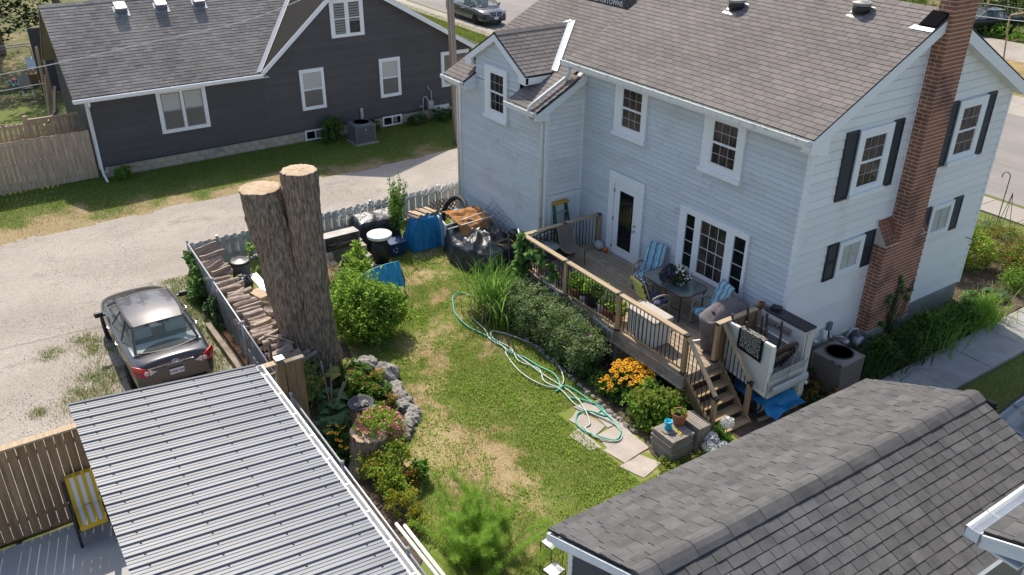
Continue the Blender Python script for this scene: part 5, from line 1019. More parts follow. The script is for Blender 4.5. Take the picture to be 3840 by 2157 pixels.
for i, (lx, ly, lz, rz, s) in enumerate(((-22.25, 4.98, 1.0, .35, 1.25), (-22.0, 4.95, 1.12, .3, 1.3), (-21.75, 5.0, .98, .2, 1.3), (-21.4, 4.9, .98, .5, 1.1), (-21.15, 4.88, .96, .6, 1.05), (-20.9, 4.95, .9, .3, 1.0))):
    o = bpy.data.objects.new('split_log', SPL[i % 3]); COL.objects.link(o); o.location = (lx, ly, lz); o.rotation_euler = (random.uniform(-.5, .5), 0, PI / 2 + rz); o.scale = (s * 1.1, s, s); tag(o, 'thick split log on the far end of the firewood stack by the white fence', 'log', 'thick split logs at the far end of the stack')
for i in range(22):
    o = bpy.data.objects.new('split_log', SPL[i % 3]); COL.objects.link(o); lay = i // 8; o.location = (-19.45 + (i % 8) * .19 + random.uniform(-.06, .06), 5.42 + random.uniform(-.14, .2), .16 + lay * .16 + random.uniform(0, .06)); o.rotation_euler = (random.uniform(0, 6), random.uniform(-.25, .25), random.uniform(.6, 2.2)); o.scale = (.9, .85, .85); tag(o, 'freshly split log in the loose heap beside the big trunk', 'log', 'split logs heaped beside the trunk')
for a, c in (((-16.9, 4.7, 1.05), (-16.15, 5.1, 1.1)), ((-16.75, 5.05, 1.0), (-16.2, 4.7, 1.05))): MB().tube([a, Vector(a).lerp(Vector(c), .5) + V(0, 0, .04), c], [.03, .025, .015], 6).build('branch', M['logbark'], smooth=True, loc=a, label='thin forked dead branch lying on the firewood near the trunk', cat='branch', group='dead branches on the firewood')
MB().bar((-19.75, 4.12, .09), (-15.0, 4.15, .09), .14, .16).build('timber', M['oldwood'], bevel=.012, loc=(-17.4, 4.13, 0), label='square grey landscape timber on the ground nearest the sedan', cat='timber')
MB().bar((-19.4, 4.36, .07), (-15.6, 4.34, .07), .12, .13).build('timber', M['rot'], bevel=.02, loc=(-17.5, 4.35, 0), label='rotten crumbling timber between the grey beam and the chain link', cat='timber')
MB().prism([(-18.3, 4.44, .02), (-16.5, 4.43, .02), (-16.5, 4.47, .28), (-18.3, 4.48, .36)], (0, .02, 0)).build('board', M['wfence'], loc=(-17.4, 4.45, 0), label='white board leaning low against the chain link fence', cat='board')
# bins and junk by the white fence
t = thing('trash_can', 'grey round trash can with black lid beside the white fence', 'trash can', (-21.55, 5.62, 0))
MB().lathe([(.20, .01), (.24, .3), (.255, .68), (.27, .70), (.27, .73)], 20, (-21.55, 5.62, 0)).build('bin', M['greypl'], t, smooth=True); MB().lathe([(.285, .72), (.29, .76), (.25, .79), (.22, .785), (.14, .82), (.001, .83)], 20, (-21.55, 5.62, 0)).build('lid', M['blackpl'], t, smooth=True)
for s in (-1, 1): MB().tube([(-21.55 + s * .25, 5.54, .55), (-21.55 + s * .31, 5.56, .6), (-21.55 + s * .31, 5.68, .6), (-21.55 + s * .25, 5.70, .55)], .015, 6).build('handle', M['greypl'], t)
def lump(c, r, amp=.25, n=18, fq=2.2, seed=0, flat=.0):
    b = MB(); c = Vector(c)
    def P(i, j):
        th = PI * i / (n - 1); a = 2 * PI * j / (n + 4); d = V(math.sin(th) * math.cos(a), math.sin(th) * math.sin(a), math.cos(th)); k = 1 + amp * mn.noise(d * fq + V(seed, 0, 0)) + amp * .4 * mn.noise(d * fq * 3 + V(0, seed, 0)); return c + V(d.x * r[0] * k, d.y * r[1] * k, max(d.z, -flat if flat else -1) * r[2] * k)
    return b.grid(P, n, n + 4, close=True)
lump((-20.95, 5.45, .30), (.3, .24, .32), .3, seed=4).build('garbage_bag', M['blackpl'], smooth=True, loc=(-20.95, 5.45, 0), label='black garbage bag against the firewood below the trash can', cat='bag')
t = thing('ladder_plank', 'aluminium scaffold plank on legs behind the firewood', 'plank', (-20.6, 5.82, 0)); MB().box(-21.25, -19.7, 5.72, 5.94, .40, .44).build('deck', M['alu'], t)
for xx in (-21.2, -20.6, -19.8): MB().bar((xx, 5.76, 0), (xx, 5.76, .4), .05, .03).build('leg', M['alu'], t); MB().bar((xx, 5.92, 0), (xx, 5.92, .4), .05, .03).build('leg', M['alu'], t)
b = MB()
for k in range(8):
    for yy in (5.78, 5.88): b.lathe([(.014, .4405), (.014, .443), (.001, .4435)], 7, (-21.1 + k * .18, yy, 0))
b.build('bolt', M['black'], t)
MB().cbox((-19.6, 5.48, .62), (.55, .34, .16), Matrix.Rotation(.25, 3, 'Z')).build('wood_block', M['cutwood'], bevel=.02, loc=(-19.6, 5.48, .5), label='pale squared wood block on top of the split log heap', cat='wood block')
# ------------------------------------------------------------ back corner of the yard
t = thing('barbecue_pit', 'concrete block barbecue pit with an open steel hood', 'barbecue', (-21, 8.5, 0))
bk = MB().cbox((0, 0, 0), (.385, .185, .185)).mesh('concrete_block', M['found']); cap_ = MB().cbox((0, 0, 0), (.185, .185, .185)).mesh('concrete_block', M['found'])
for r in range(3):
    for c in range(3): place(bk, 'concrete_block', t, Matrix.Translation((-21.42, 8.2 + c * .39 - .09 * (r % 2), .1 + r * .195)) @ Matrix.Rotation(PI / 2, 4, 'Z'))
    for c in range(2 if r < 2 else 1): place(bk, 'concrete_block', t, Matrix.Translation((-21.12 + c * .39 - .1 * (r % 2), 7.98, .1 + r * .195)))
    for c in range(3 - r): place(bk, 'concrete_block', t, Matrix.Translation((-21.12 + c * .3, 9.02, .1 + r * .195)))
b = MB(); b.prism([(-21.5, 7.92, .98), (-21.5, 8.98, .98), (-21.08, 8.98, 1.0), (-21.08, 7.92, 1.0)], (0, 0, .012)); b.box(-21.51, -21.49, 7.92, 8.98, .6, .98); b.build('hood', M['steel'], t)
for yy in (7.92, 8.97): MB().prism([(-21.5, yy, .6), (-21.1, yy, .6), (-21.08, yy, 1.0), (-21.5, yy, .98)], (0, .012, 0)).build('hood_side', M['steel'], t)
b = MB()
for k in range(22): yy = 7.98 + k * .045; b.bar((-21.46, yy, .63), (-21.05, yy, .63), .012, .012)
b.bar((-21.06, 7.95, .62), (-21.06, 8.95, .62), .02, .02); b.bar((-21.45, 7.95, .62), (-21.45, 8.95, .62), .02, .02); b.build('grill_grate', M['black'], t)
b = MB()
for k in range(26): b.bar((random.uniform(-21.45, -21.15), random.uniform(8, 8.9), random.uniform(.64, .72)), (random.uniform(-21.45, -21.1), random.uniform(8, 8.9), random.uniform(.64, .76)), .018, .018)
b.build('twigs', M['logbark'], loc=(-21.3, 8.5, .62), label='dry twigs lying on the grate of the barbecue pit', cat='twigs', kind='stuff')
MB().cbox((-20.32, 9.22, .07), (.34, .2, .1), Matrix.Rotation(.6, 3, 'Z')).build('brick_slab', mat('old_brick', (.30, .15, .10), .9, c2=(.2, .1, .07), ns=8), bevel=.01, loc=(-20.32, 9.22, 0), label='reddish broken brick slab on the grass by the barbecue pit', cat='brick')
t = thing('round_table', 'round white drum table top on a black post in the yard corner', 'table', (-20.75, 9.45, 0)); MB().lathe([(.001, .83), (.34, .83), (.355, .84), (.36, .92), (.345, .93), (.001, .932)], 32, (-20.75, 9.45, 0)).build('table_top', M['whitepl'], t, smooth=True); MB().tube([(-20.75, 9.45, 0), (-20.75, 9.45, .83)], .03, 8).build('post', M['black'], t); MB().lathe([(.2, 0), (.2, .03), (.03, .06)], 16, (-20.75, 9.45, .01)).build('base', M['black'], t); MB().lathe([(.24, 0), (.26, .4), (.22, .74), (.001, .75)], 20, (-20.75, 9.45, .01)).build('drum', M['black'], t, smooth=True)  # black drum below the top is added to paint the dark shadow there
t = thing('storage_bin', 'dark blue recycling bin under the edge of the round white table', 'bin', (-21.0, 10.02, 0)); b = MB(); b.hexa([(-21.22, 9.86, .01), (-20.86, 9.86, .01), (-20.86, 10.28, .01), (-21.22, 10.28, .01)], [(-21.26, 9.83, .42), (-20.82, 9.83, .42), (-20.82, 10.32, .42), (-21.26, 10.32, .42)]); b.build('tub', M['navypl'], t, bevel=.02); MB().box(-21.28, -20.80, 9.81, 10.34, .415, .45).build('lid', M['navypl'], t, bevel=.012)
b = MB()
for i in range(3):
    a0 = i * 2.094 + .3; pts = [(-20.845 + .012, 9.98 + .07 * math.cos(a0 + q * .32), .22 + .07 * math.sin(a0 + q * .32)) for q in range(5)]; b.tube(pts, .012, 5)
b.build('recycling_mark', M['whitepl'], t)
def drape(name, label, cat, pts_top, foot, m, loc, folds=9, amp=.05, seed=0, rings=14, group=None, lum=1.0):
    """cloth over a heap: pts_top closed outline (x,y,z), foot outline scale"""
    b = MB(); c = sum((Vector(p) for p in pts_top), Vector()) / len(pts_top); n = 110
    def out(a):
        k = len(pts_top); f = a / (2 * PI) * k; i = int(f) % k; p, q = Vector(pts_top[i]), Vector(pts_top[(i + 1) % k]); t = f - int(f); t = t * t * (3 - 2 * t); return p.lerp(q, t)
    def rg(p, fq): return 1 - 2 * abs(mn.noise(p * fq))
    def P(i, j):
        a = 2 * PI * j / n; p = out(a); rel = p - c; nt = 12
        if i < nt:
            s = (i + .3) / (nt + .3); q = V(c.x + rel.x * s, c.y + rel.y * s, seed); h = c.z + (p.z - c.z) * s * s + .05 * (1 - s) + lum * (.10 * mn.noise(q * 1.4) + .13 * (rg(q, 1.9) ** 2 - .4) + .05 * (rg(q + V(9, 3, 0), 4.5) - .5)); return V(q.x, q.y, h)
        t = (i - nt + 1) / (rings - 1); w_ = V(math.cos(a) * 2.2, math.sin(a) * 2.2, seed); fd = rg(w_ + V(0, 0, t * .5), folds * .16) * .7 + .5 * rg(w_ + V(4, 1, t * 1.2), folds * .3); fo = 1 + (foot - 1) * t + amp * 1.5 * (fd - .45) * min(1, .25 + t); top = P0(j)
        return V(c.x + rel.x * fo, c.y + rel.y * fo, max(.012, top * (1 - t) ** .9 + .05 * mn.noise(V(a * 3, t * 3, seed)) * (1 - t) + .07 * max(0, mn.noise(V(a * 2, 5, seed))) * (t > .9)))
    def P0(j): return P(11, j).z
    b.grid(P, 11 + rings, n, close=True); b.face([P(0, j) for j in range(n)]); return b.build(name, m, smooth=True, loc=loc, label=label, cat=cat, group=group)
drape('blue_tarp', 'blue tarp draped over a waist high stack in the yard corner', 'tarp', [(-21.28, 10.72, .98), (-20.9, 10.76, .96), (-20.88, 11.4, .96), (-21.24, 11.45, 1.0)], 1.55, M['tarpblue'], (-21.1, 11.05, 0), 8, .22, 2, lum=.3)
for i in range(6): MB().cbox((-21.2 + random.uniform(-.06, .1), 10.72 + i * .13, 1.03 + .03 * (i % 2)), (.5, .11, .05), Matrix.Rotation(.35 + random.uniform(-.15, .15), 3, 'Z')).build('plank', M['cutwood'] if i % 3 else M['logbark'], bevel=.006, loc=(-21.1, 10.7 + i * .13, 1.0), label='short rough plank lying on top of the blue tarp', cat='plank', group='short planks on the blue tarp')
drape('black_tarp', 'black tarp over a leaning heap behind the round white table', 'tarp', [(-22.3, 9.3, 1.0), (-21.7, 9.3, .85), (-21.6, 10.4, .9), (-22.2, 10.5, 1.05)], 1.2, M['tarpblack'], (-22, 9.9, 0), 9, .14, 5, lum=.3)
drape('black_cover', 'black cover rumpled over the big heap by the house wall', 'cover', [(-20.3, 11.45, .82), (-19.5, 11.2, .60), (-18.95, 11.35, .62), (-18.35, 11.9, .55), (-18.3, 12.5, .7), (-19.2, 12.55, .95), (-20.1, 12.5, 1.0), (-20.5, 12.0, 1.0)], 1.14, M['tarpblack'], (-19.4, 11.9, 0), 13, .07, 1)
def cloth(name, label, cat, m, loc, P, nu, nv): return MB().grid(P, nu, nv).build(name, m, smooth=True, loc=loc, label=label, cat=cat)
cloth('orange_canvas', 'crumpled orange brown canvas over the top of the heap by the house', 'canvas', M['orange'], (-20.1, 12, 1), lambda i, j: V(-20.75 + i * .05 + j * .006, 11.5 + j * .042, 1.19 - .014 * abs(i - 8) + .06 * mn.noise(V(i * .2, j * .2, 3)) + .09 * (.6 - 2 * abs(mn.noise(V(i * .24, j * .16, 8)))) - .05 * max(0, i - 20)), 30, 26)
for a, c, l in (((-20.05, 11.25, 1.0), (-19.75, 12.45, 1.28), 'upper of the two pale poles laid across the orange canvas'), ((-19.85, 11.2, .97), (-19.5, 12.55, 1.2), 'lower of the two pale poles laid across the orange canvas')): MB().tube([a, c], .02, 8).build('pole', M['whitepl'], smooth=True, loc=a, label=l, cat='pole', group='pale poles on the heap')
MB().tube([(-21.75, 12.02, .05)] + [(-21.2 + .62 * math.cos(a) * -1, 12.2 + .25 * math.sin(a), .62 + .58 * math.sin(a)) for a in np.linspace(.1, PI - .1, 12)] + [(-20.55, 12.3, .4)], .075, 12).build('drain_hose', mat('corrugated_black', (.02, .02, .022), .5, bump=(45, 1, .02)), smooth=True, loc=(-21.2, 12.2, 0), label='thick black corrugated drain hose arched against the house corner', cat='hose')
t = thing('lattice_panel', 'brown wooden lattice panel leaning by the white fence corner', 'lattice', (-21.95, 12.35, 0))
for k in range(11):
    for s in (1, -1):
        u0 = -.75 + k * .15; a = [u0, 0] if s > 0 else [u0 + .75, 0]; e = [u0 + .75, .75] if s > 0 else [u0, .75]; q0 = V(-22.02, 12.3 + a[0], .15 + a[1]); q1 = V(-22.12, 12.3 + e[0], .15 + e[1])
        lo_, hi_ = 11.85, 12.95; dv = q1 - q0
        t0 = sorted(((lo_ - q0.y) / dv.y, (hi_ - q0.y) / dv.y)); f0, f1 = max(0, t0[0]), min(1, t0[1])
        if f1 - f0 > .08: MB().bar(q0 + dv * f0 + V(.008 * s, 0, 0), q0 + dv * f1 + V(.008 * s, 0, 0), .03, .012, (1, 0, 0)).build('slat', M['fencer'], t)
t = thing('barrel', 'blue lidded barrel behind the orange canvas', 'barrel', (-21.0, 12.3, 0)); MB().lathe([(.2, .02), (.23, .4), (.2, .86)], 18, (-21.0, 12.3, 0)).build('drum', M['greypl'], t, smooth=True); MB().lathe([(.22, .85), (.225, .9), (.2, .91), (.001, .915)], 18, (-21.0, 12.3, 0)).build('lid', M['bluepl'], t, smooth=True)
MB().prism([(-21.0, 11.5, .03), (-20.2, 11.52, .03), (-20.3, 11.48, .75), (-20.98, 11.47, .95)], (0, .05, 0)).build('white_board', M['whitepl'], bevel=.012, loc=(-20.6, 11.5, 0), label='white curved panel standing between the blue tarp and the black cover', cat='panel')
MB().prism([(-20.62, 11.44, .05), (-20.54, 11.44, .05), (-20.62, 11.40, 1.12), (-20.72, 11.40, 1.12)], (0, .05, 0)).build('blue_board', mat('pale_blue_board', (.22, .36, .62), .6), loc=(-20.6, 11.42, 0), label='narrow pale blue board leaning on the white curved panel', cat='board')
b = MB()
for k in range(9): b.tube([(-20.0 + k * .2, 12.55, 1.12 - k * .06), (-20.0 + k * .2, 12.86, 1.42 - k * .07)], .005, 4)
for k in range(5): b.tube([(-20.1, 12.55 + k * .08, 1.14 + k * .08), (-18.2, 12.55 + k * .08, .58 + k * .06)], .005, 4)
b.build('wire_grid', M['black'], loc=(-19.2, 12.7, .9), label='black wire grid panel lying between the heap and the house wall', cat='wire grid')
t = thing('mower_deck', 'old ride on mower parts with steering wheel beside the heap', 'machine part', (-18.4, 12.4, .5)); MB().tube([(-18.75, 12.1, .72), (-18.35, 12.15, .8), (-18.2, 12.5, .82), (-18.7, 12.55, .78), (-18.75, 12.1, .72)], .025, 6).build('frame', mat('old_paint', (.36, .27, .08), .6), t); b = MB(); b.tube([(-17.95 + .15 * math.cos(a), 12.5 + .15 * math.sin(a), .98) for a in np.linspace(0, 2 * PI, 16)], .015, 6); b.tube([(-18.1, 12.5, .98), (-17.8, 12.5, .98)], .012, 5); b.tube([(-17.95, 12.5, .98), (-17.95, 12.55, .6)], .02, 6); b.build('steering_wheel', M['black'], t); MB().box(-18.75, -18.4, 12.55, 12.8, .7, 1.05).build('seat', M['blackpl'], t, bevel=.05)
MB().tube([(-17.1, 11.55, 0), (-17.12, 11.5, 1.75)], .025, 8).build('stake', M['black'], smooth=True, loc=(-17.1, 11.5, 0), label='black metal stake standing behind the iris clump', cat='stake')
MB().tube([(-17.05, 11.75, 1.9), (-16.62, 11.62, 1.4)], .02, 8).build('hand_rail', M['whitepl'], smooth=True, loc=(-17, 11.7, 1.5), label='short white rail sloping to the corner of the deck railing', cat='rail')
# chicken wire roll along the fence
b = MB(); k = 0
Wv, Wf = [], []
for i in range(700):
    y = RG.uniform(9.0, 13.2); a = RG.uniform(0, 6.28); r = .15 * math.sqrt(RG.random()); cz = .93 - .0 * y + .10 * (y > 11) - .22 * max(0, 9.9 - y); cx = -22.75 - .05 * math.sin(y); p = V(cx + r * math.cos(a) * 1.2, y, cz + r * math.sin(a)); q = p + V(RG.normal() * .07, RG.normal() * .09, RG.normal() * .06); b.bar(p, q, .003, .003)
b.build('wire_netting', mat('bright_wire', (.5, .51, .52), .5, metal=.3), loc=(-22.75, 11, .9), label='roll of silvery chicken wire lying along the white fence', cat='wire netting')
# tipped blue wheelbarrow tub
t = thing('wheelbarrow', 'blue wheelbarrow tipped on its side on the lawn behind the bush', 'wheelbarrow', (-18.9, 8.6, 0))
def tub(i, j): u = i / 9; v = j / 6; y = 8.06 + u * 1.12; bow = .18 * math.sin(PI * u); return V(-18.72 - .30 * v - bow * .06, y, .20 + .52 * v + .06 * math.sin(PI * u) * v - .12 * (1 - u) * (1 - v) + .1 * u * v)
MB().grid(tub, 10, 7).build('tub', M['bluepl'], t, smooth=True); b = MB()
for u in (.33, .62, .88): b.tube([tub(u * 9, 0) + V(.01, 0, 0), tub(u * 9, 6) + V(.01, 0, 0)], .01, 5)
b.tube([tub(q, 6) for q in range(10)], .016, 6); b.build('rim', M['bluepl'], t, smooth=True)
MB().tube([(-18.72, 9.16, .0), (-18.8, 9.2, .4), (-19.0, 9.18, .7)], .02, 6).build('handle', M['black'], t); MB().tube([(-18.85, 9.1, .0), (-18.75, 8.9, .25)], .02, 6).build('leg', M['black'], t); MB().tube([(-19.2 + .0, 8.0 + .13 * math.cos(a), .2 + .13 * math.sin(a)) for a in np.linspace(0, 2 * PI, 14)], .04, 7).build('wheel', M['blackpl'], t, smooth=True)
# ------------------------------------------------------------ flower bed furniture
ST = thing('tree_stump', 'short tree stump under the pink petunias with a rough cut top', 'tree stump', (-12.75, 5.35, 0))
trunk('stump', [(-12.75, 5.35, -.03), (-12.75, 5.33, .35), (-12.76, 5.32, .74)], [.50, .43, .40], ST, flare=.25, n=110, seg=20)
t = thing('bird_bath', 'dark grey bird bath bowl with pale stones in it', 'bird bath', (-13.70, 5.55, 0)); MB().lathe([(.14, 0), (.12, .05), (.05, .12), (.045, .6), (.09, .68)], 16, (-13.7, 5.55, 0)).build('pedestal', M['iron'], t, smooth=True); MB().lathe([(.09, .66), (.2, .70), (.27, .76), (.275, .775), (.235, .772), (.2, .74), (.1, .715), (.001, .71)], 28, (-13.7, 5.55, 0)).build('bowl', M['iron'], t, smooth=True); b = MB()
for k in range(36): a = 2 * PI * k / 36; b.lathe([(.008, .776), (.008, .781), (.001, .782)], 5, (-13.7 + .253 * math.cos(a), 5.55 + .253 * math.sin(a), 0))
b.build('rim_dots', M['greypl'], t)
for i, (dx, dy, r) in enumerate(((.02, -.10, .075), (.03, .07, .095), (.08, -.01, .055))): lump((-13.7 + dx, 5.55 + dy, .75), (r * 1.1, r * .8, r * .6), .4, 8, 2, i * 3.1).build('stone', M['stone'], loc=(-13.7 + dx, 5.55 + dy, .72), label=('left flat grey stone in the bird bath', 'larger pale stone in the bird bath', 'small front stone in the bird bath')[i], cat='stone', group='stones in the bird bath')
RK = [(-16.05, 6.45, .16, .22, .16), (-15.85, 6.65, .34, .26, .22), (-15.5, 6.85, .22, .2, .18), (-15.2, 6.9, .3, .24, .26), (-14.95, 6.62, .16, .13, .14), (-14.75, 6.85, .22, .17, .12), (-14.5, 6.7, .26, .2, .13), (-14.25, 6.8, .22, .16, .14), (-13.98, 6.66, .22, .18, .13), (-13.72, 6.75, .18, .15, .12), (-13.5, 6.6, .2, .16, .12), (-13.3, 6.35, .22, .15, .14), (-13.05, 6.2, .14, .11, .1), (-15.3, 6.5, .18, .15, .13), (-16.25, 6.3, .15, .14, .11)]
for i, (x, y, a, c, h) in enumerate(RK): lump((x, y, h * .45), (a, c, h), .38, 12, 1.8, i * 2.7).build('rock', M['stone'], loc=(x, y, 0), label={1: 'big rounded limestone rock behind the pots at the far end of the bed', 3: 'upright limestone rock at the outer bend of the flower bed', 6: 'flat pale limestone rock level with the bird bath', 12: 'smallest limestone rock beside the solar light'}.get(i, 'weathered grey limestone rock in the curved edge of the flower bed'), cat='rock', group='limestone rocks edging the flower bed')
def pot(name, label, x, y, z, r, h, m, cat='flower pot', group=None, taper=.75):
    t = thing(name, label, cat, (x, y, z), group); MB().lathe([(r * taper, 0), (r * .98, h * .82), (r * 1.08, h * .82), (r * 1.08, h), (r * .95, h), (r * .92, h * .9)], 20, (x, y, z)).build('pot', m, t, smooth=False); MB().lathe([(r * .94, h * .9), (.001, h * .93)], 20, (x, y, z)).build('soil', M['soil'], t); return t
POTS = {}
POTS['bedblack'] = pot('flower_pot', 'small black pot with a spindly plant on the big rocks', -15.32, 6.45, .05, .10, .2, M['blackpl']); POTS['bedclay'] = pot('flower_pot', 'empty looking grey brown pot half full of marigolds by the rocks', -15.05, 6.42, .04, .15, .2, M['taupe']); POTS['bedring'] = pot('flower_pot', 'dark pot with one yellow flower next to the bird bath', -14.4, 6.48, .02, .13, .24, M['blackpl']); POTS['bedring2'] = pot('flower_pot', 'round dark pot of withered leaves nearest the pink petunias', -13.98, 6.36, .02, .13, .24, M['blackpl'])
t = thing('solar_light', 'square white solar light on a stake beside the pink petunias', 'lamp', (-13.05, 6.08, 0)); MB().tube([(-13.05, 6.08, 0), (-13.05, 6.08, .4)], .012, 6).build('stake', M['whitepl'], t); MB().box(-13.12, -12.98, 6.01, 6.15, .4, .44).build('head', M['whitepl'], t, bevel=.01); MB().box(-13.08, -13.02, 6.05, 6.11, .44, .446).build('panel', M['black'], t)
t = thing('garden_ornament', 'thin stake with a pale glass ball above the pink petunias', 'ornament', (-12.95, 5.5, .7)); MB().tube([(-12.95, 5.5, .7), (-12.95, 5.5, 1.12)], .008, 5).build('stake', M['black'], t); MB().lathe([(.001, 1.1), (.04, 1.14), (.001, 1.19)], 10, (-12.95, 5.5, 0)).build('ball', M['whitepl'], t, smooth=True)
# stack of paving slabs and what stands on it
for k in range(9):
    dx, dy = random.uniform(-.02, .02), random.uniform(-.02, .02); z = .03 + k * .055; b = MB()
    for i in range(2):
        for j in range(2):
            hz = (i + j) % 2; x0s, y0s = -9.98 + i * .30, 10.22 + j * .30
            for q in range(3): b.box(x0s + .1 * q * (not hz) + .003, x0s + (.1 * (q + 1) if not hz else .3) - .003, y0s + .1 * q * hz + .003, y0s + (.1 * (q + 1) if hz else .3) - .003, z, z + .05)
    b.v = [(p[0] + dx, p[1] + dy, p[2]) for p in b.v]; b.build('paving_slab', M['paver'], loc=(-9.68, 10.5, z), label='top paving slab of the flat pile with the blue cup on it' if k == 8 else 'grey brown paving slab in the flat pile below the blue cup', cat='paving slab', group='paving slabs piled flat')
for k in range(6):
    y = 10.88 + k * .058; b = MB(); lean = .05
    b.hexa([(-9.95 + .02 * (k % 2), y, .02), (-9.35, y, .02), (-9.35, y + .05, .02), (-9.95 + .02 * (k % 2), y + .05, .02)], [(-9.95 + .02 * (k % 2), y + lean, .58), (-9.35, y + lean, .58), (-9.35, y + .05 + lean, .58), (-9.95 + .02 * (k % 2), y + .05 + lean, .58)]); b.build('paving_slab', M['paver'], loc=(-9.65, y, 0), bevel=.006, label='paving slab standing on edge beside the stair newel', cat='paving slab', group='paving slabs standing on edge')
POTS['clay'] = pot('flower_pot', 'terracotta pot of wilting plants on the paving slab pile', -9.80, 10.78, .53, .155, .27, M['terra'])
t = thing('blue_cup', 'bright blue pinched cup stand on the paving slabs', 'cup', (-9.77, 10.46, .53)); MB().lathe([(.075, 0), (.08, .06), (.045, .1), (.08, .15), (.085, .2), (.075, .2), (.06, .15), (.001, .14)], 16, (-9.77, 10.46, .53)).build('cup', M['cyanpl'], t, smooth=True); MB().lathe([(.16, 0), (.17, .012), (.001, .016)], 20, (-9.74, 10.47, .53)).build('saucer', M['paver'], t)
for a, c, l in (((-9.68, 10.6, .55), (-9.48, 10.55, .55), 'upper'), ((-9.70, 10.57, .55), (-9.45, 10.50, .545), 'lower')): MB().bar(a, c, .018, .014).build('pencil_stake', M['yellow'], loc=a, label=l + ' yellow plant stake beside the blue cup', cat='plant stake', group='yellow plant stakes')
# garden hoses
def smooth_path(P, k=6):
    P = [Vector(p) for p in P]; out = []
    for i in range(len(P) - 1):
        p0, p1, p2, p3 = P[max(i - 1, 0)], P[i], P[i + 1], P[min(i + 2, len(P) - 1)]
        for j in range(k): t = j / k; out.append(.5 * ((2 * p1) + (p2 - p0) * t + (2 * p0 - 5 * p1 + 4 * p2 - p3) * t * t + (3 * p1 - p0 - 3 * p2 + p3) * t ** 3))
    return out + [P[-1]]
hz = [.035]
def hosepts(q): return [(x, y, .03 + .014 * ((i * 7) % 3)) for i, (x, y) in enumerate(q)]
MB().tube(smooth_path(hosepts([(-17.2, 10.55), (-17.75, 10.45), (-17.75, 10.13), (-17.2, 9.81), (-16.78, 9.66), (-16.14, 9.61), (-15.6, 9.76), (-15.1, 9.85), (-14.6, 9.8), (-14.2, 10.0), (-13.7, 10.05), (-13.2, 10.15), (-12.75, 10.0), (-12.62, 9.77), (-12.64, 10.1), (-11.97, 10.21), (-11.2, 10.17), (-10.73, 10.07), (-10.55, 9.8), (-10.75, 9.6), (-11.1, 9.42), (-11.46, 9.46), (-11.7, 9.7), (-11.6, 9.95), (-11.3, 10.15), (-11.6, 10.25), (-11.9, 10.15), (-12.3, 9.9)])), .019, 7).build('garden_hose', M['hoseg'], smooth=True, loc=(-13, 9.9, 0), label='green garden hose looping down the lawn to a coil on the flagstones', cat='hose')
MB().tube(smooth_path(hosepts([(-16.85, 10.16), (-16.6, 9.98), (-16.32, 9.91), (-15.78, 9.9), (-15.34, 9.76), (-14.78, 9.83), (-14.53, 9.71), (-13.76, 9.56), (-13.08, 9.63), (-12.75, 9.9), (-12.92, 10.22), (-13.6, 10.5), (-14.43, 10.55), (-15.27, 10.25), (-15.6, 9.98), (-15.3, 9.85), (-14.7, 9.95), (-14.1, 9.78), (-13.6, 10.0), (-13.1, 9.8), (-12.6, 9.9), (-12.0, 9.85), (-11.5, 9.95), (-11.0, 10.1), (-10.6, 10.0), (-10.5, 9.75), (-10.8, 9.5), (-11.2, 9.5), (-11.3, 9.7), (-11.9, 9.95), (-12.5, 10.05), (-13.2, 9.95), (-14.0, 9.9), (-14.7, 9.9)])), .017, 7).build('garden_hose', M['hosew'], smooth=True, loc=(-13, 10, 0), label='pale striped garden hose tangled along the edge of the rose bed', cat='hose')
for i in range(26): x = -15.4 + i * .19; y = 10.56 - .011 * i + random.uniform(-.02, .02) ; lump((x + random.uniform(-.05, .05), y, .02), (random.uniform(.06, .10), random.uniform(.045, .075), random.uniform(.04, .065)), .5, 8, 2, i * 1.7).build('edging_stone', M['stone'] if i % 2 else M['paver'], loc=(x, y, 0), label='fist sized edging stone in the row between the lawn and the rose bed', cat='stone', group='edging stones along the rose bed')
# white wire plant stands by the garage
for i, (x, y, z) in enumerate(((-8.40, 6.54, .72), (-8.04, 6.32, .52))):
    t = thing('plant_stand', ('taller' if i == 0 else 'lower') + ' wire plant stand with a white square tile top by the garage corner', 'plant stand', (x, y, 0), 'tiled plant stands'); rot = Matrix.Rotation(.15, 3, 'Z'); MB().cbox((x, y, z), (.24, .26, .02), rot).build('tile', M['whitepl'], t); b = MB()
    cs = [Vector((x, y, 0)) + rot @ V(sx * .13, sy * .14, 0) for sx, sy in ((-1, -1), (1, -1), (1, 1), (-1, 1))]
    for j in range(4): b.tube([cs[j] + V(0, 0, .02), cs[j] + V(0, 0, z)], .006, 5); b.tube([cs[j] + V(0, 0, z), cs[(j + 1) % 4] + V(0, 0, z)], .008, 5); b.tube([cs[j] + V(0, 0, .1), cs[(j + 1) % 4] + V(0, 0, z - .05)], .004, 4)
    b.build('frame', M['black'], t)
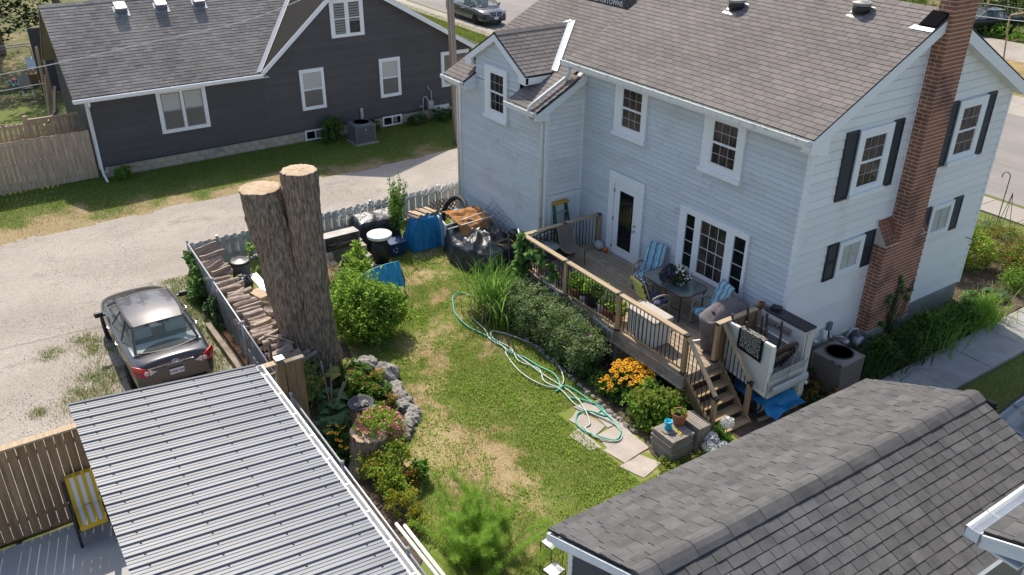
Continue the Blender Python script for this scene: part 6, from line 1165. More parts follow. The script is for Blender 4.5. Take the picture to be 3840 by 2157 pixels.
# striped chair on the patio
t = thing('garden_chair', 'black armchair with a yellow and white striped cushion by the cedar fence', 'chair', (-13.7, .28, .03)); M['stripe_y'] = mat('yellow_stripe', (.62, .42, .05), .8); M['stripe_w'] = mat('white_stripe', (.66, .66, .7), .8)
b = MB(); ys = np.linspace(.07, .52, 8)
def cush(b, y0, y1):
    b.hexa([(-13.95, y0, .44), (-13.40, y0, .40), (-13.40, y1, .40), (-13.95, y1, .44)], [(-13.95, y0, .52), (-13.40, y0, .48), (-13.40, y1, .48), (-13.95, y1, .52)]); b.hexa([(-13.98, y0, .50), (-13.90, y0, .52), (-13.90, y1, .52), (-13.98, y1, .50)], [(-14.14, y0, 1.06), (-14.06, y0, 1.08), (-14.06, y1, 1.08), (-14.14, y1, 1.06)])
for i in range(7): b.m = (i + 1) % 2; cush(b, ys[i], ys[i + 1])
b.build('cushion', [M['stripe_w'], M['stripe_y']], t); MB().box(-13.41, -13.385, .07, .52, .40, .485).build('piping', M['stripe_y'], t); MB().cbox((-14.1, .295, 1.085), (.1, .45, .02)).build('piping', M['stripe_y'], t)
for y in (.02, .57): MB().tube([(-13.42, y, .03), (-13.46, y, .62), (-13.95, y, .66), (-14.02, y, .5)], .025, 6).build('arm', M['black'], t); MB().tube([(-13.95, y, .03), (-13.98, y, .45), (-14.12, y, 1.0)], .025, 6).build('leg', M['black'], t)
MB().box(-13.95, -13.42, .04, .55, .36, .40).build('seat_frame', M['black'], t); MB().tube([(-13.93, .07, .525), (-13.9, .3, .53), (-13.93, .52, .525)], .006, 4).build('cord', M['bronze'], t)
# ------------------------------------------------------------ timber deck
DZ0 = 1.02
DK = thing('deck', 'raised timber deck with black balusters and a stair beside the platform lift', 'deck', (-13.5, 12.8, 0))
y = 11.52; i = 0
while y < 14.08:
    x0d = -16.72; segs = [(-16.72, -13.4 + .6 * (i % 2)), (-13.4 + .6 * (i % 2), -10.46)] if i % 3 else [(-16.72, -10.46)]
    for a, c in segs: MB().box(a + .002, c - .002, y, y + .130, DZ0 - .035, DZ0 + random.uniform(-.002, .002)).build('deck_board', M['deckw'], DK)
    y += .144; i += 1
MB().box(-16.74, -10.44, 11.48, 11.515, DZ0 - .26, DZ0 - .038).build('rim_joist', M['oldwood'], DK); MB().box(-10.47, -10.435, 11.515, 14.1, DZ0 - .26, DZ0 - .038).build('rim_joist', M['oldwood'], DK); MB().box(-16.75, -10.44, 11.42, 11.52, DZ0 - .30, DZ0 - .262).build('ledge_board', M['oldwood'], DK)
for x in (-16.6, -14.65, -12.7, -10.6): MB().box(x - .07, x + .07, 11.53, 11.67, 0, DZ0 - .04).build('pier', M['oldwood'], DK)
MB().box(-16.7, -10.5, 12.6, 12.64, 0, DZ0 - .05).build('skirt', M['felt'], DK)  # near-black sheets here paint the shade in the space under the deck
lt = MB().box(-13.2, -11.2, 11.66, 11.67, .02, .74).build('skirt_shade_backing', M['felt'], DK)
for k in range(26):
    for s in (1, -1):
        u = -13.9 + k * .115; p0, p1 = (V(u, 11.62 + .006 * s, .04), V(u + .66, 11.62 + .006 * s, .72)) if s > 0 else (V(u + .66, 11.62 + .006 * s, .04), V(u, 11.62 + .006 * s, .72))
        if p0.x > -13.3 and max(p0.x, p1.x) < -11.1 and min(p0.x, p1.x) > -13.3: MB().bar(p0, p1, .03, .008, (0, 1, 0)).build('lattice_slat', M['railw'], DK)
RY_, RT = 11.56, 2.0
def post(x, y, z0=DZ0, z1=1.95, m='railw'):
    MB().box(x - .045, x + .045, y - .045, y + .045, z0, z1).build('post', M[m], DK); b = MB().box(x - .052, x + .052, y - .052, y + .052, z1, z1 + .045); b.build('post_bracket', M['black'], DK); MB().box(x - .055, x + .055, y - .055, y + .055, z0, z0 + .05).build('post_base', M['black'], DK)
bal = MB().lathe([(.012, 0), (.012, .80)], 7).mesh('baluster', M['black'], smooth=True)
def railing(p0, p1, n):
    p0, p1 = Vector(p0), Vector(p1); d = (p1 - p0).normalized()
    MB().bar(p0 + d * .05 + V(0, 0, .955), p1 - d * .05 + V(0, 0, .955), .135, .038).build('top_rail', M['railt'], DK); MB().bar(p0 + d * .05 + V(0, 0, .10), p1 - d * .05 + V(0, 0, .10), .04, .038).build('bottom_rail', M['railw'], DK)
    for i in range(n): p = p0.lerp(p1, (i + .7) / (n + .4)); place(bal, 'baluster', DK, Matrix.Translation(p + V(0, 0, .12)))
px = [-16.52, -14.68, -12.70, -10.55]
for i, x in enumerate(px): post(x, RY_)
for i in range(3): railing((px[i], RY_, DZ0), (px[i + 1], RY_, DZ0), 17)
post(-16.52, 12.88); post(-16.52, 14.05); railing((-16.52, RY_, DZ0), (-16.52, 12.88, DZ0), 11); railing((-16.52, 12.88, DZ0), (-16.52, 14.05, DZ0), 10)
post(-10.53, 12.45)
# stair
for k in range(5):
    x = -10.32 + k * .222; z = (.86, .66, .46, .26, .07)[k]
    for q in range(2): MB().box(x - .26 + q * .135, x - .26 + q * .135 + .13, 11.63, 12.55, z - .035, z).build('tread', M['railw'], DK)
    if k: MB().box(x - .255, x - .235, 11.66, 12.5, z - .02, z + .15).build('riser', M['felt'], DK)
for y in (11.60, 12.56): MB().prism([(-10.55, y, .98), (-9.42, y, .06), (-9.42, y, -.02), (-9.75, y, -.02), (-10.55, y, .62)], (0, .038, 0)).build('stringer', M['railw'], DK)
for y in (11.565, 12.595):
    MB().box(-9.645, -9.555, y - .045, y + .045, 0, .93).build('newel', M['railw'], DK); MB().box(-9.655, -9.545, y - .055, y + .055, .93, .975).build('newel_cap', M['black'], DK); MB().box(-9.66, -9.54, y - .06, y + .06, 0, .06).build('newel_base', M['black'], DK)
    t = MB().bar((-10.53, y, 1.965), (-9.60, y, .99), .095, .04).build('hand_rail', M['railt'], DK); MB().bar((-10.50, y, 1.06), (-9.64, y, .18), .04, .04).build('lower_rail', M['railw'], DK); MB().box(-9.6, -9.545, y - .035, y + .035, .86, .94).build('rail_bracket', M['black'], DK)
    for k in range(7): f = (k + .8) / 7.8; x = -10.52 + .88 * f; zb, zt = 1.06 - .88 * f, 1.94 - .92 * f; MB().lathe([(.012, zb), (.012, zt)], 7, (x, y, 0)).build('baluster', M['black'], DK)
# privacy boards next to the lift
y = 12.52
while y < 13.55: MB().box(-10.53, -10.51, y, y + .125, DZ0, 1.96).build('privacy_board', M['fencer'], DK); y += .132
MB().box(-10.60, -10.47, 12.42, 13.62, 1.965, 2.0).build('cap_rail', M['railt'], DK); post(-10.53, 13.68)
# ------------------------------------------------------------ things on the deck
M['pipe_b'] = mat('pale_blue_cushion', (.36, .57, .68), .85, fine=(30, .06)); M['pipe_k'] = mat('dark_blue_stripe', (.03, .05, .09), .85); M['cush_y'] = mat('lime_cushion', (.48, .50, .17), .85, fine=(20, .08)); M['cush_p'] = mat('navy_print', (.03, .035, .11), .85, c2=(.5, .5, .5), ns=38, lo=.56, hi=.6)
def patio_chair(label, loc, rz, front, stripe, back=None, group='patio chairs around the glass table'):
    t = thing('patio_chair', label, 'chair', loc, group, rz=rz, local=True)
    for s in (-1, 1):
        x = s * .27; MB().tube(smooth_path([(x, .30, 0), (x, .29, .25), (x * 1.08, .27, .55), (x * 1.1, .14, .64), (x * 1.1, -.1, .63), (x * 1.05, -.3, .5)], 4), .026, 7).build('arm', M['taupe'], t, smooth=True); MB().tube(smooth_path([(x, .28, .38), (x, -.05, .30), (x, -.3, .18), (x, -.36, 0)], 4), .026, 7).build('leg', M['taupe'], t, smooth=True)
        MB().tube([(x * .96, -.18, .36), (x * .96, -.32, .72), (x * .96, -.42, 1.0)], .02, 6).build('back_post', M['taupe'], t)
    b = MB().tube([(-.26, -.42, 1.0), (.26, -.42, 1.0)], .02, 6); b.tube([(-.26, .28, .38), (.26, .28, .38)], .02, 6); b.build('cross_bar', M['taupe'], t)
    if back:
        b = MB()
        for k in range(7): f = k / 6; b.bar((-.25, -.19 - .23 * f, .4 + .58 * f), (.25, -.19 - .23 * f, .4 + .58 * f), .045, .006, (0, .93, .37))
        b.build('strap', M[back], t)
    def pad(name, P, nu, nv, th, n):
        b = MB()
        for i in range(nu):
            for j in range(nv):
                u, v = i / (nu - 1), j / (nv - 1); puff = th * (.35 + .65 * abs(math.sin(u * PI * 3)) ** .5 * abs(math.sin(v * PI * (3 if nv > 9 else 2))) ** .5); b.v.append(tuple(P(u, v) + n * puff))
        for i in range(nu):
            for j in range(nv): b.v.append(tuple(P(i / (nu - 1), j / (nv - 1))))
        q = nu * nv
        for i in range(nu - 1):
            for j in range(nv - 1):
                u = (i + .5) / (nu - 1); b.m = 1 if any(abs(u - c) < w_ for c, w_ in ((.13, .022), (.19, .022), (.44, .022), (.5, .022), (.56, .022), (.81, .022), (.87, .022))) else 0
                b.addf(0, [(i * nv + j, (i + 1) * nv + j, (i + 1) * nv + j + 1, i * nv + j + 1)])
        b.m = 0; edge = [i * nv for i in range(nu)] + [(nu - 1) * nv + j for j in range(1, nv)] + [i * nv + nv - 1 for i in range(nu - 2, -1, -1)] + [j for j in range(nv - 2, 0, -1)]
        b.addf(0, [(edge[k], edge[(k + 1) % len(edge)], edge[(k + 1) % len(edge)] + q, edge[k] + q) for k in range(len(edge))]); b.build(name, [M[front], M[stripe]], t, smooth=True)
    pad('seat_cushion', lambda u, v: V(-.25 + .5 * u, .31 - .5 * v, .40 - .06 * v + (-.10 * max(0, .25 - v) * 2)), 43, 12, .085, V(0, .12, .99)); pad('back_cushion', lambda u, v: V(-.25 + .5 * u, -.17 - .27 * v, .40 + .66 * v), 43, 14, .10, V(0, .92, .38)); return t
patio_chair('patio chair with pale blue striped cushion against the wall by the door', (-13.93, 13.58, DZ0), R(200), 'pipe_b', 'pipe_k'); patio_chair('patio chair with pale blue striped cushion next to the covered grill', (-11.68, 13.42, DZ0), R(165), 'pipe_b', 'pipe_k'); patio_chair('patio chair seen from behind with lime backrest and navy print seat', (-12.82, 12.72, DZ0), R(-10), 'cush_p', 'cush_p', 'cush_y')
b = MB(); b.grid(lambda i, j: V(-.26 + .52 * i / 10, -.23 - .27 * j / 8 - .05 * abs(math.sin(j / 8 * PI * 4)) ** .6, .42 + .62 * j / 8), 11, 9)
lime = b.build('back_pad', M['cush_y'], [o for o in COL.objects if o.name.startswith('patio_chair')][-1], smooth=True)
t = thing('patio_table', 'rectangular frosted glass patio table with black frame and cut corners', 'table', (-12.75, 13.35, DZ0)); cx_, cy_ = -12.80, 13.36
o_ = [(-.75, -.30), (-.62, -.43), (.62, -.43), (.75, -.30), (.75, .30), (.62, .43), (-.62, .43), (-.75, .30)]
MB().prism([(cx_ + x, cy_ + y, DZ0 + .705) for x, y in o_], (0, 0, .008)).build('glass_top', M['tabglass'], t); b = MB()
for i in range(8): p, q = o_[i], o_[(i + 1) % 8]; b.tube([(cx_ + p[0], cy_ + p[1], DZ0 + .706), (cx_ + q[0], cy_ + q[1], DZ0 + .706)], .016, 6)
b.build('rim', M['bronze'], t, smooth=True)
for sx in (-1, 1):
    for sy in (-1, 1): MB().tube([(cx_ + sx * .6, cy_ + sy * .36, DZ0), (cx_ + sx * .62, cy_ + sy * .38, DZ0 + .7)], .018, 6).build('leg', M['black'], t)
MB().tube([(cx_ - .6, cy_ - .36, DZ0 + .3), (cx_ + .6, cy_ - .36, DZ0 + .3)], .012, 6).build('stretcher', M['black'], t)
t = thing('deck_box', 'pale grey deck storage box behind the railing', 'storage box', (-12.05, 11.9, DZ0)); b = MB().box(-12.5, -11.62, 11.68, 12.18, DZ0 + .02, DZ0 + .60); b.build('body', M['lift'], t, bevel=.02); MB().box(-12.53, -11.59, 11.65, 12.21, DZ0 + .605, DZ0 + .69).build('lid', mat('taupe_lid', (.42, .38, .34), .6, fine=(20, .05)), t, bevel=.02)
b = MB()
for k in range(6): b.box(-12.44 + k * .14, -12.43 + k * .14, 11.668, 11.68, DZ0 + .06, DZ0 + .56)
b.build('groove', M['greypl'], t)
# covered grill
t = thing('covered_grill', 'barbecue grill under a faded grey fabric cover at the top of the stair', 'grill', (-10.9, 12.95, DZ0))
def gc(i, j):
    u = i / 22; a = 2 * PI * j / 40; q = abs(math.cos(a)) ** .55 * (1 if math.cos(a) > 0 else -1); s = abs(math.sin(a)) ** .55 * (1 if math.sin(a) > 0 else -1); top = max(0, 1 - u * 2.2)
    if u < .45: f = (u / .45) ** .6; z = 1.16 - .13 * f ** 3 * 1.4 - .10 * max(0, -s) * f - .06 * (q > 0) * f; return V(-10.90 + q * .26 * f, 13.02 + s * .62 * f, DZ0 + z + .012 * mn.noise(V(q * 3, s * 4, 1)))
    f = (u - .45) / .55; fold = 1 + .07 * f * math.sin(a * 7 + 1.2) + .05 * f * mn.noise(V(math.cos(a) * 3, math.sin(a) * 3, f * 2)); wd = (.27 - .05 * f, .63 - .18 * f); return V(-10.90 + q * wd[0] * fold, 13.02 + s * wd[1] * fold - .03 * f, DZ0 + .97 - .90 * f - .1 * max(0, -s) * (1 - f))
b = MB().grid(gc, 23, 40, close=True); b.face([gc(0, j) for j in range(40)]); b.build('fabric_cover', M['cover'], t, smooth=True); MB().cbox((-10.86, 12.62, DZ0 + 1.03), (.07, .05, .03)).build('buckle', M['black'], t); MB().tube([(-11.02, 12.52, DZ0 + .28), (-11.15, 12.42, DZ0 + .22), (-11.2, 12.45, DZ0 + .2)], .02, 5).build('tie_strap', M['whitepl'], t)
for dx in (-.15, .15):
    for dy in (-.3, .35): MB().box(-10.9 + dx - .02, -10.9 + dx + .02, 13.0 + dy - .02, 13.0 + dy + .02, DZ0, DZ0 + .1).build('leg', M['black'], t)
# bistro chair, round glass table and wicker seat in the far corner
t = thing('sling_chair', 'brown mesh stacking chair by the small round table on the deck', 'chair', (-16.0, 12.75, DZ0)); b = MB()
def sl(i, j): v = i / 12; w_ = -.24 + .48 * j / 6; p = (V(-15.80, 0, .43) if v < 0 else V(-15.80 - .42 * min(1, v * 2), 0, .44 - .03 * math.sin(min(1, v * 2) * PI))) if v <= .5 else V(-16.22 - .16 * (v - .5) * 2, 0, .44 + .56 * (v - .5) * 2); return V(p.x, 12.78 + w_, DZ0 + p.z)
b.grid(sl, 13, 7).build('sling', M['sling'], t, smooth=True)
for s in (-1, 1): MB().tube([sl(i, 0 if s < 0 else 6) for i in range(13)], .014, 6).build('side_rail', M['taupe'], t, smooth=True); MB().tube([(-15.78, 12.78 + s * .24, DZ0), (-15.8, 12.78 + s * .24, DZ0 + .43)], .012, 6).build('leg', M['black'], t); MB().tube([(-16.3, 12.78 + s * .24, DZ0), (-16.1, 12.78 + s * .24, DZ0 + .42)], .012, 6).build('leg', M['black'], t)
t = thing('bistro_table', 'small round glass table in the far corner of the deck', 'table', (-16.08, 12.03, DZ0)); MB().lathe([(.001, .68), (.29, .68), (.295, .69), (.29, .70), (.001, .70)], 28, (-16.08, 12.03, DZ0)).build('glass_top', M['tabglass'], t, smooth=True)
for k in range(3): a = k * 2.09; MB().tube([(-16.08 + .24 * math.cos(a), 12.03 + .24 * math.sin(a), DZ0), (-16.08 + .05 * math.cos(a), 12.03 + .05 * math.sin(a), DZ0 + .4), (-16.08 + .2 * math.cos(a), 12.03 + .2 * math.sin(a), DZ0 + .68)], .012, 6).build('leg', M['black'], t)
t = thing('wicker_seat', 'black wicker loveseat back behind the small round table', 'seat', (-16.35, 12.3, DZ0)); b = MB()
for k in range(9): z = DZ0 + .4 + k * .055; b.tube([(-16.40, 11.75 + q * .11, z + .02 * math.sin(q + k)) for q in range(11)], .014, 5)
for k in range(10): b.tube([(-16.40, 11.78 + k * .115, DZ0 + .3), (-16.42, 11.78 + k * .115, DZ0 + .9)], .008, 4)
b.build('woven_back', M['black'], t); MB().tube([(-16.42, 11.72, DZ0 + .3), (-16.43, 11.75, DZ0 + .85), (-16.43, 12.3, DZ0 + .95), (-16.43, 12.88, DZ0 + .85), (-16.42, 12.9, DZ0 + .3)], .02, 6).build('frame', M['black'], t); MB().box(-16.40, -15.95, 11.8, 12.8, DZ0 + .3, DZ0 + .36).build('seat', M['blackpl'], t)
# stepladder in the side door
t = thing('step_ladder', 'green and yellow stepladder leaning in the side doorway of the wing', 'ladder', (-17.3, 13.4, 0)); M['lgreen'] = mat('green_fibreglass', (.02, .10, .055), .5)
for y in (13.16, 13.56): MB().bar((-17.05, y - (.05 if y < 13.3 else -.05), .9), (-17.38, y, 2.18), .035, .07).build('side_rail', M['lgreen'], t); MB().bar((-17.30, y, .9), (-17.40, y, 2.15), .03, .05).build('rear_rail', M['lgreen'], t)
MB().box(-17.44, -17.28, 13.1, 13.62, 2.17, 2.22).build('top_cap', mat('ladder_yellow', (.55, .30, .03), .5), t, bevel=.01)
for k in range(4): z = 1.05 + k * .28; x = -17.09 - .33 * (z - 1.05) / 1.15; MB().box(x - .05, x + .03, 13.14, 13.58, z, z + .03).build('step', M['alu'], t)
lump((-16.32, 13.96, DZ0 + .12), (.16, .13, .14), .3, 12, 2, 9).build('bag', mat('clear_bag', (.45, .46, .44), .35, fine=(30, .2)), smooth=True, loc=(-16.3, 13.95, DZ0), label='crumpled clear plastic bag at the foot of the house wall by the door', cat='bag'); lump((-16.08, 13.98, DZ0 + .07), (.08, .07, .08), .15, 10, 2, 3).build('gourd', M['orangepl'], smooth=True, loc=(-16.08, 13.98, DZ0), label='small orange gourd beside the glass door', cat='gourd')
POTS['d1'] = pot('flower_pot', 'terracotta pot of lime green leaves behind the railing', -14.52, 11.78, DZ0, .19, .28, M['terra']); POTS['d2'] = pot('flower_pot', 'big dark pot of bright green basil behind the railing', -13.95, 11.86, DZ0, .21, .34, M['blackpl']); POTS['d3'] = pot('flower_pot', 'small white pot behind the railing near the deck box', -13.62, 11.82, DZ0, .11, .22, M['whitepl']); POTS['d4'] = pot('flower_pot', 'terracotta pot with thin climbing stems near the deck box', -13.35, 11.85, DZ0, .17, .22, M['terra']); POTS['d5'] = pot('flower_pot', 'pot of green leaves right beside the deck box', -13.02, 11.84, DZ0, .14, .2, M['terra']); POTS['d6'] = pot('flower_pot', 'red pot hanging in the vine by the corner of the railing', -15.35, 11.80, DZ0 + .1, .12, .2, M['redpl']); POTS['d0'] = pot('flower_pot', 'white tub beside the big basil pot', -14.22, 11.75, DZ0, .10, .2, M['whitepl']); POTS['tab'] = pot('flower_pot', 'bowl of purple and white petunias on the glass patio table', -12.72, 13.30, DZ0 + .715, .17, .14, M['greypl'])
t = thing('plant_shelf', 'small wooden shelf with a clay pot behind the covered grill', 'shelf', (-10.62, 13.9, DZ0)); MB().box(-10.78, -10.42, 13.8, 14.02, DZ0 + .85, DZ0 + .88).build('shelf_board', M['oldwood'], t); MB().box(-10.76, -10.44, 13.82, 14.0, DZ0, DZ0 + .85).build('carcass', M['oldwood'], t); POTS['s'] = pot('flower_pot', 'tiny clay pot on the shelf by the house corner', -10.62, 13.9, DZ0 + .88, .07, .11, M['terra'])
for i, (xa, xc, zt, zb) in enumerate(((-15.45, -14.78, 1.15, .62), (-13.42, -12.70, 1.05, .45))):
    t = thing('trellis', ('left' if i == 0 else 'right') + ' weathered white trellis hung outside the deck railing', 'trellis', (xa, 11.45, zb), 'trellises along the deck'); MB().bar((xa, 11.44, zt), (xc, 11.44, zt - .05), .03, .05).build('top_bar', M['wfence'], t); MB().bar((xa + .02, 11.44, (zt + zb) / 2), (xc - .02, 11.44, (zt + zb) / 2 - .05), .025, .04).build('mid_bar', M['wfence'], t)
    for k in range(5): x = xa + .03 + (xc - xa - .06) * k / 4; MB().bar((x, 11.44, zb - .1), (x, 11.44, zt + (.25 if k in (0, 3) else 0)), .025, .012, (1, 0, 0)).build('upright', M['wfence'], t)
# ------------------------------------------------------------ platform lift full of stacked chairs
t = thing('platform_lift', 'white wheelchair platform lift used to store a heap of metal chairs', 'lift', (-9.9, 13.25, 0)); LF = t
MB().prism([(-10.55, 12.74, .86), (-9.30, 12.74, .72), (-9.27, 12.74, 1.92), (-10.59, 12.74, 1.92)], (0, .03, 0)).build('side_panel', M['lift'], t)
b = MB(); b.prism([(-10.61, 12.72, 1.90), (-9.25, 12.72, 1.90), (-9.25, 12.72, 1.96), (-10.61, 12.72, 1.96)], (0, .07, 0)); b.prism([(-9.30, 12.72, .70), (-9.24, 12.72, .70), (-9.24, 12.72, 1.9), (-9.30, 12.72, 1.9)], (0, .07, 0)); b.prism([(-10.60, 12.72, .84), (-9.3, 12.72, .70), (-9.3, 12.72, .76), (-10.60, 12.72, .9)], (0, .07, 0)); b.build('panel_frame', M['whitepl'], t)
MB().box(-10.52, -9.26, 12.78, 13.72, .74, .80).build('platform', M['liftg'], t); MB().box(-10.58, -9.27, 13.73, 13.77, .75, 1.93).build('tower_panel', M['lift'], t); MB().box(-10.45, -9.30, 13.77, 14.05, .02, 1.94).build('tower', M['lift'], t); MB().box(-10.42, -9.28, 13.74, 14.09, 1.945, 2.0).build('tower_lid', M['blackpl'], t, bevel=.02); MB().cbox((-10.25, 13.92, 2.04), (.22, .16, .09), Matrix.Rotation(.3, 3, 'Z')).build('lid_box', M['blackpl'], t, bevel=.02)
b = MB(); b.box(-10.25, -9.62, 13.715, 13.73, 1.68, 1.86); cp = b.build('control_panel', M['taupe'], t)
for k, (m_, r) in enumerate((('galv', .03), ('black', .02), ('black', .02), ('galv', .02), ('redpl', .02))): o = MB().tube([(-10.16 + k * .115, 13.716, 1.77), (-10.16 + k * .115, 13.695, 1.77)], r, 10).build('button', M[m_], cp)
MB().tube([(-10.5, 13.70, 1.55), (-9.35, 13.70, 1.50)], .025, 8).build('grab_rail', M['whitepl'], t)
MB().prism([(-9.25, 12.72, 1.08), (-9.25, 13.82, 1.08), (-9.18, 13.84, 1.36), (-9.18, 12.74, 1.34)], (.015, 0, 0)).build('ramp_flap', M['liftg'], t); b = MB()
def rp(i, j): a = (-.9 + 1.8 * i / 6); return V(-9.14 + .06 * math.cos(a * 1.2), 12.70 + 1.12 * j, .94 + .14 * math.sin(a))
b.grid(rp, 7, 2).build('ramp_roll', M['liftg'], t, smooth=True); MB().box(-9.26, -9.22, 12.72, 13.8, .70, 1.10).build('front_edge', M['lift'], t); MB().tube([(-9.3, 13.6, 1.75), (-9.12, 13.1, .98)], .014, 5).build('strap', M['taupe'], t)
MB().box(-9.36, -9.26, 13.80, 13.90, 0, 1.9).build('corner_post', mat('cream_post', (.6, .56, .48), .6), t); MB().tube([(-9.2, 13.78, .78), (-9.08, 13.82, .78)], .04, 10).build('roller', M['whitepl'], t)
t = thing('rug', 'black and white patterned rug hung over the lift side panel', 'rug', (-9.85, 12.7, 1.9)); M['rugp'] = mat('rug_pattern', (.02, .02, .022), .95, c2=(.55, .52, .46), ns=52, lo=.53, hi=.60, det=1)
MB().prism([(-10.18, 12.705, 1.97), (-9.52, 12.705, 1.97), (-9.52, 12.70, 1.44), (-10.18, 12.70, 1.50)], (0, .012, 0)).build('border', mat('rug_black', (.012, .012, .014), .95), t); MB().prism([(-10.12, 12.70, 1.965), (-9.58, 12.70, 1.965), (-9.58, 12.695, 1.51), (-10.12, 12.695, 1.57)], (0, .003, 0)).build('field', M['rugp'], t); MB().box(-10.18, -9.52, 12.705, 12.85, 1.965, 1.98).build('fold_over', M['rugp'], t)
GC = 'metal chairs heaped in the lift'
for i in range(7):
    c = thing('metal_chair', 'curved dark metal chair leaning on edge in the lift near the grey ramp', 'chair', (-9.5, 13.2, .82), GC)
    x = -9.72 + i * .055; z0 = .92 + i * .095; MB().tube(smooth_path([(x, 12.85, z0), (x + .05, 12.95, z0 + .25), (x + .14, 13.2, z0 + .38), (x + .1, 13.5, z0 + .3), (x + .06, 13.62, z0 + .05)], 4), .027, 6).build('back_frame', M['bronze'], c); MB().tube(smooth_path([(x, 12.92, z0 + .02), (x + .06, 13.2, z0 + .12), (x, 13.55, z0 + .02)], 4), .022, 5).build('seat_frame', M['bronze'], c); b = MB()
    for k in range(4): b.tube([(x + .01, 12.95 + k * .17, z0 + .05), (x + .11, 12.98 + k * .16, z0 + .30)], .014, 5)
    b.build('back_bar', M['bronze'], c)
for i, (bx, by) in enumerate(((-10.25, 13.05), (-9.85, 13.2))):
    c = thing('metal_chair', 'upside down metal chair with legs in the air at the ' + ('deck' if i == 0 else 'ramp') + ' side of the lift', 'chair', (bx, by, .82), GC)
    for sx in (-1, 1):
        for sy in (-1, 1): MB().tube(smooth_path([(bx + sx * .18, by + sy * .2, 1.45), (bx + sx * .2, by + sy * .22, 1.75), (bx + sx * .2 - .05, by + sy * .24, 2.12)], 3), .028, 7).build('leg', M['bronze'], c)
    b = MB()
    for a, q in (((-1, -1), (1, -1)), ((1, -1), (1, 1)), ((1, 1), (-1, 1)), ((-1, 1), (-1, -1))): b.tube([(bx + a[0] * .18, by + a[1] * .2, 1.45), (bx + q[0] * .18, by + q[1] * .2, 1.45)], .016, 6)
    b.build('seat_frame', M['bronze'], c); MB().box(bx - .17, bx + .17, by - .19, by + .19, 1.40, 1.43).build('seat', M['navypl'] if i == 0 else M['sling'], c); MB().prism([(bx - .2, by - .18, .9), (bx - .2, by + .18, .9), (bx - .17, by + .18, 1.4), (bx - .17, by - .18, 1.4)], (.015, 0, 0)).build('back', M['sling'], c)
cloth('blue_tarp', 'bright blue tarp bunched under the platform lift', 'tarp', M['tarpblue'], (-9.6, 13.2, .5), lambda i, j: V(-10.25 + i * .085, 12.78 + j * .09, .50 + .10 * mn.noise(V(i * .5, j * .5, 2)) - .06 * (j < 2) - .12 * (i > 11)), 16, 12)
t = thing('bicycle_wheel', 'bicycle wheel half hidden under the platform lift', 'wheel', (-9.75, 12.95, .3)); MB().tube([(-9.75 + .28 * math.cos(a), 12.92, .3 + .28 * math.sin(a)) for a in np.linspace(0, 2 * PI, 24)], .02, 6).build('tyre', M['blackpl'], t, smooth=True); b = MB()
for k in range(12): a = k * PI / 6; b.tube([(-9.75, 12.92, .3), (-9.75 + .27 * math.cos(a), 12.92, .3 + .27 * math.sin(a))], .003, 4)
b.build('spoke', M['galv'], t)
MB().bar((-9.36, 12.74, .05), (-9.28, 13.86, .05), .06, .07).build('timber', M['oldwood'], bevel=.006, loc=(-9.3, 13.3, 0), label='pale timber on the bare dirt in front of the lift', cat='timber'); MB().box(-9.62, -9.58, 12.98, 13.6, 0, .55).build('cream_board', M['liftg'], loc=(-9.6, 13.3, 0), label='cream board standing under the lift platform', cat='board')
MB().cbox((-9.98, 12.3, .12), (.22, .2, .12)).build('orange_crate', M['orangepl'], bevel=.01, loc=(-9.98, 12.3, 0), label='orange crate tucked under the stair treads', cat='crate')
# ------------------------------------------------------------ vehicles
def paint(name, c, rough=.28, metal=.55): return mat(name, c, rough, metal=metal, spec=.5, coat=.7)
M['tyre'] = mat('tyre', (.018, .018, .019), .85); M['rim'] = mat('wheel_rim', (.45, .46, .48), .3, metal=.8); M['carglass'] = mat('car_glass', (.12, .18, .18), .04, spec=.6, alpha=.24); M['tail'] = mat('tail_lamp', (.5, .012, .015), .15, spec=.6, coat=.5); M['clear'] = mat('clear_lamp', (.55, .55, .55), .12, spec=.6); M['chrome'] = mat('chrome', (.7, .7, .72), .12, metal=1); M['plate'] = mat('plate_white', (.72, .74, .78), .5); M['interior'] = mat('car_interior', (.46, .52, .50), .9)
def wheel(root, x, y, r, w_, side, spokes=10):
    o = MB().lathe([(r * .62, -w_ / 2), (r * .9, -w_ / 2), (r, -w_ * .32), (r, w_ * .32), (r * .9, w_ / 2), (r * .62, w_ / 2)], 28).build('wheel', M['tyre'], root, smooth=True); o.matrix_basis = Matrix.Translation((x, y, r)) @ Matrix.Rotation(PI / 2 * side, 4, 'X')
    b = MB().lathe([(r * .66, -.02), (r * .66, w_ * .42), (r * .60, w_ * .46), (r * .56, w_ * .30), (.03, w_ * .28)], 24)
    for k in range(spokes): a = 2 * PI * k / spokes; d = V(math.cos(a), math.sin(a), 0); b.bar(d * .04 + V(0, 0, w_ * .36), d * r * .6 + V(0, 0, w_ * .40), .035, .02)
    b.lathe([(.055, w_ * .3), (.055, w_ * .44), (.001, w_ * .45)], 10); b.build('rim', M['rim'], o)
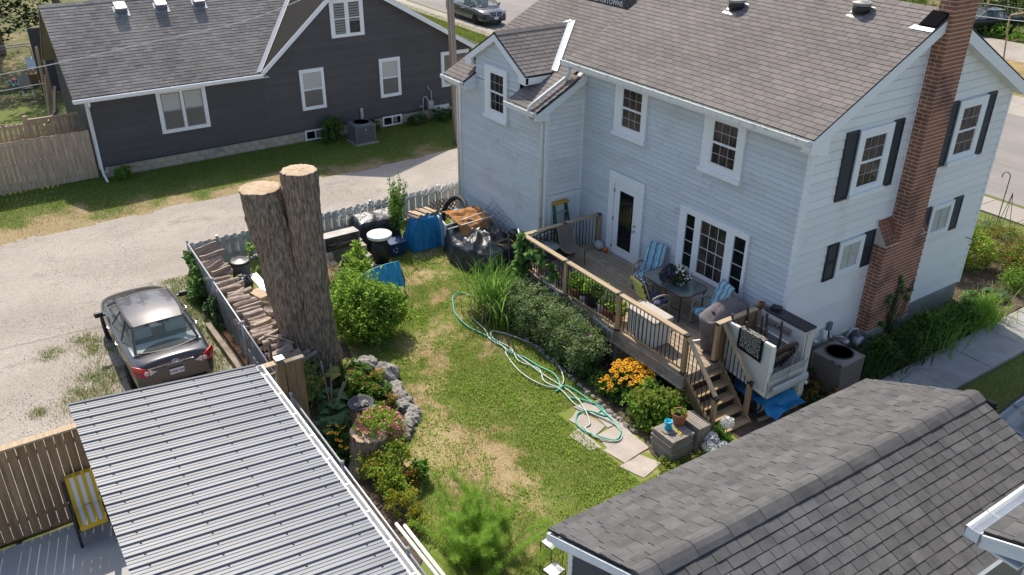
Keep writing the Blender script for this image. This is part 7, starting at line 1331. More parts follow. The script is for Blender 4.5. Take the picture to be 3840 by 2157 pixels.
def car(root, m, st, gh, wheels, arch_r, glass=True, seats=True):
    """st: body stations (x, zbot, [(halfwidth, z) bottom..top edge], ztop centre) ; gh: greenhouse outline dict"""
    b = MB(); n = len(st[0][1]); prof = []
    for x, pts, zc in st:
        full = [(y, z) for y, z in pts] + [(0, zc)] + [(-y, z) for y, z in reversed(pts)]; prof.append([V(x, y, z) for y, z in full])
    b.grid(lambda i, j: prof[i][j], len(st), len(prof[0])); k = len(prof[0]); b.face(prof[0]); b.face(prof[-1][::-1]); body = b.build('body', m, root, smooth=True, sub=2)
    for x, y in wheels:
        for s in (-1, 1):
            o = MB().lathe([(arch_r, 0), (arch_r, .05), (.001, .05)], 24).build('wheel_arch', M['black'], root); o.matrix_basis = Matrix.Translation((x, s * (y + .02), arch_r - .03)) @ Matrix.Rotation(PI / 2 * s, 4, 'X')
    # greenhouse: lower ring (belt) and upper ring (roof edge)
    lo, hi, crown = gh['lo'], gh['hi'], gh['crown']; L_, H_ = [V(*p) for p in lo], [V(*p) for p in hi]
    def mir(p): return V(p.x, -p.y, p.z)
    # roof
    rb = MB(); nx = 9; ny = 9
    def rp(i, j):
        u, v = i / (nx - 1), j / (ny - 1) * 2 - 1; kf = u * (len(H_) - 1); a = min(int(kf), len(H_) - 2); p = H_[a].lerp(H_[a + 1], kf - a); e = gh.get('bow', 0.0) * (1 - v * v) * (-1 if u < .5 else 1) * abs(u * 2 - 1) ** 2; return V(p.x + e, p.y * v, p.z + crown * (1 - v * v))
    rb.grid(rp, nx, ny); rb.build('roof_panel', m, root, smooth=True)
    # pillars and glass down each side
    for s in (1, -1):
        pl = MB()
        for a in range(len(H_)):
            p, q = (L_[a], H_[a]) if s > 0 else (mir(L_[a]), mir(H_[a])); w_ = gh['pw'][a]; d = V(w_, 0, 0); pl.hexa([p - d - V(0, s * .012, 0), p + d - V(0, s * .012, 0), p + d + V(0, s * .006, 0), p - d + V(0, s * .006, 0)], [q - d - V(0, s * .012, 0), q + d - V(0, s * .012, 0), q + d + V(0, s * .006, 0), q - d + V(0, s * .006, 0)])
        for a in range(len(H_) - 1):
            p, q = (H_[a], H_[a + 1]) if s > 0 else (mir(H_[a]), mir(H_[a + 1])); pl.bar(p, q, .05, .05)
        pl.build('pillar', gh.get('pm', m), root)
        for a in range(len(H_) - 1):
            q = [L_[a], L_[a + 1], H_[a + 1], H_[a]]; q = [p if s > 0 else mir(p) for p in q]; MB().prism(q, (0, -s * .006, 0)).build('side_window', M['carglass'], root)
    for nm, a, dx in (('rear_window', 0, -1), ('windscreen', -1, 1)):
        g = MB(); lb, ht = L_[a], H_[a]; bl_, bh_ = gh.get('bowl', .12), gh.get('bow', 0.0)
        def gp(i, j): u = i / 6; v = j / 10 * 2 - 1; p = lb.lerp(ht, u); e = (bl_ * (1 - u) + bh_ * u) * (1 - v * v) * dx; return V(p.x + e + dx * .004, p.y * v, p.z + crown * (1 - v * v) * u)
        g.grid(gp, 7, 11).build(nm, M['carglass'], root, smooth=True)
        fr_ = MB(); fr_.tube([gp(0, j) for j in range(11)], .018, 5); fr_.tube([gp(6, j) for j in range(11)], .014, 5); fr_.tube([gp(i, 0) for i in range(7)], .03, 5); fr_.tube([gp(i, 10) for i in range(7)], .03, 5); fr_.build('glass_seal', M['black'], root)
    if seats:
        x0, x1 = L_[0].x, L_[-1].x; ymax = L_[1].y - .06; MB().box(x0 + .1, x1 - .1, -ymax, ymax, L_[0].z - .5, L_[0].z - .38).build('cabin_floor', M['interior'], root); b = MB()
        for xx in gh['seats']:
            for yy in (-.38, .38): b.cbox((xx, yy, L_[0].z - .05), (.16, .46, .5)); b.cbox((xx - .03, yy, L_[0].z + .27), (.09, .24, .16))
        b.build('seat', M['interior'], root, bevel=.03)
        MB().box(x0 - .02, x0 + .42, -ymax, ymax, L_[0].z - .06, L_[0].z - .03).build('parcel_shelf', M['interior'], root); MB().box(x1 - .5, x1 - .02, -ymax, ymax, L_[-1].z - .1, L_[-1].z - .05).build('dashboard', M['interior'], root)
def mirror(root, x, y, z, s, m): MB().cbox((x, y + s * .10, z), (.10, .20, .13)).build('wing_mirror', m, root, bevel=.03); MB().cbox((x + .01, y, z - .03), (.06, .08, .05)).build('mirror_arm', M['black'], root)
# grey sedan on the gravel: local x forward from the rear bumper
pg_ = paint('graphite_paint', (.06, .058, .062)); C1 = thing('sedan_car', 'dark grey four door sedan parked on the gravel with its boot towards the metal roof', 'car', (-17.12, 2.75, .012), rz=PI, local=True)
def sec(hw, zb, zs, zt, zc, tuck=.93): return [(hw * .80, zb), (hw * .97, zb + .06), (hw * 1.0, (zb + zs) / 2 + .08), (hw * .985, zs), (hw * tuck, zt)]
st = [(.0, [(.52, .30), (.66, .33), (.69, .52), (.66, .74), (.60, .86)], .88), (.05, [(.62, .24), (.76, .28), (.80, .52), (.77, .80), (.68, 1.0)], 1.05), (.14, sec(.84, .20, .86, 1.02, 1.075, .86), 1.075), (.55, sec(.87, .19, .88, 1.0, 1.05, .84), 1.045), (1.0, sec(.88, .18, .90, .98, .98, .90), .985), (1.9, sec(.88, .18, .90, .965, .965, .92), .965), (2.8, sec(.88, .18, .88, .95, .955, .92), .955), (3.3, sec(.87, .19, .84, .93, .97, .88), .98), (3.9, sec(.85, .20, .76, .84, .90, .84), .90), (4.35, [(.60, .24), (.74, .28), (.76, .46), (.73, .64), (.62, .74)], .78), (4.54, [(.42, .30), (.54, .34), (.56, .46), (.53, .58), (.45, .64)], .66)]
gh = dict(lo=[(.58, .68, 1.03), (1.45, .80, .97), (2.35, .81, .95), (3.35, .70, .96)], hi=[(1.12, .555, 1.385), (1.55, .60, 1.43), (2.0, .60, 1.435), (2.55, .575, 1.40)], crown=.045, pw=[.10, .035, .03, .04], bow=.06, bowl=.17, seats=[1.35, 2.35], pm=mat('pillar_paint', (.05, .048, .05), .7, spec=.2))
car(C1, pg_, st, gh, [(.95, .80), (3.55, .80)], .36)
for x in (.95, 3.55):
    for s in (-1, 1): wheel(C1, x, s * .79, .315, .21, -s)
for s in (-1, 1):
    mirror(C1, 2.95, s * .88, .98, s, M['black'])
    MB().prism([(.012, s * .44, .80), (.0, s * .62, .74), (.045, s * .79, .76), (.22, s * .862, .86), (.20, s * .84, .97), (.05, s * .70, .95)], (-.03, s * .016, .0)).build('tail_lamp', M['tail'], C1, bevel=.008)
    o = MB().lathe([(.05, 0), (.05, .012), (.03, .02), (.001, .02)], 14).build('lamp_ring', M['clear'], C1); o.matrix_basis = Matrix.Translation((-.03, s * .62, .83)) @ Matrix.Rotation(-PI / 2, 4, 'Y')
    MB().prism([(-.022, s * .40, .83), (-.028, s * .56, .76), (-.028, s * .56, .89)], (-.012, 0, 0)).build('reverse_lamp', M['clear'], C1)
    for x in (1.55, 2.42): MB().tube([(x, s * .885, .83), (x + .07, s * .91, .84), (x + .15, s * .885, .84)], .016, 6).build('door_handle', M['chrome'], C1)
    MB().tube([(2.0, s * .884, .25), (2.0, s * .892, .6), (2.02, s * .875, .93)], .004, 4).build('door_seam', M['black'], C1); MB().tube([(1.15, s * .882, .35), (1.2, s * .892, .6), (1.3, s * .872, .93)], .004, 4).build('door_seam', M['black'], C1)
MB().prism([(-.02, -.42, .885), (-.02, .42, .885), (-.045, .38, .925), (-.045, -.38, .925)], (-.014, 0, .0)).build('chrome_strip', M['chrome'], C1); lp = MB().box(-.034, -.02, -.155, .155, .64, .77).build('number_plate', M['plate'], C1)
TM = lambda x, y, z: Matrix(((0, 0, -1, x), (-1, 0, 0, y), (0, 1, 0, z), (0, 0, 0, 1)))
text('APEK·246', .075, M['lett_b'], C1, TM(-.037, 0, .70)); text('COROLLA', .036, M['chrome'], C1, TM(-.050, .47, .93), sx=1.4)
b = MB(); b.tube([(-.058, .075 * math.cos(a), .975 + .05 * math.sin(a)) for a in np.linspace(0, 2 * PI, 22)], .006, 5); b.tube([(-.058, .05 * math.cos(a), .99 + .02 * math.sin(a)) for a in np.linspace(0, 2 * PI, 16)], .005, 4); b.tube([(-.058, .022 * math.cos(a), .975 + .05 * math.sin(a)) for a in np.linspace(0, 2 * PI, 16)], .005, 4); b.build('emblem', M['chrome'], C1)
MB().prism([(-.015, -.62, .42), (-.015, .62, .42), (-.01, .52, .34), (-.01, -.52, .34)], (-.03, 0, 0)).build('bumper_insert', M['black'], C1)
# dark minivan at the kerb
pv_ = paint('blue_grey_paint', (.045, .052, .07)); C2 = thing('minivan', 'dark blue grey minivan parked at the far kerb beyond the charcoal house', 'minivan', (-52.75, 31.05, 0), rz=SR, local=True)
st = [(.0, [(.70, .35), (.86, .4), (.88, .7), (.86, 1.0), (.80, 1.12)], 1.12), (.12, sec(.97, .24, 1.0, 1.12, 1.12, .93), 1.12), (1.0, sec(.99, .2, 1.0, 1.10, 1.1, .93), 1.10), (2.4, sec(.99, .2, .98, 1.08, 1.08, .93), 1.08), (3.6, sec(.99, .2, .96, 1.06, 1.06, .93), 1.06), (4.15, sec(.98, .22, .94, 1.05, 1.10, .88), 1.12), (4.7, sec(.95, .24, .82, .93, 1.0, .86), 1.01), (5.0, [(.72, .24), (.88, .3), (.88, .5), (.86, .75), (.74, .85)], .90), (5.14, [(.56, .3), (.72, .34), (.72, .5), (.70, .68), (.60, .76)], .78)]
gh = dict(lo=[(.05, .84, 1.1), (1.3, .90, 1.10), (2.6, .90, 1.08), (3.5, .90, 1.06), (4.25, .80, 1.09)], hi=[(.35, .70, 1.66), (1.3, .74, 1.70), (2.4, .74, 1.72), (2.85, .73, 1.70), (3.15, .70, 1.66)], crown=.04, pw=[.06, .03, .03, .03, .05], bow=.06, bowl=.2, seats=[2.2, 3.1])
car(C2, pv_, st, gh, [(.98, .9), (4.06, .9)], .40)
for x in (.98, 4.06):
    for s in (-1, 1): wheel(C2, x, s * .88, .345, .22, -s)
for s in (-1, 1):
    mirror(C2, 3.75, s * .96, 1.12, s, pv_); MB().prism([(5.08, s * .46, .76), (4.98, s * .84, .78), (4.86, s * .90, .90), (5.00, s * .55, .93)], (.05, s * .02, .0)).build('headlamp', M['clear'], C2, bevel=.01); MB().prism([(4.96, s * .82, .78), (4.85, s * .915, .80), (4.84, s * .91, .88), (4.93, s * .84, .88)], (.03, s * .03, 0)).build('turn_lamp', M['orangepl'], C2)
    for x in (2.35, 2.62): MB().tube([(x, s * .995, .88), (x + .16, s * .995, .88)], .018, 6).build('door_handle', M['chrome'], C2)
MB().tube([(2.5, -.992, .3), (2.5, -.995, 1.02)], .005, 4).build('door_seam', M['black'], C2)
b = MB(); b.prism([(5.12, -.42, .64), (5.12, .42, .64), (5.08, .5, .86), (5.08, -.5, .86)], (.03, 0, 0)); b.build('grille', M['black'], C2); b = MB(); b.tube([(5.155, -.5, .86), (5.17, -.42, .64), (5.175, 0, .60), (5.17, .42, .64), (5.155, .5, .86)], .02, 6); b.tube([(5.17, -.47, .75), (5.175, .47, .75)], .018, 6); b.tube([(5.175, 0, .60), (5.165, 0, .88)], .022, 6); b.build('grille_cross', M['chrome'], C2); MB().box(5.16, 5.175, -.15, .15, .44, .58).build('number_plate', M['plate'], C2); MB().prism([(5.14, -.7, .30), (5.14, .7, .30), (5.15, .6, .42), (5.15, -.6, .42)], (.01, 0, 0)).build('lower_grille', M['black'], C2)
MB().tube([(4.22, -.75, 1.11), (4.38, 0, 1.15), (4.22, .75, 1.11)], .02, 5).build('wiper', M['black'], C2)
# old black car far up the side lot
pk_ = paint('black_paint', (.012, .011, .016)); C3 = thing('black_car', 'old black sedan with bright window trim standing in the weeds far behind the chimney', 'car', (-28.9, 58.5, -.02), rz=R(-108), local=True)
st = [(.0, [(.70, .35), (.82, .4), (.86, .6), (.86, .85), (.80, .94)], .95), (.15, sec(.9, .25, .85, .98, .99, .92), 1.0), (1.2, sec(.92, .22, .88, .98, .99, .92), .99), (2.4, sec(.92, .22, .88, .97, .97, .92), .97), (3.7, sec(.92, .22, .88, .97, .98, .92), .98), (5.0, sec(.9, .25, .82, .92, .94, .92), .94), (5.3, [(.7, .35), (.84, .4), (.86, .6), (.84, .8), (.78, .86)], .87)]
gh = dict(lo=[(1.15, .80, .98), (1.7, .84, .97), (2.6, .84, .97), (3.75, .78, .98)], hi=[(1.5, .64, 1.40), (1.75, .66, 1.43), (2.5, .66, 1.44), (3.0, .64, 1.41)], crown=.03, pw=[.16, .03, .03, .04], bow=.02, bowl=.06, seats=[2.0, 2.9]); car(C3, pk_, st, gh, [(1.2, .84), (4.2, .84)], .36)
for x in (1.2, 4.2):
    for s in (-1, 1): wheel(C3, x, s * .82, .33, .2, -s)
for s in (-1, 1): MB().tube([(.3, s * .93, .42), (4.9, s * .93, .42)], .02, 5).build('side_trim', M['chrome'], C3); MB().tube([(1.18, s * .83, 1.0), (1.62, s * .68, 1.41), (2.5, s * .68, 1.44), (2.55, s * .855, .99), (1.2, s * .86, .985)], .02, 5).build('window_trim', M['chrome'], C3); MB().prism([(-.02, s * .5, .62), (-.02, s * .84, .62), (-.02, s * .84, .72), (-.02, s * .5, .72)], (.04, 0, 0)).build('tail_lamp', M['clear'], C3)
# pale blue car beside the garage
pb_ = paint('steel_blue_paint', (.12, .155, .20)); C4 = thing('blue_car', 'steel blue car in the shade beyond the far end of the garage roof', 'car', (-5.35, 18.95, -.04), rz=-PI / 2, local=True)
st = [(.0, [(.52, .30), (.66, .33), (.69, .52), (.66, .74), (.60, .86)], .88), (.14, sec(.84, .20, .86, 1.0, 1.03, .88), 1.03), (1.0, sec(.88, .18, .90, .98, .98, .90), .985), (1.9, sec(.88, .18, .90, .965, .965, .92), .965), (2.8, sec(.88, .18, .88, .95, .955, .92), .955), (3.3, sec(.87, .19, .86, .95, .99, .88), 1.0), (3.9, sec(.85, .20, .78, .86, .93, .84), .93), (4.25, [(.60, .24), (.74, .28), (.76, .46), (.73, .68), (.62, .78)], .82), (4.44, [(.42, .30), (.54, .34), (.56, .46), (.53, .6), (.45, .68)], .70)]
gh = dict(lo=[(.35, .72, 1.0), (1.45, .80, .97), (2.35, .81, .95), (3.3, .72, .98)], hi=[(.9, .58, 1.42), (1.45, .61, 1.46), (1.9, .61, 1.46), (2.45, .58, 1.43)], crown=.045, pw=[.08, .035, .03, .045], bow=.05, bowl=.17, seats=[1.3, 2.2]); car(C4, pb_, st, gh, [(.9, .8), (3.5, .8)], .36)
for x in (.9, 3.5):
    for s in (-1, 1): wheel(C4, x, s * .79, .315, .21, -s)
for s in (-1, 1): mirror(C4, 2.85, s * .90, 1.0, s, M['black'])
MB().tube([(3.28, -.62, 1.0), (3.42, -.1, 1.03)], .012, 5).build('wiper', M['black'], C4); MB().cbox((3.0, .25, 1.03), (.32, .42, .01), Matrix.Rotation(-.35, 3, 'Y')).build('sun_shade', M['whitepl'], C4)
# ------------------------------------------------------------ pole and wires
t = thing('utility_pole', 'bare wooden utility pole standing between the charcoal house and the white house', 'utility pole', (-28.86, 16.86, 0)); MB().tube([(-28.86, 16.86, -.1), (-29.0, 16.86, 3), (-29.35, 16.86, 9.5)], [.15, .145, .13], 14).build('pole', mat('pole_wood', (.34, .26, .19), .85, c2=(.25, .19, .14), ns=3, streak=(6, 6, .5), fine=(14, .2), bump=(20, .5, .006)), t, smooth=True); MB().tube([(-28.75, 16.76, 0), (-28.85, 16.75, 3), (-29.2, 16.76, 9)], .012, 5).build('ground_wire', M['galv'], t)
M['cable'] = mat('pale_cable', (.5, .5, .48), .5)
def cable(label, pts, r=.012, m='cable'): MB().tube(smooth_path(pts, 6), r, 5).build('power_cable', M[m], smooth=True, loc=pts[0], label=label, cat='cable')
cable('pale service cable sagging across the grey shingle roof', [(-26, -7, 4.9), (-26, 1.45, 5.48), (-26, 4.95, 5.83), (-26, 8.72, 6.31), (-27.5, 13.2, 7.4), (-29.3, 17.0, 8.9)]); cable('lower pale cable running to the corner post at the left edge', [(-34.2, -9, 2.85), (-34.2, -2, 2.95), (-34.2, 3.2, 3.2)], .014)
# ------------------------------------------------------------ plants
def foliage(root, P, size, m, flat=.35, asp=.55, name='foliage', drop=0): v, f = leaf_arrays(np.asarray(P), size, flat, asp, drop=drop); return np_mesh(name, v, f, m, root)
def stems(root, base, tips, r=.012, m='stem', name='stem', bow=.1, n=5):
    b = MB(); base = Vector(base)
    for p in tips: p = Vector(p); mid = base.lerp(p, .5) + V(random.uniform(-bow, bow), random.uniform(-bow, bow), .05); q = base + V(random.uniform(-.05, .05), random.uniform(-.05, .05), 0); b.tube([q, mid, p], [r, r * .75, r * .35], n)
    return b.build(name, M[m], root, smooth=True)
def bush(name, label, cat, loc, blobs, n, size, m, nst=14, group=None, sub=.3, low=-.75, asp=.55, m2=None, flat=.35):
    t = thing(name, label, cat, loc, group); P = clump_pts(blobs, n, sub, low=low); P[:, 2] = np.maximum(P[:, 2], loc[2] + .03); k = len(P)
    if m2: c = int(k * m2[1]); s = RG.permutation(k); foliage(t, P[s[c:]], size, M[m], flat, asp); foliage(t, P[s[:c]], size, M[m2[0]], flat, asp, 'accent_foliage')
    else: foliage(t, P, size, M[m], flat, asp)
    tips = P[RG.integers(0, k, nst)]; stems(t, loc, tips, .012); return t
def flower_mesh(name, petals, L, wd, pm, cm, dome=.3, cup=.1):
    b = MB()
    for k in range(petals): a = 2 * PI * k / petals; d = V(math.cos(a), math.sin(a), 0); s = V(-d.y, d.x, 0); b.face([d * L * .15, d * L * .6 + s * wd * .5 + V(0, 0, cup * L), d * L + V(0, 0, -.12 * L + cup * L), d * L * .6 - s * wd * .5 + V(0, 0, cup * L)])
    b.m = 1; b.lathe([(L * .26, .0), (L * .22, L * dome), (.0005, L * dome * 1.4)], 7); return b.mesh(name, [M[pm], M[cm]])
def scatter(root, me, pts, smin=.8, smax=1.2, name='flower', tilt=.7):
    for p in pts: place(me, name, root, Matrix.Translation(Vector(p)) @ Matrix.Rotation(random.uniform(0, 6.28), 4, 'Z') @ Matrix.Rotation(random.uniform(-tilt, tilt), 4, 'X') @ Matrix.Rotation(random.uniform(-tilt, tilt), 4, 'Y') @ Matrix.Scale(random.uniform(smin, smax), 4))
SUS = flower_mesh('flower', 12, .046, .021, 'petal_y', 'cone', .3); PET = flower_mesh('flower', 5, .026, .034, 'petal_p', 'petal_w', .05, .25); WHT = flower_mesh('flower', 5, .032, .038, 'petal_w', 'petal_y', .06, .15); VIO = flower_mesh('flower', 5, .034, .042, 'petal_v', 'cone', .05, .15); LIL = flower_mesh('flower', 5, .05, .06, 'petal_l', 'petal_p', .1, .3); ORG_F = flower_mesh('flower', 8, .03, .022, 'petal_o', 'petal_o', .3, .2); ROS = flower_mesh('flower', 7, .035, .04, 'petal_l', 'petal_p', .3, .5)
# yard shrub beside the trunk
sh = bush('shrub', 'bushy light green shrub right of the big trunk', 'shrub', (-16.95, 7.2, 0), [(-17.0, 7.25, .55, .62, .70, .5), (-17.3, 7.75, .75, .6, .6, .5), (-17.75, 7.2, .95, .5, .5, .45), (-17.2, 7.5, 1.0, .5, .55, .42), (-18.1, 7.35, 1.1, .3, .3, .35), (-16.9, 7.8, .6, .4, .4, .4), (-17.4, 6.8, .7, .5, .45, .5)], 15000, .085, 'leaf_mid', 40, m2=('leaf_yel', .55))
SPR = []
for i in range(26): a = random.uniform(0, 6.28); p = V(-17.6 + random.uniform(-.8, .5), 7.4 + random.uniform(-.6, .6), random.uniform(1.05, 1.4)); SPR += [p + V(math.cos(a) * .03 * k, math.sin(a) * .03 * k, .035 * k) for k in range(9)]
foliage(sh, np.array([tuple(p) for p in SPR]), .09, M['leaf_yel'], name='shoot_leaves')
bush('shrub', 'sapling with yellow green leaves growing beside the barbecue pit', 'shrub', (-20.1, 8.45, 0), [(-20.1, 8.4, .5, .35, .35, .4), (-20.3, 8.6, .85, .2, .2, .3), (-19.8, 8.2, .4, .35, .3, .3)], 1500, .085, 'leaf_yel', 14)
t = thing('straw_heap', 'heap of dry straw coloured stalks left of the barbecue pit', 'straw', (-20.7, 7.55, 0)); P = np.stack([RG.normal(-20.7, .28, 900), RG.normal(7.5, .24, 900), RG.random(900) * .12], 1); v, f = strap_arrays(P, .55, .016, arch=1.9); np_mesh('stalks', v, f, M['straw'], t)
rs = thing('rose_of_sharon', 'upright flowering shrub with lilac blooms behind the round white table', 'shrub', (-21.75, 10.45, 0)); P = []; tips = []
for i in range(22):
    a = random.uniform(0, 6.28); rr = random.uniform(.05, .52); tip = V(-21.7 + rr * math.cos(a), 10.45 + rr * math.sin(a), random.uniform(1.2, 2.05)); tips.append(tip); base = V(-21.75, 10.45, 0)
    for k in range(110): f = random.uniform(.34, 1.0); p = base.lerp(tip, f); P.append((p.x + random.gauss(0, .085 * (1.25 - f)), p.y + random.gauss(0, .085 * (1.25 - f)), p.z + random.gauss(0, .04)))
foliage(rs, P, .075, M['leaf_mid']); stems(rs, (-21.75, 10.45, 0), tips, .016, bow=.04); scatter(rs, LIL, [P[i] for i in RG.integers(0, len(P), 11)])
# small green by the white fence and fence vines
bush('weed_clump', 'leafy weed with small pale leaves climbing the white fence beside the trash can', 'weed', (-22.6, 6.5, 0), [(-22.7, 6.5, .5, .12, .35, .4), (-22.6, 6.9, .2, .2, .4, .2)], 900, .07, 'leaf_yel', 10)
bush('weed_clump', 'dark green weeds at the foot of the white fence behind the plank', 'weed', (-22.3, 6.8, 0), [(-22.2, 7.1, .15, .5, .7, .18), (-21.6, 6.4, .12, .6, .4, .14)], 2500, .07, 'leaf_dark', 4)
bush('vine', 'light green vine covering the far end of the chain link fence', 'vine', (-21.6, 4.48, 0), [(-22.1, 4.46, .95, .28, .10, .25), (-21.6, 4.44, .75, .4, .12, .35), (-21.2, 4.42, .5, .3, .12, .3), (-21.5, 4.3, .2, .5, .2, .2)], 2600, .085, 'leaf_vine', 14); bush('vine', 'darker vine patch on the chain link fence near the landscape timbers', 'vine', (-19.7, 4.4, 0), [(-19.9, 4.42, .5, .25, .08, .35), (-19.6, 4.36, .2, .35, .15, .2), (-20.4, 4.36, .15, .4, .15, .15)], 1500, .085, 'leaf_hosta', 8)
bush('ivy', 'small leaved ivy climbing the left foot of the big trunk', 'ivy', (-16.9, 5.0, 0), [(-17.15, 5.05, .6, .18, .12, .6), (-16.9, 4.95, .25, .3, .15, .3)], 2200, .045, 'leaf_dark', 6)
# flower bed
def hosta(label, loc, n, L, wd, m, h=.3, group=None, rad=.12, arch=1.3):
    t = thing('hosta', label, 'plant', loc, group); a = np.linspace(0, 2 * PI, n, endpoint=False) + RG.normal(size=n) * .25
    for k in range(n):
        d = V(math.cos(a[k]), math.sin(a[k]), 0); s = V(-d.y, d.x, 0); l = L * random.uniform(.7, 1.15); lift = random.uniform(.5, 1.0) * h; b = MB()
        def hp(i, j): f = i / 6; w_ = wd * (math.sin(min(1, f * 1.05 + .04) * PI) ** .65) * .5 * l / L; q = j / 4 * 2 - 1; z = lift + (.5 * f - .62 * f * f * arch) * l; return Vector(loc) + d * (rad + f * l * .85) + s * (q * w_) + V(0, 0, z + .22 * abs(q) * w_ + .012 * math.sin(q * 9))
        b.grid(hp, 7, 5).build('leaf', M[m], t, smooth=True)
    stems(t, loc, [Vector(loc) + V(math.cos(x), math.sin(x), 0) * rad + V(0, 0, h * .8) for x in a], .012); return t
hosta('large blue green hosta beside the bird bath', (-14.25, 5.15, .02), 24, .36, .26, 'leaf_hosta', .34); hosta('second blue green hosta against the chain link fence', (-14.0, 4.78, .02), 14, .34, .24, 'leaf_hosta', .3); hosta('blue green hosta behind the grey seed spikes under the trunk', (-14.85, 5.35, .02), 16, .32, .24, 'leaf_hosta', .34); hosta('lime yellow hosta at the foot of the big trunk', (-15.55, 5.95, .05), 8, .40, .20, 'leaf_lime', .35, arch=.7)
bush('shrub', 'olive leaved bush between the metal roof gutter and the trunk', 'shrub', (-15.2, 4.95, 0), [(-15.4, 4.95, .75, .35, .3, .3), (-15.0, 4.85, .6, .35, .28, .3), (-14.8, 5.0, .85, .2, .18, .2)], 1900, .075, 'leaf_vine', 30, m2=('leaf_rust', .15)); bush('ground_ivy', 'dark creeping plants filling the bed under the trunk', 'plant', (-15.6, 5.6, 0), [(-15.9, 5.2, .2, .8, .5, .25), (-14.8, 6.0, .15, .9, .45, .2), (-15.6, 6.2, .2, .6, .4, .2), (-13.6, 5.1, .12, .6, .4, .15)], 5200, .08, 'leaf_dark', 6, m2=('leaf_mid', .35))
t = thing('flower_spikes', 'dry grey seed spikes rising from the hostas', 'plant', (-14.5, 5.2, .1)); b = MB()
for tip in ((-14.95, 5.45, 1.05), (-14.3, 5.45, .95), (-15.1, 5.3, 1.1), (-14.6, 5.7, .9)): b.tube([(-14.5, 5.2, .1), tip], [.01, .014], 5); [b.cbox(V(-14.5, 5.2, .1).lerp(V(*tip), f), (.03, .03, .03), Matrix.Rotation(f * 9, 3, 'Z')) for f in np.linspace(.45, 1, 22)]
b.build('spike', M['oldwood'], t)
mg = bush('marigold', 'orange marigolds in the pots along the limestone rocks', 'flowers', (-14.95, 6.5, .1), [(-14.95, 6.5, .34, .2, .2, .16), (-14.4, 6.48, .34, .15, .15, .12)], 900, .05, 'leaf_mid', 8); scatter(mg, ORG_F, blob_pts((-14.95, 6.5, .42), (.2, .2, .12), 12, .6, low=.1)); bush('withered_plant', 'withered brown plant in the pot nearest the petunias', 'plant', (-13.98, 6.36, .2), [(-13.98, 6.36, .34, .16, .16, .14)], 360, .06, 'leaf_rust', 8, m2=('leaf_mid', .4)); bush('spindly_plant', 'spindly plant growing in the small black pot on the rocks', 'plant', (-15.32, 6.45, .2), [(-15.32, 6.45, .38, .1, .1, .14)], 160, .055, 'leaf_vine', 8)
bush('bedding_plant', 'mixed green and rust leaved plants between the lime hosta and the pots', 'plant', (-15.0, 6.15, 0), [(-15.1, 6.1, .25, .4, .25, .22), (-14.7, 6.2, .2, .35, .2, .18), (-13.9, 6.2, .12, .35, .2, .12)], 2300, .095, 'leaf_mid', 8, m2=('leaf_rust', .22))
pt = thing('petunia_basket', 'mound of pink petunias spilling over the tree stump', 'flowers', (-12.7, 5.5, .74)); PB = [(-12.72, 5.5, .92, .42, .40, .22), (-12.5, 5.72, .72, .22, .2, .3), (-12.85, 5.3, .85, .25, .25, .15)]; P = clump_pts(PB, 4200, .3, low=-.3); foliage(pt, P, .045, M['leaf_yel']); scatter(pt, PET, [p + V(0, 0, .01) for p in map(Vector, map(tuple, np.concatenate([blob_pts(b[:3], [q * 1.06 for q in b[3:6]], k, .92, low=-.15) for b, k in zip(PB, (95, 60, 28))])))], .8, 1.35, tilt=.9)
bs = bush('black_eyed_susans', 'few yellow black eyed susans between the hosta and the stump', 'flowers', (-13.3, 4.85, 0), [(-13.4, 4.9, .22, .3, .25, .2), (-13.0, 4.8, .2, .25, .2, .18)], 700, .08, 'leaf_dark', 14); scatter(bs, SUS, [(-13.75, 4.83, .45), (-13.5, 4.78, .46), (-13.4, 4.84, .48), (-13.45, 4.92, .44), (-13.6, 4.95, .5), (-13.5, 5.05, .48), (-13.3, 4.8, .4), (-13.25, 4.86, .38), (-13.05, 4.78, .42), (-12.95, 4.86, .4), (-13.6, 4.75, .4)], 1.0, 1.3, tilt=.5)
bush('golden_shrub', 'yellow green leafy shrub in front of the tree stump', 'shrub', (-11.9, 5.3, 0), [(-12.1, 5.6, .45, .25, .25, .4), (-11.9, 5.2, .4, .4, .3, .35), (-11.4, 5.15, .35, .4, .3, .3), (-12.3, 5.05, .3, .3, .25, .25)], 3600, .06, 'leaf_yel', 30, m2=('leaf_gold', .3)); bush('golden_shrub', 'golden yellow wispy shrub next to the white pipes', 'shrub', (-10.7, 5.15, 0), [(-10.8, 5.15, .4, .25, .2, .35), (-10.5, 5.1, .3, .25, .2, .25), (-11.1, 5.0, .3, .3, .2, .25)], 1300, .05, 'leaf_gold', 24, m2=('leaf_yel', .3)); bush('withered_plant', 'rust brown dead twigs in front of the stump', 'plant', (-12.2, 5.1, 0), [(-12.2, 5.15, .35, .22, .2, .3), (-11.6, 5.6, .25, .2, .2, .25)], 500, .05, 'leaf_rust', 26)
bush('dark_weed', 'dark green weed between the golden shrub and the lawn', 'weed', (-11.7, 5.7, 0), [(-11.75, 5.75, .25, .2, .2, .25)], 500, .09, 'leaf_mid', 6)
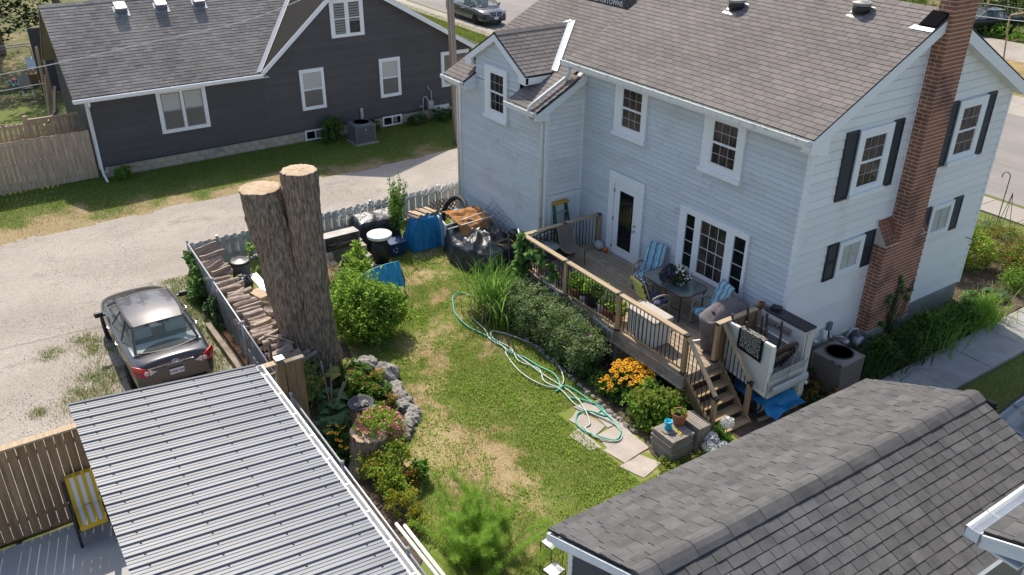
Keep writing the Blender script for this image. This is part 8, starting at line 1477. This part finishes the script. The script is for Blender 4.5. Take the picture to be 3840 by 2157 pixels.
# feathery fern in the near foreground
ft = thing('asparagus_fern', 'soft feathery bright green fern at the bottom of the lawn', 'fern', (-9.6, 5.7, 0)); b = MB(); V_, F_ = [], []
for i in range(70):
    a = random.uniform(0, 6.28); L = random.uniform(.6, 1.25); ln = random.uniform(.25, .8); base = V(-9.5 + random.gauss(0, .35), 5.75 + random.gauss(0, .28), 0); tip = base + V(math.cos(a) * L * ln, math.sin(a) * L * ln, L * (1 - .45 * ln)); mid = base.lerp(tip, .5) + V(0, 0, .14 * ln); b.tube([base, mid, tip], [.006, .004, .002], 4); pts = smooth_path([base, mid, tip], 9)
    for p in pts[4:]:
        for k in range(44): d = Vector(RG.normal(size=3)).normalized() * random.uniform(.04, .17); q = p + d; s = d.cross(V(0, 0, 1)).normalized() * .0028; n0 = len(V_); V_ += [tuple(p + d * .3 - s), tuple(p + d * .3 + s), tuple(q + V(0, 0, .01))]; F_.append((n0, n0 + 1, n0 + 2))
b.build('stem', M['leaf_fern'], ft); np_mesh('frond', np.array(V_), np.array(F_), M['leaf_fern'], ft)
# deck side bed
ir = thing('iris_clump', 'tall clump of arching sword shaped green leaves left of the deck', 'plant', (-16.35, 10.5, 0)); P = np.stack([RG.normal(-16.4, .33, 420), RG.normal(10.6, .30, 420), np.zeros(420)], 1); v, f = strap_arrays(P, 1.45, .034, seg=6, arch=.85); np_mesh('leaves', v, f, M['leaf_iris'], ir, smooth=True); P = np.stack([RG.normal(-16.5, .3, 90), RG.normal(10.3, .25, 90), np.zeros(90)], 1); v, f = strap_arrays(P, .95, .022, seg=6, arch=1.6); np_mesh('dry_leaves', v, f, M['straw'], ir)
for i, (x, y, s, c) in enumerate(((-15.6, 10.95, .55, 'far end of the bed near the iris'), (-15.0, 10.95, .6, 'second in the row from the iris'), (-14.3, 11.0, .62, 'middle of the bed below the deck railing'), (-13.6, 11.0, .62, 'near end of the bed beside the lattice skirt'), (-12.95, 10.95, .42, 'gap between the lattice skirt and the yellow flowers'))):
    t = bush('rose_bush', 'grey green rose bush at the ' + c if 'second' not in c else 'grey green rose bush, ' + c, 'rose bush', (x, y, 0), [(x, y - .05, .55, s * .8, .5, .45), (x + .2, y - .12, .85 * (s + .4), s * .62, .44, .28), (x - .22, y + .14, .93 * (s + .4), s * .58, .4, .26), (x, y - .28, .4, s * .65, .32, .36)], 7200, .055, 'leaf_grey', 34, group='rose bushes along the deck', m2=('leaf_mid', .28))
    scatter(t, ROS, blob_pts((x, y, .75), (s * .7, .42, .3), 5, .95, low=.1), .7, 1.2)
bush('ground_cover', 'dark leafy ground cover at the foot of the rose bushes', 'plant', (-14, 10.75, 0), [(-12.6, 10.75, .22, .6, .3, .22), (-13.6, 10.65, .15, .8, .2, .16), (-14.8, 10.7, .15, .8, .2, .15), (-12.1, 10.7, .2, .4, .25, .2), (-15.8, 10.65, .18, .5, .2, .2)], 5200, .06, 'leaf_dark', 4, m2=('leaf_mid', .3)); bush('blackberry', 'dark leafy plants in the corner where the vine meets the iris', 'plant', (-16.2, 11.1, 0), [(-16.1, 11.1, .4, .45, .3, .4), (-15.9, 10.9, .7, .3, .25, .2)], 2600, .095, 'leaf_vine', 12, m2=('leaf_dark', .35))
vn_ = bush('vine', 'big leaved vine climbing the corner of the deck railing', 'vine', (-16.3, 11.4, 0), [(-16.4, 11.44, 1.3, .28, .14, .55), (-16.25, 11.42, .7, .4, .18, .45), (-15.7, 11.46, 1.62, .35, .1, .2), (-15.2, 11.48, 1.5, .18, .08, .2), (-16.5, 11.5, 1.85, .18, .12, .15)], 1350, .15, 'leaf_vine', 26, asp=.85)
su = bush('black_eyed_susans', 'big clump of yellow black eyed susans against the deck skirt', 'flowers', (-11.6, 11.05, 0), [(-11.6, 11.1, .32, .5, .38, .34), (-11.7, 10.75, .25, .4, .25, .25)], 3000, .085, 'leaf_dark', 30, m2=('leaf_mid', .3))
P = [(-11.6 + .52 * math.sqrt(u) * math.cos(a) , 11.08 + .44 * math.sqrt(u) * math.sin(a), .80 - .16 * u + random.uniform(-.07, .07)) for u, a in ((random.random(), random.uniform(0, 6.28)) for _ in range(150))] + [(-11.75 + random.uniform(-.3, .25), 10.5 + random.uniform(-.05, .25), .45 + random.uniform(-.15, .1)) for _ in range(22)]
scatter(su, SUS, P, 1.1, 1.5, tilt=.45); scatter(vn_, SUS, [(-15.85, 10.78, .72), (-15.78, 10.75, .66), (-15.9, 10.7, .62), (-15.7, 10.85, .6)], 1, 1.3)
bush('leafy_bush', 'fresh light green bush with chartreuse flower heads in front of the stair', 'bush', (-10.8, 10.9, 0), [(-10.85, 10.75, .40, .42, .34, .32), (-10.45, 11.05, .5, .4, .34, .3), (-11.05, 11.05, .5, .3, .3, .28), (-10.5, 10.7, .3, .35, .3, .28)], 5200, .085, 'leaf_mid', 30, m2=('leaf_yel', .45)); P = clump_pts([(-10.75, 10.72, .66, .42, .34, .12), (-10.45, 11.0, .74, .35, .3, .1)], 2600, .2); foliage([o for o in COL.objects if o.name.startswith('leafy_bush')][0], P, .03, M['leaf_lime'], name='flower_heads')
hy = thing('hydrangea', 'white hydrangea heads at the edge of the garage roof', 'flowers', (-9.4, 11.5, 0)); P = np.concatenate([blob_pts(c, (.13, .13, .12), 420, .85) for c in ((-9.35, 11.75, .42), (-9.25, 11.2, .3), (-9.15, 11.05, .22), (-9.0, 11.3, .2), (-8.9, 11.0, .2))]); foliage(hy, P, .035, M['petal_w'], asp=.9, name='flower_heads'); foliage(hy, clump_pts([(-9.25, 11.5, .15, .3, .4, .15)], 300, .3), .14, M['leaf_mid']); stems(hy, (-9.25, 11.45, 0), [(-9.35, 11.75, .4), (-9.25, 11.2, .28), (-9.0, 11.3, .2)], .012)
bush('weed_clump', 'low yellowing weeds along the edge of the flat paving slab pile', 'weed', (-9.3, 10.1, 0), [(-9.25, 10.05, .12, .35, .2, .14), (-9.0, 9.9, .1, .3, .2, .1), (-9.15, 10.7, .1, .2, .4, .12)], 1000, .05, 'leaf_yel', 10, m2=('leaf_rust', .25))
# potted plants on the deck
for k, lab, n, r, h, s, m in (('d1', 'lime green leaves in the terracotta pot behind the railing', 700, .26, .26, .09, 'leaf_yel'), ('d2', 'bright green basil in the big dark pot', 900, .28, .22, .085, 'leaf_yel'), ('d4', 'thin climbing plant in the pot near the deck box', 320, .2, .34, .06, 'leaf_vine'), ('d5', 'green leaves in the pot right beside the deck box', 420, .2, .16, .085, 'leaf_yel'), ('clay', 'wilting plant in the terracotta pot on the slabs', 200, .14, .08, .05, 'leaf_yel')):
    o = POTS[k].location; zz = o.z + (.24 if k != 'd2' else .32); bush('potted_plant', lab, 'plant', (o.x, o.y, zz), [(o.x, o.y, zz + h * .55, r, r, h)], n, s, m, 12, low=-.35)
o = POTS['tab'].location; tp = thing('petunias', 'purple and white petunias on the glass patio table', 'flowers', (o.x, o.y, o.z + .1)); P = clump_pts([(o.x, o.y, o.z + .2, .34, .36, .2)], 1500, .3, low=-.35); foliage(tp, P, .05, M['leaf_dark']); C = np.array([o.x, o.y, o.z + .2]); Q = blob_pts(C, (.36, .38, .24), 150, .95, low=-.35); side = (Q[:, 0] - C[0]) * .56 + (Q[:, 1] - C[1]) * .83 > -.06; scatter(tp, WHT, Q[side], .8, 1.15, tilt=1); scatter(tp, VIO, Q[~side], 1, 1.4, tilt=1)
# bed along the gable wall
def strapclump(name, label, x, y, n, L, wd, m, spread, arch=1.2, cat='plant', group=None, extra=None): t = thing(name, label, cat, (x, y, 0), group); P = np.stack([RG.normal(x, spread[0], n), RG.normal(y, spread[1], n), np.full(n, .02)], 1); v, f = strap_arrays(P, L, wd, seg=5, arch=arch); np_mesh('leaves', v, f, M[m], t, smooth=True); return t
strapclump('daylily_clump', 'arching daylily leaves below the brick chimney', -9.25, 17.6, 420, .75, .024, 'leaf_dark', (.28, .5)); strapclump('daylily_clump', 'arching daylily leaves along the middle of the shaded walk', -9.3, 18.9, 520, .8, .026, 'leaf_iris', (.3, .6)); strapclump('daylily_clump', 'sunlit daylily leaves at the far end of the walk', -9.15, 20.9, 380, .75, .028, 'leaf_fern', (.25, .4)); strapclump('daylily_clump', 'daylily leaves beside the taupe air conditioner and the chimney foot', -9.2, 16.4, 260, .6, .024, 'leaf_dark', (.22, .3))
bush('fern_bush', 'dark green leafy mass between the daylilies and the walk', 'shrub', (-9.2, 18.2, 0), [(-9.3, 17.9, .35, .35, .6, .32), (-9.25, 19.2, .3, .35, .5, .28), (-9.2, 17.0, .3, .3, .4, .25), (-9.3, 20.2, .3, .38, .5, .3), (-9.35, 18.6, .55, .3, .5, .25), (-9.4, 16.9, .5, .25, .4, .25)], 9500, .085, 'leaf_dark', 20, m2=('leaf_mid', .4)); bush('creeper', 'thin leafy creeper growing up the brick chimney', 'vine', (-9.78, 17.75, .3), [(-9.79, 17.85, 1.55, .05, .22, .45), (-9.79, 17.5, 1.3, .05, .2, .25), (-9.79, 17.6, .8, .06, .3, .3), (-9.85, 18.35, 1.25, .1, .18, .3)], 700, .075, 'leaf_vine', 34); hosta('variegated hosta near the front corner of the house', (-9.75, 21.6, .03), 26, .34, .16, 'leaf_vine', .25); hosta('second hosta by the sunny end of the walk', (-9.6, 22.4, .03), 22, .32, .15, 'leaf_hosta', .22)
bush('yellow_bush', 'sunlit yellow green shrub at the front corner of the white house', 'shrub', (-11.3, 23.2, 0), [(-11.4, 22.8, .9, .55, .6, .75), (-11.7, 23.8, .9, .6, .6, .65), (-11.0, 23.6, .5, .6, .6, .5)], 7500, .075, 'leaf_yel', 24, m2=('leaf_gold', .25)); bush('garden_bush', 'orange tinged perennials near the pavement', 'shrub', (-10.7, 25, 0), [(-10.8, 25, .55, .9, .7, .5), (-9.9, 24.2, .5, .7, .6, .5), (-9.7, 25.6, .5, .7, .7, .5)], 8500, .06, 'leaf_mid', 30, m2=('leaf_rust', .35)); bush('garden_bush', 'mid green perennials spilling over the sunny end of the walk', 'shrub', (-9.5, 23.4, 0), [(-9.5, 23.4, .35, .5, .6, .35), (-9.0, 24.6, .4, .5, .6, .4)], 4500, .06, 'leaf_mid', 20, m2=('leaf_yel', .25)); strapclump('yucca', 'spiky dark yucca beside the shepherd hook', -12.0, 26.3, 70, .6, .035, 'leaf_hosta', (.12, .12), .3)
bush('bergenia', 'reddish low leaves between the lift and the taupe air conditioner', 'plant', (-9.2, 14.4, 0), [(-9.1, 14.3, .15, .4, .4, .16), (-9.6, 14.6, .2, .3, .3, .2), (-8.9, 14.7, .12, .25, .3, .14)], 1700, .11, 'leaf_dark', 8, m2=('leaf_rust', .3))
MB().tube([(-12.15, 26.93, 0), (-12.15, 26.93, 1.7)] + [(-12.15 - .12 + .12 * math.cos(a), 26.93, 1.75 + .14 * math.sin(a)) for a in np.linspace(0, PI, 8)] + [(-12.39, 26.93, 1.68)], .014, 6).build('shepherd_hook', M['black'], smooth=True, loc=(-12.15, 26.93, 0), label='thin black shepherd hook standing in the front garden', cat='hook')
t = thing('plant_tripod', 'thin rusty wire tripod next to the shepherd hook', 'plant support', (-11.7, 26.4, 0))
for k in range(3): a = k * 2.09; MB().tube([(-11.7 + .28 * math.cos(a), 26.4 + .28 * math.sin(a), 0), (-11.7, 26.4, 1.5)], .01, 5).build('leg', M['bronze'], t)
bush('shrub', 'small leafy plant in the shade at the left end of the charcoal house wall', 'shrub', (-31.9, 4.7, 0), [(-31.9, 4.75, .25, .25, .3, .25)], 700, .08, 'leaf_mid', 6); bush('shrub', 'dark shrub against the left side of the grey air conditioner', 'shrub', (-31.9, 12.95, 0), [(-31.9, 12.85, .5, .35, .45, .42), (-31.7, 12.5, .25, .3, .3, .25)], 2600, .08, 'leaf_dark', 14, m2=('leaf_mid', .3)); bush('shrub', 'low dark growth along the foundation by the gas meter', 'shrub', (-31.9, 17, 0), [(-31.9, 16.7, .25, .3, .5, .25), (-31.8, 17.9, .3, .4, .6, .3), (-31.9, 14.6, .25, .25, .3, .3)], 2800, .075, 'leaf_dark', 10)
# ------------------------------------------------------------ far background
def conifer(label, x, y, h, r):
    t = thing('spruce_tree', label, 'tree', (x, y, 0), 'dark spruces behind the charcoal house'); MB().tube([(x, y, 0), (x, y, h)], [.22, .03], 8).build('trunk', M['bark'], t); P = []
    for k in range(110):
        f = random.random() ** .8; z = h * (.14 + .86 * f); a = random.uniform(0, 6.28); L = r * (1 - f) ** .7 * random.uniform(.75, 1.15) + .2; m = int(70 * (L / r) + 20)
        s = RG.random(m); P.append(np.stack([x + np.cos(a) * L * s + RG.normal(size=m) * .14, y + np.sin(a) * L * s + RG.normal(size=m) * .14, z - .35 * L * s + RG.normal(size=m) * .12], 1))
    foliage(t, np.concatenate(P), .26, M['leaf_conifer'], .6, .35, 'crown'); return t
for x, y, h, r, l in ((-50.8, 1.0, 18, 4.6, 'front dark spruce right behind the pipe frame gate panel'), (-51.2, 6.2, 18, 4.6, 'dark spruce half hidden by the corner of the grey shingle roof'), (-51, -3.6, 17, 4.4, 'dark spruce cut by the left edge of the picture'), (-56, 3.5, 17, 4.4, 'rear dark spruce in the gap between the two front ones'), (-49.5, 11.5, 16, 4.2, 'dark spruce rising behind the ridge of the charcoal house')): conifer(l, x, y, h, r)
t = thing('kennel_panel', 'galvanised pipe frame fence panel with a gate at the left edge', 'fence panel', (-48.5, 3, 0)); MB().tube([(-48.6, -1, 1.8), (-48.45, 4.5, 1.85)], .028, 6).build('top_rail', M['galv'], t); MB().tube([(-48.55, 2.4, 0), (-48.5, 2.55, 1.8)], .028, 6).build('post', M['galv'], t); MB().tube([(-48.5, 2.75, .05), (-48.48, 2.8, 1.62), (-48.45, 2.95, 1.72), (-48.4, 4.1, 1.76), (-48.4, 4.25, 1.66), (-48.4, 4.3, .05)], .024, 6).build('gate_frame', M['galv'], t, smooth=True); MB().tube([(-48.4, 4.45, 0), (-48.4, 4.5, 1.85)], .028, 6).build('post', M['galv'], t)
t = thing('plastic_chair', 'worn white plastic chair with dark seat by the board gate', 'chair', (-45.6, 3.5, 0)); MB().box(-45.9, -45.35, 3.2, 3.7, .38, .44).build('seat', M['blackpl'], t); MB().prism([(-45.95, 3.2, .44), (-45.95, 3.7, .44), (-46.1, 3.66, .95), (-46.1, 3.24, .95)], (.04, 0, 0)).build('back', M['taupe'], t, bevel=.015)
for dx in (-.22, .22):
    for dy in (-.2, .2): MB().tube([(-45.62 + dx, 3.45 + dy, 0), (-45.62 + dx, 3.45 + dy, .4)], .025, 6).build('leg', M['whitepl'], t)
MB().cbox((-48.0, 3.95, .35), (.6, .5, .7), Matrix.Rotation(.4, 3, 'Y')).build('cardboard_box', mat('cardboard', (.30, .2, .12), .9), bevel=.01, loc=(-48, 3.9, 0), label='crumpled cardboard box in the neighbouring yard', cat='box'); MB().cbox((-48.3, 4.1, .95), (.7, .4, .06), Matrix.Rotation(.7, 3, 'Y')).build('white_board', M['whitepl'], loc=(-48.3, 4.1, .7), label='white panel leaning on the cardboard box in the neighbouring yard', cat='panel')
t = thing('toy_tricycle', 'small pink and blue toy tricycle on the shaded grass', 'toy', (-48, 3.2, 0)); MB().cbox((-48, 3.2, .3), (.4, .2, .16)).build('body', M['redpl'], t, bevel=.04)
for dx, dy in ((-.2, -.2), (-.2, .2), (.24, 0)): o = MB().tube([(-48 + dx, 3.2 + dy - .04, .14), (-48 + dx, 3.2 + dy + .04, .14)], .14, 12).build('wheel', M['bluepl'], t)
MB().tube([(-47.8, 3.2, .3), (-47.78, 3.2, .58), (-47.8, 3.05, .6)], .02, 5).build('handlebar', M['whitepl'], t)
def leafy_tree(name, label, x, y, h, r, n, size, m, m2=None, group=None):
    t = thing(name, label, 'tree', (x, y, 0), group); MB().tube([(x, y, 0), (x + .1, y, h * .45), (x, y + .1, h * .8)], [.22, .15, .05], 8).build('trunk', M['bark'], t); b = MB(); bl = []
    for k in range(9): a = k * .7 + random.random(); q = V(x + r * .6 * math.cos(a), y + r * .6 * math.sin(a), h * random.uniform(.45, .92)); b.tube([(x, y, h * .35), V(x, y, h * .5).lerp(q, .5), q], [.09, .06, .02], 6); bl.append((q.x, q.y, q.z, r * .48, r * .48, h * .2))
    b.build('limb', M['bark'], t); foliage(t, clump_pts(bl, n, .35), size, M[m], name='crown'); return t
for i, (x, y, h, r, m) in enumerate(((-36, 62, 7, 3.5, 'leaf_dark'), (-31, 66, 8, 4, 'leaf_dark'), (-42, 61, 5, 3, 'leaf_mid'), (-47, 60, 5, 3, 'leaf_yel'), (-26, 66, 8, 4, 'leaf_dark'), (-53, 58, 5, 3, 'leaf_mid'))): leafy_tree('roadside_tree', ('dark leafy tree left of the old black car', 'dark tree directly behind the old black car', 'green tree showing above the roof ridge', 'yellow green tree at the top edge above the roof ridge', 'dark tree right of the old black car', 'green tree behind the lettered banner')[i], x, y, h, r, 5200, .24, m, group='trees beyond the street')
bush('hedge', 'dark overgrown hedge around the old black car', 'hedge', (-30, 60, 0), [(-32, 61.5, 1.2, 2.4, 1.4, 1.3), (-28, 61.5, 1.4, 2.4, 1.4, 1.4), (-25, 59, .9, 1.6, 1.8, 1.0)], 7500, .17, 'leaf_dark', 20, m2=('leaf_mid', .25)); bush('weed_bank', 'rough sunlit weeds in front of the old black car', 'weed', (-27.5, 56.5, 0), [(-28.5, 55.9, .3, 2.2, .9, .4), (-25.5, 56.6, .5, 1.8, 1.2, .6), (-31, 55.5, .3, 2, 1, .4)], 7000, .11, 'leaf_mid', 10, m2=('leaf_yel', .3)); bush('hedge', 'sunlit green and yellow bushes along the top edge above the roof', 'hedge', (-41, 57, 0), [(-41, 57, .9, 3, 1.4, 1.0), (-46, 56, .9, 3, 1.4, 1), (-36.5, 57.5, .9, 2.5, 1.4, 1.1)], 7000, .16, 'leaf_mid', 12, m2=('leaf_gold', .18))
t = thing('banner_fence', 'dark mesh banner with white capital letters on a fence across the street', 'banner', (-48, 40.7, 0)); MB().box(-53, -45.2, 40.68, 40.70, .05, 1.15).build('mesh_sheet', mat('banner_mesh', (.035, .036, .04), .9, c2=(.12, .12, .12), ns=3), t)
for x in (-53, -50.4, -47.8, -45.2): MB().box(x, x + .12, 40.72, 40.84, 0, 1.5).build('post', M['fencew'], t)
o = text('RANDIVERTOWNS', .50, M['lett_w'], t, Matrix.Translation(V(-48.6, 40.67, .60) - org(t)) @ Matrix.Rotation(PI / 2, 4, 'X'), sx=.95)
MB().tube([(-53, 40.74, 1.2), (-45, 40.74, 1.2)], .02, 5).build('top_rail', M['black'], t)
cable('upper thin wire at the right edge in front of the dark trees', [(-23, 36, 4.85), (-19.02, 36, 5.11), (-17.56, 36, 5.14), (-12, 36, 5.4)], .010); cable('thick wire passing in front of the old black car', [(-26, 34, 4.6), (-18.27, 34, 4.96), (-16.46, 34, 5.05), (-8, 34, 5.6)], .014)
MB().tube([(-23.7, 48, 0), (-24.03, 48, 2.6), (-24.0, 48, 2.72), (-23.0, 48, 3.05), (-21, 48, 3.2)], .04, 6).build('clothes_pole', M['fencew'], smooth=True, loc=(-23.7, 48, 0), label='bent grey pole standing in the weeds at the right edge', cat='pole')
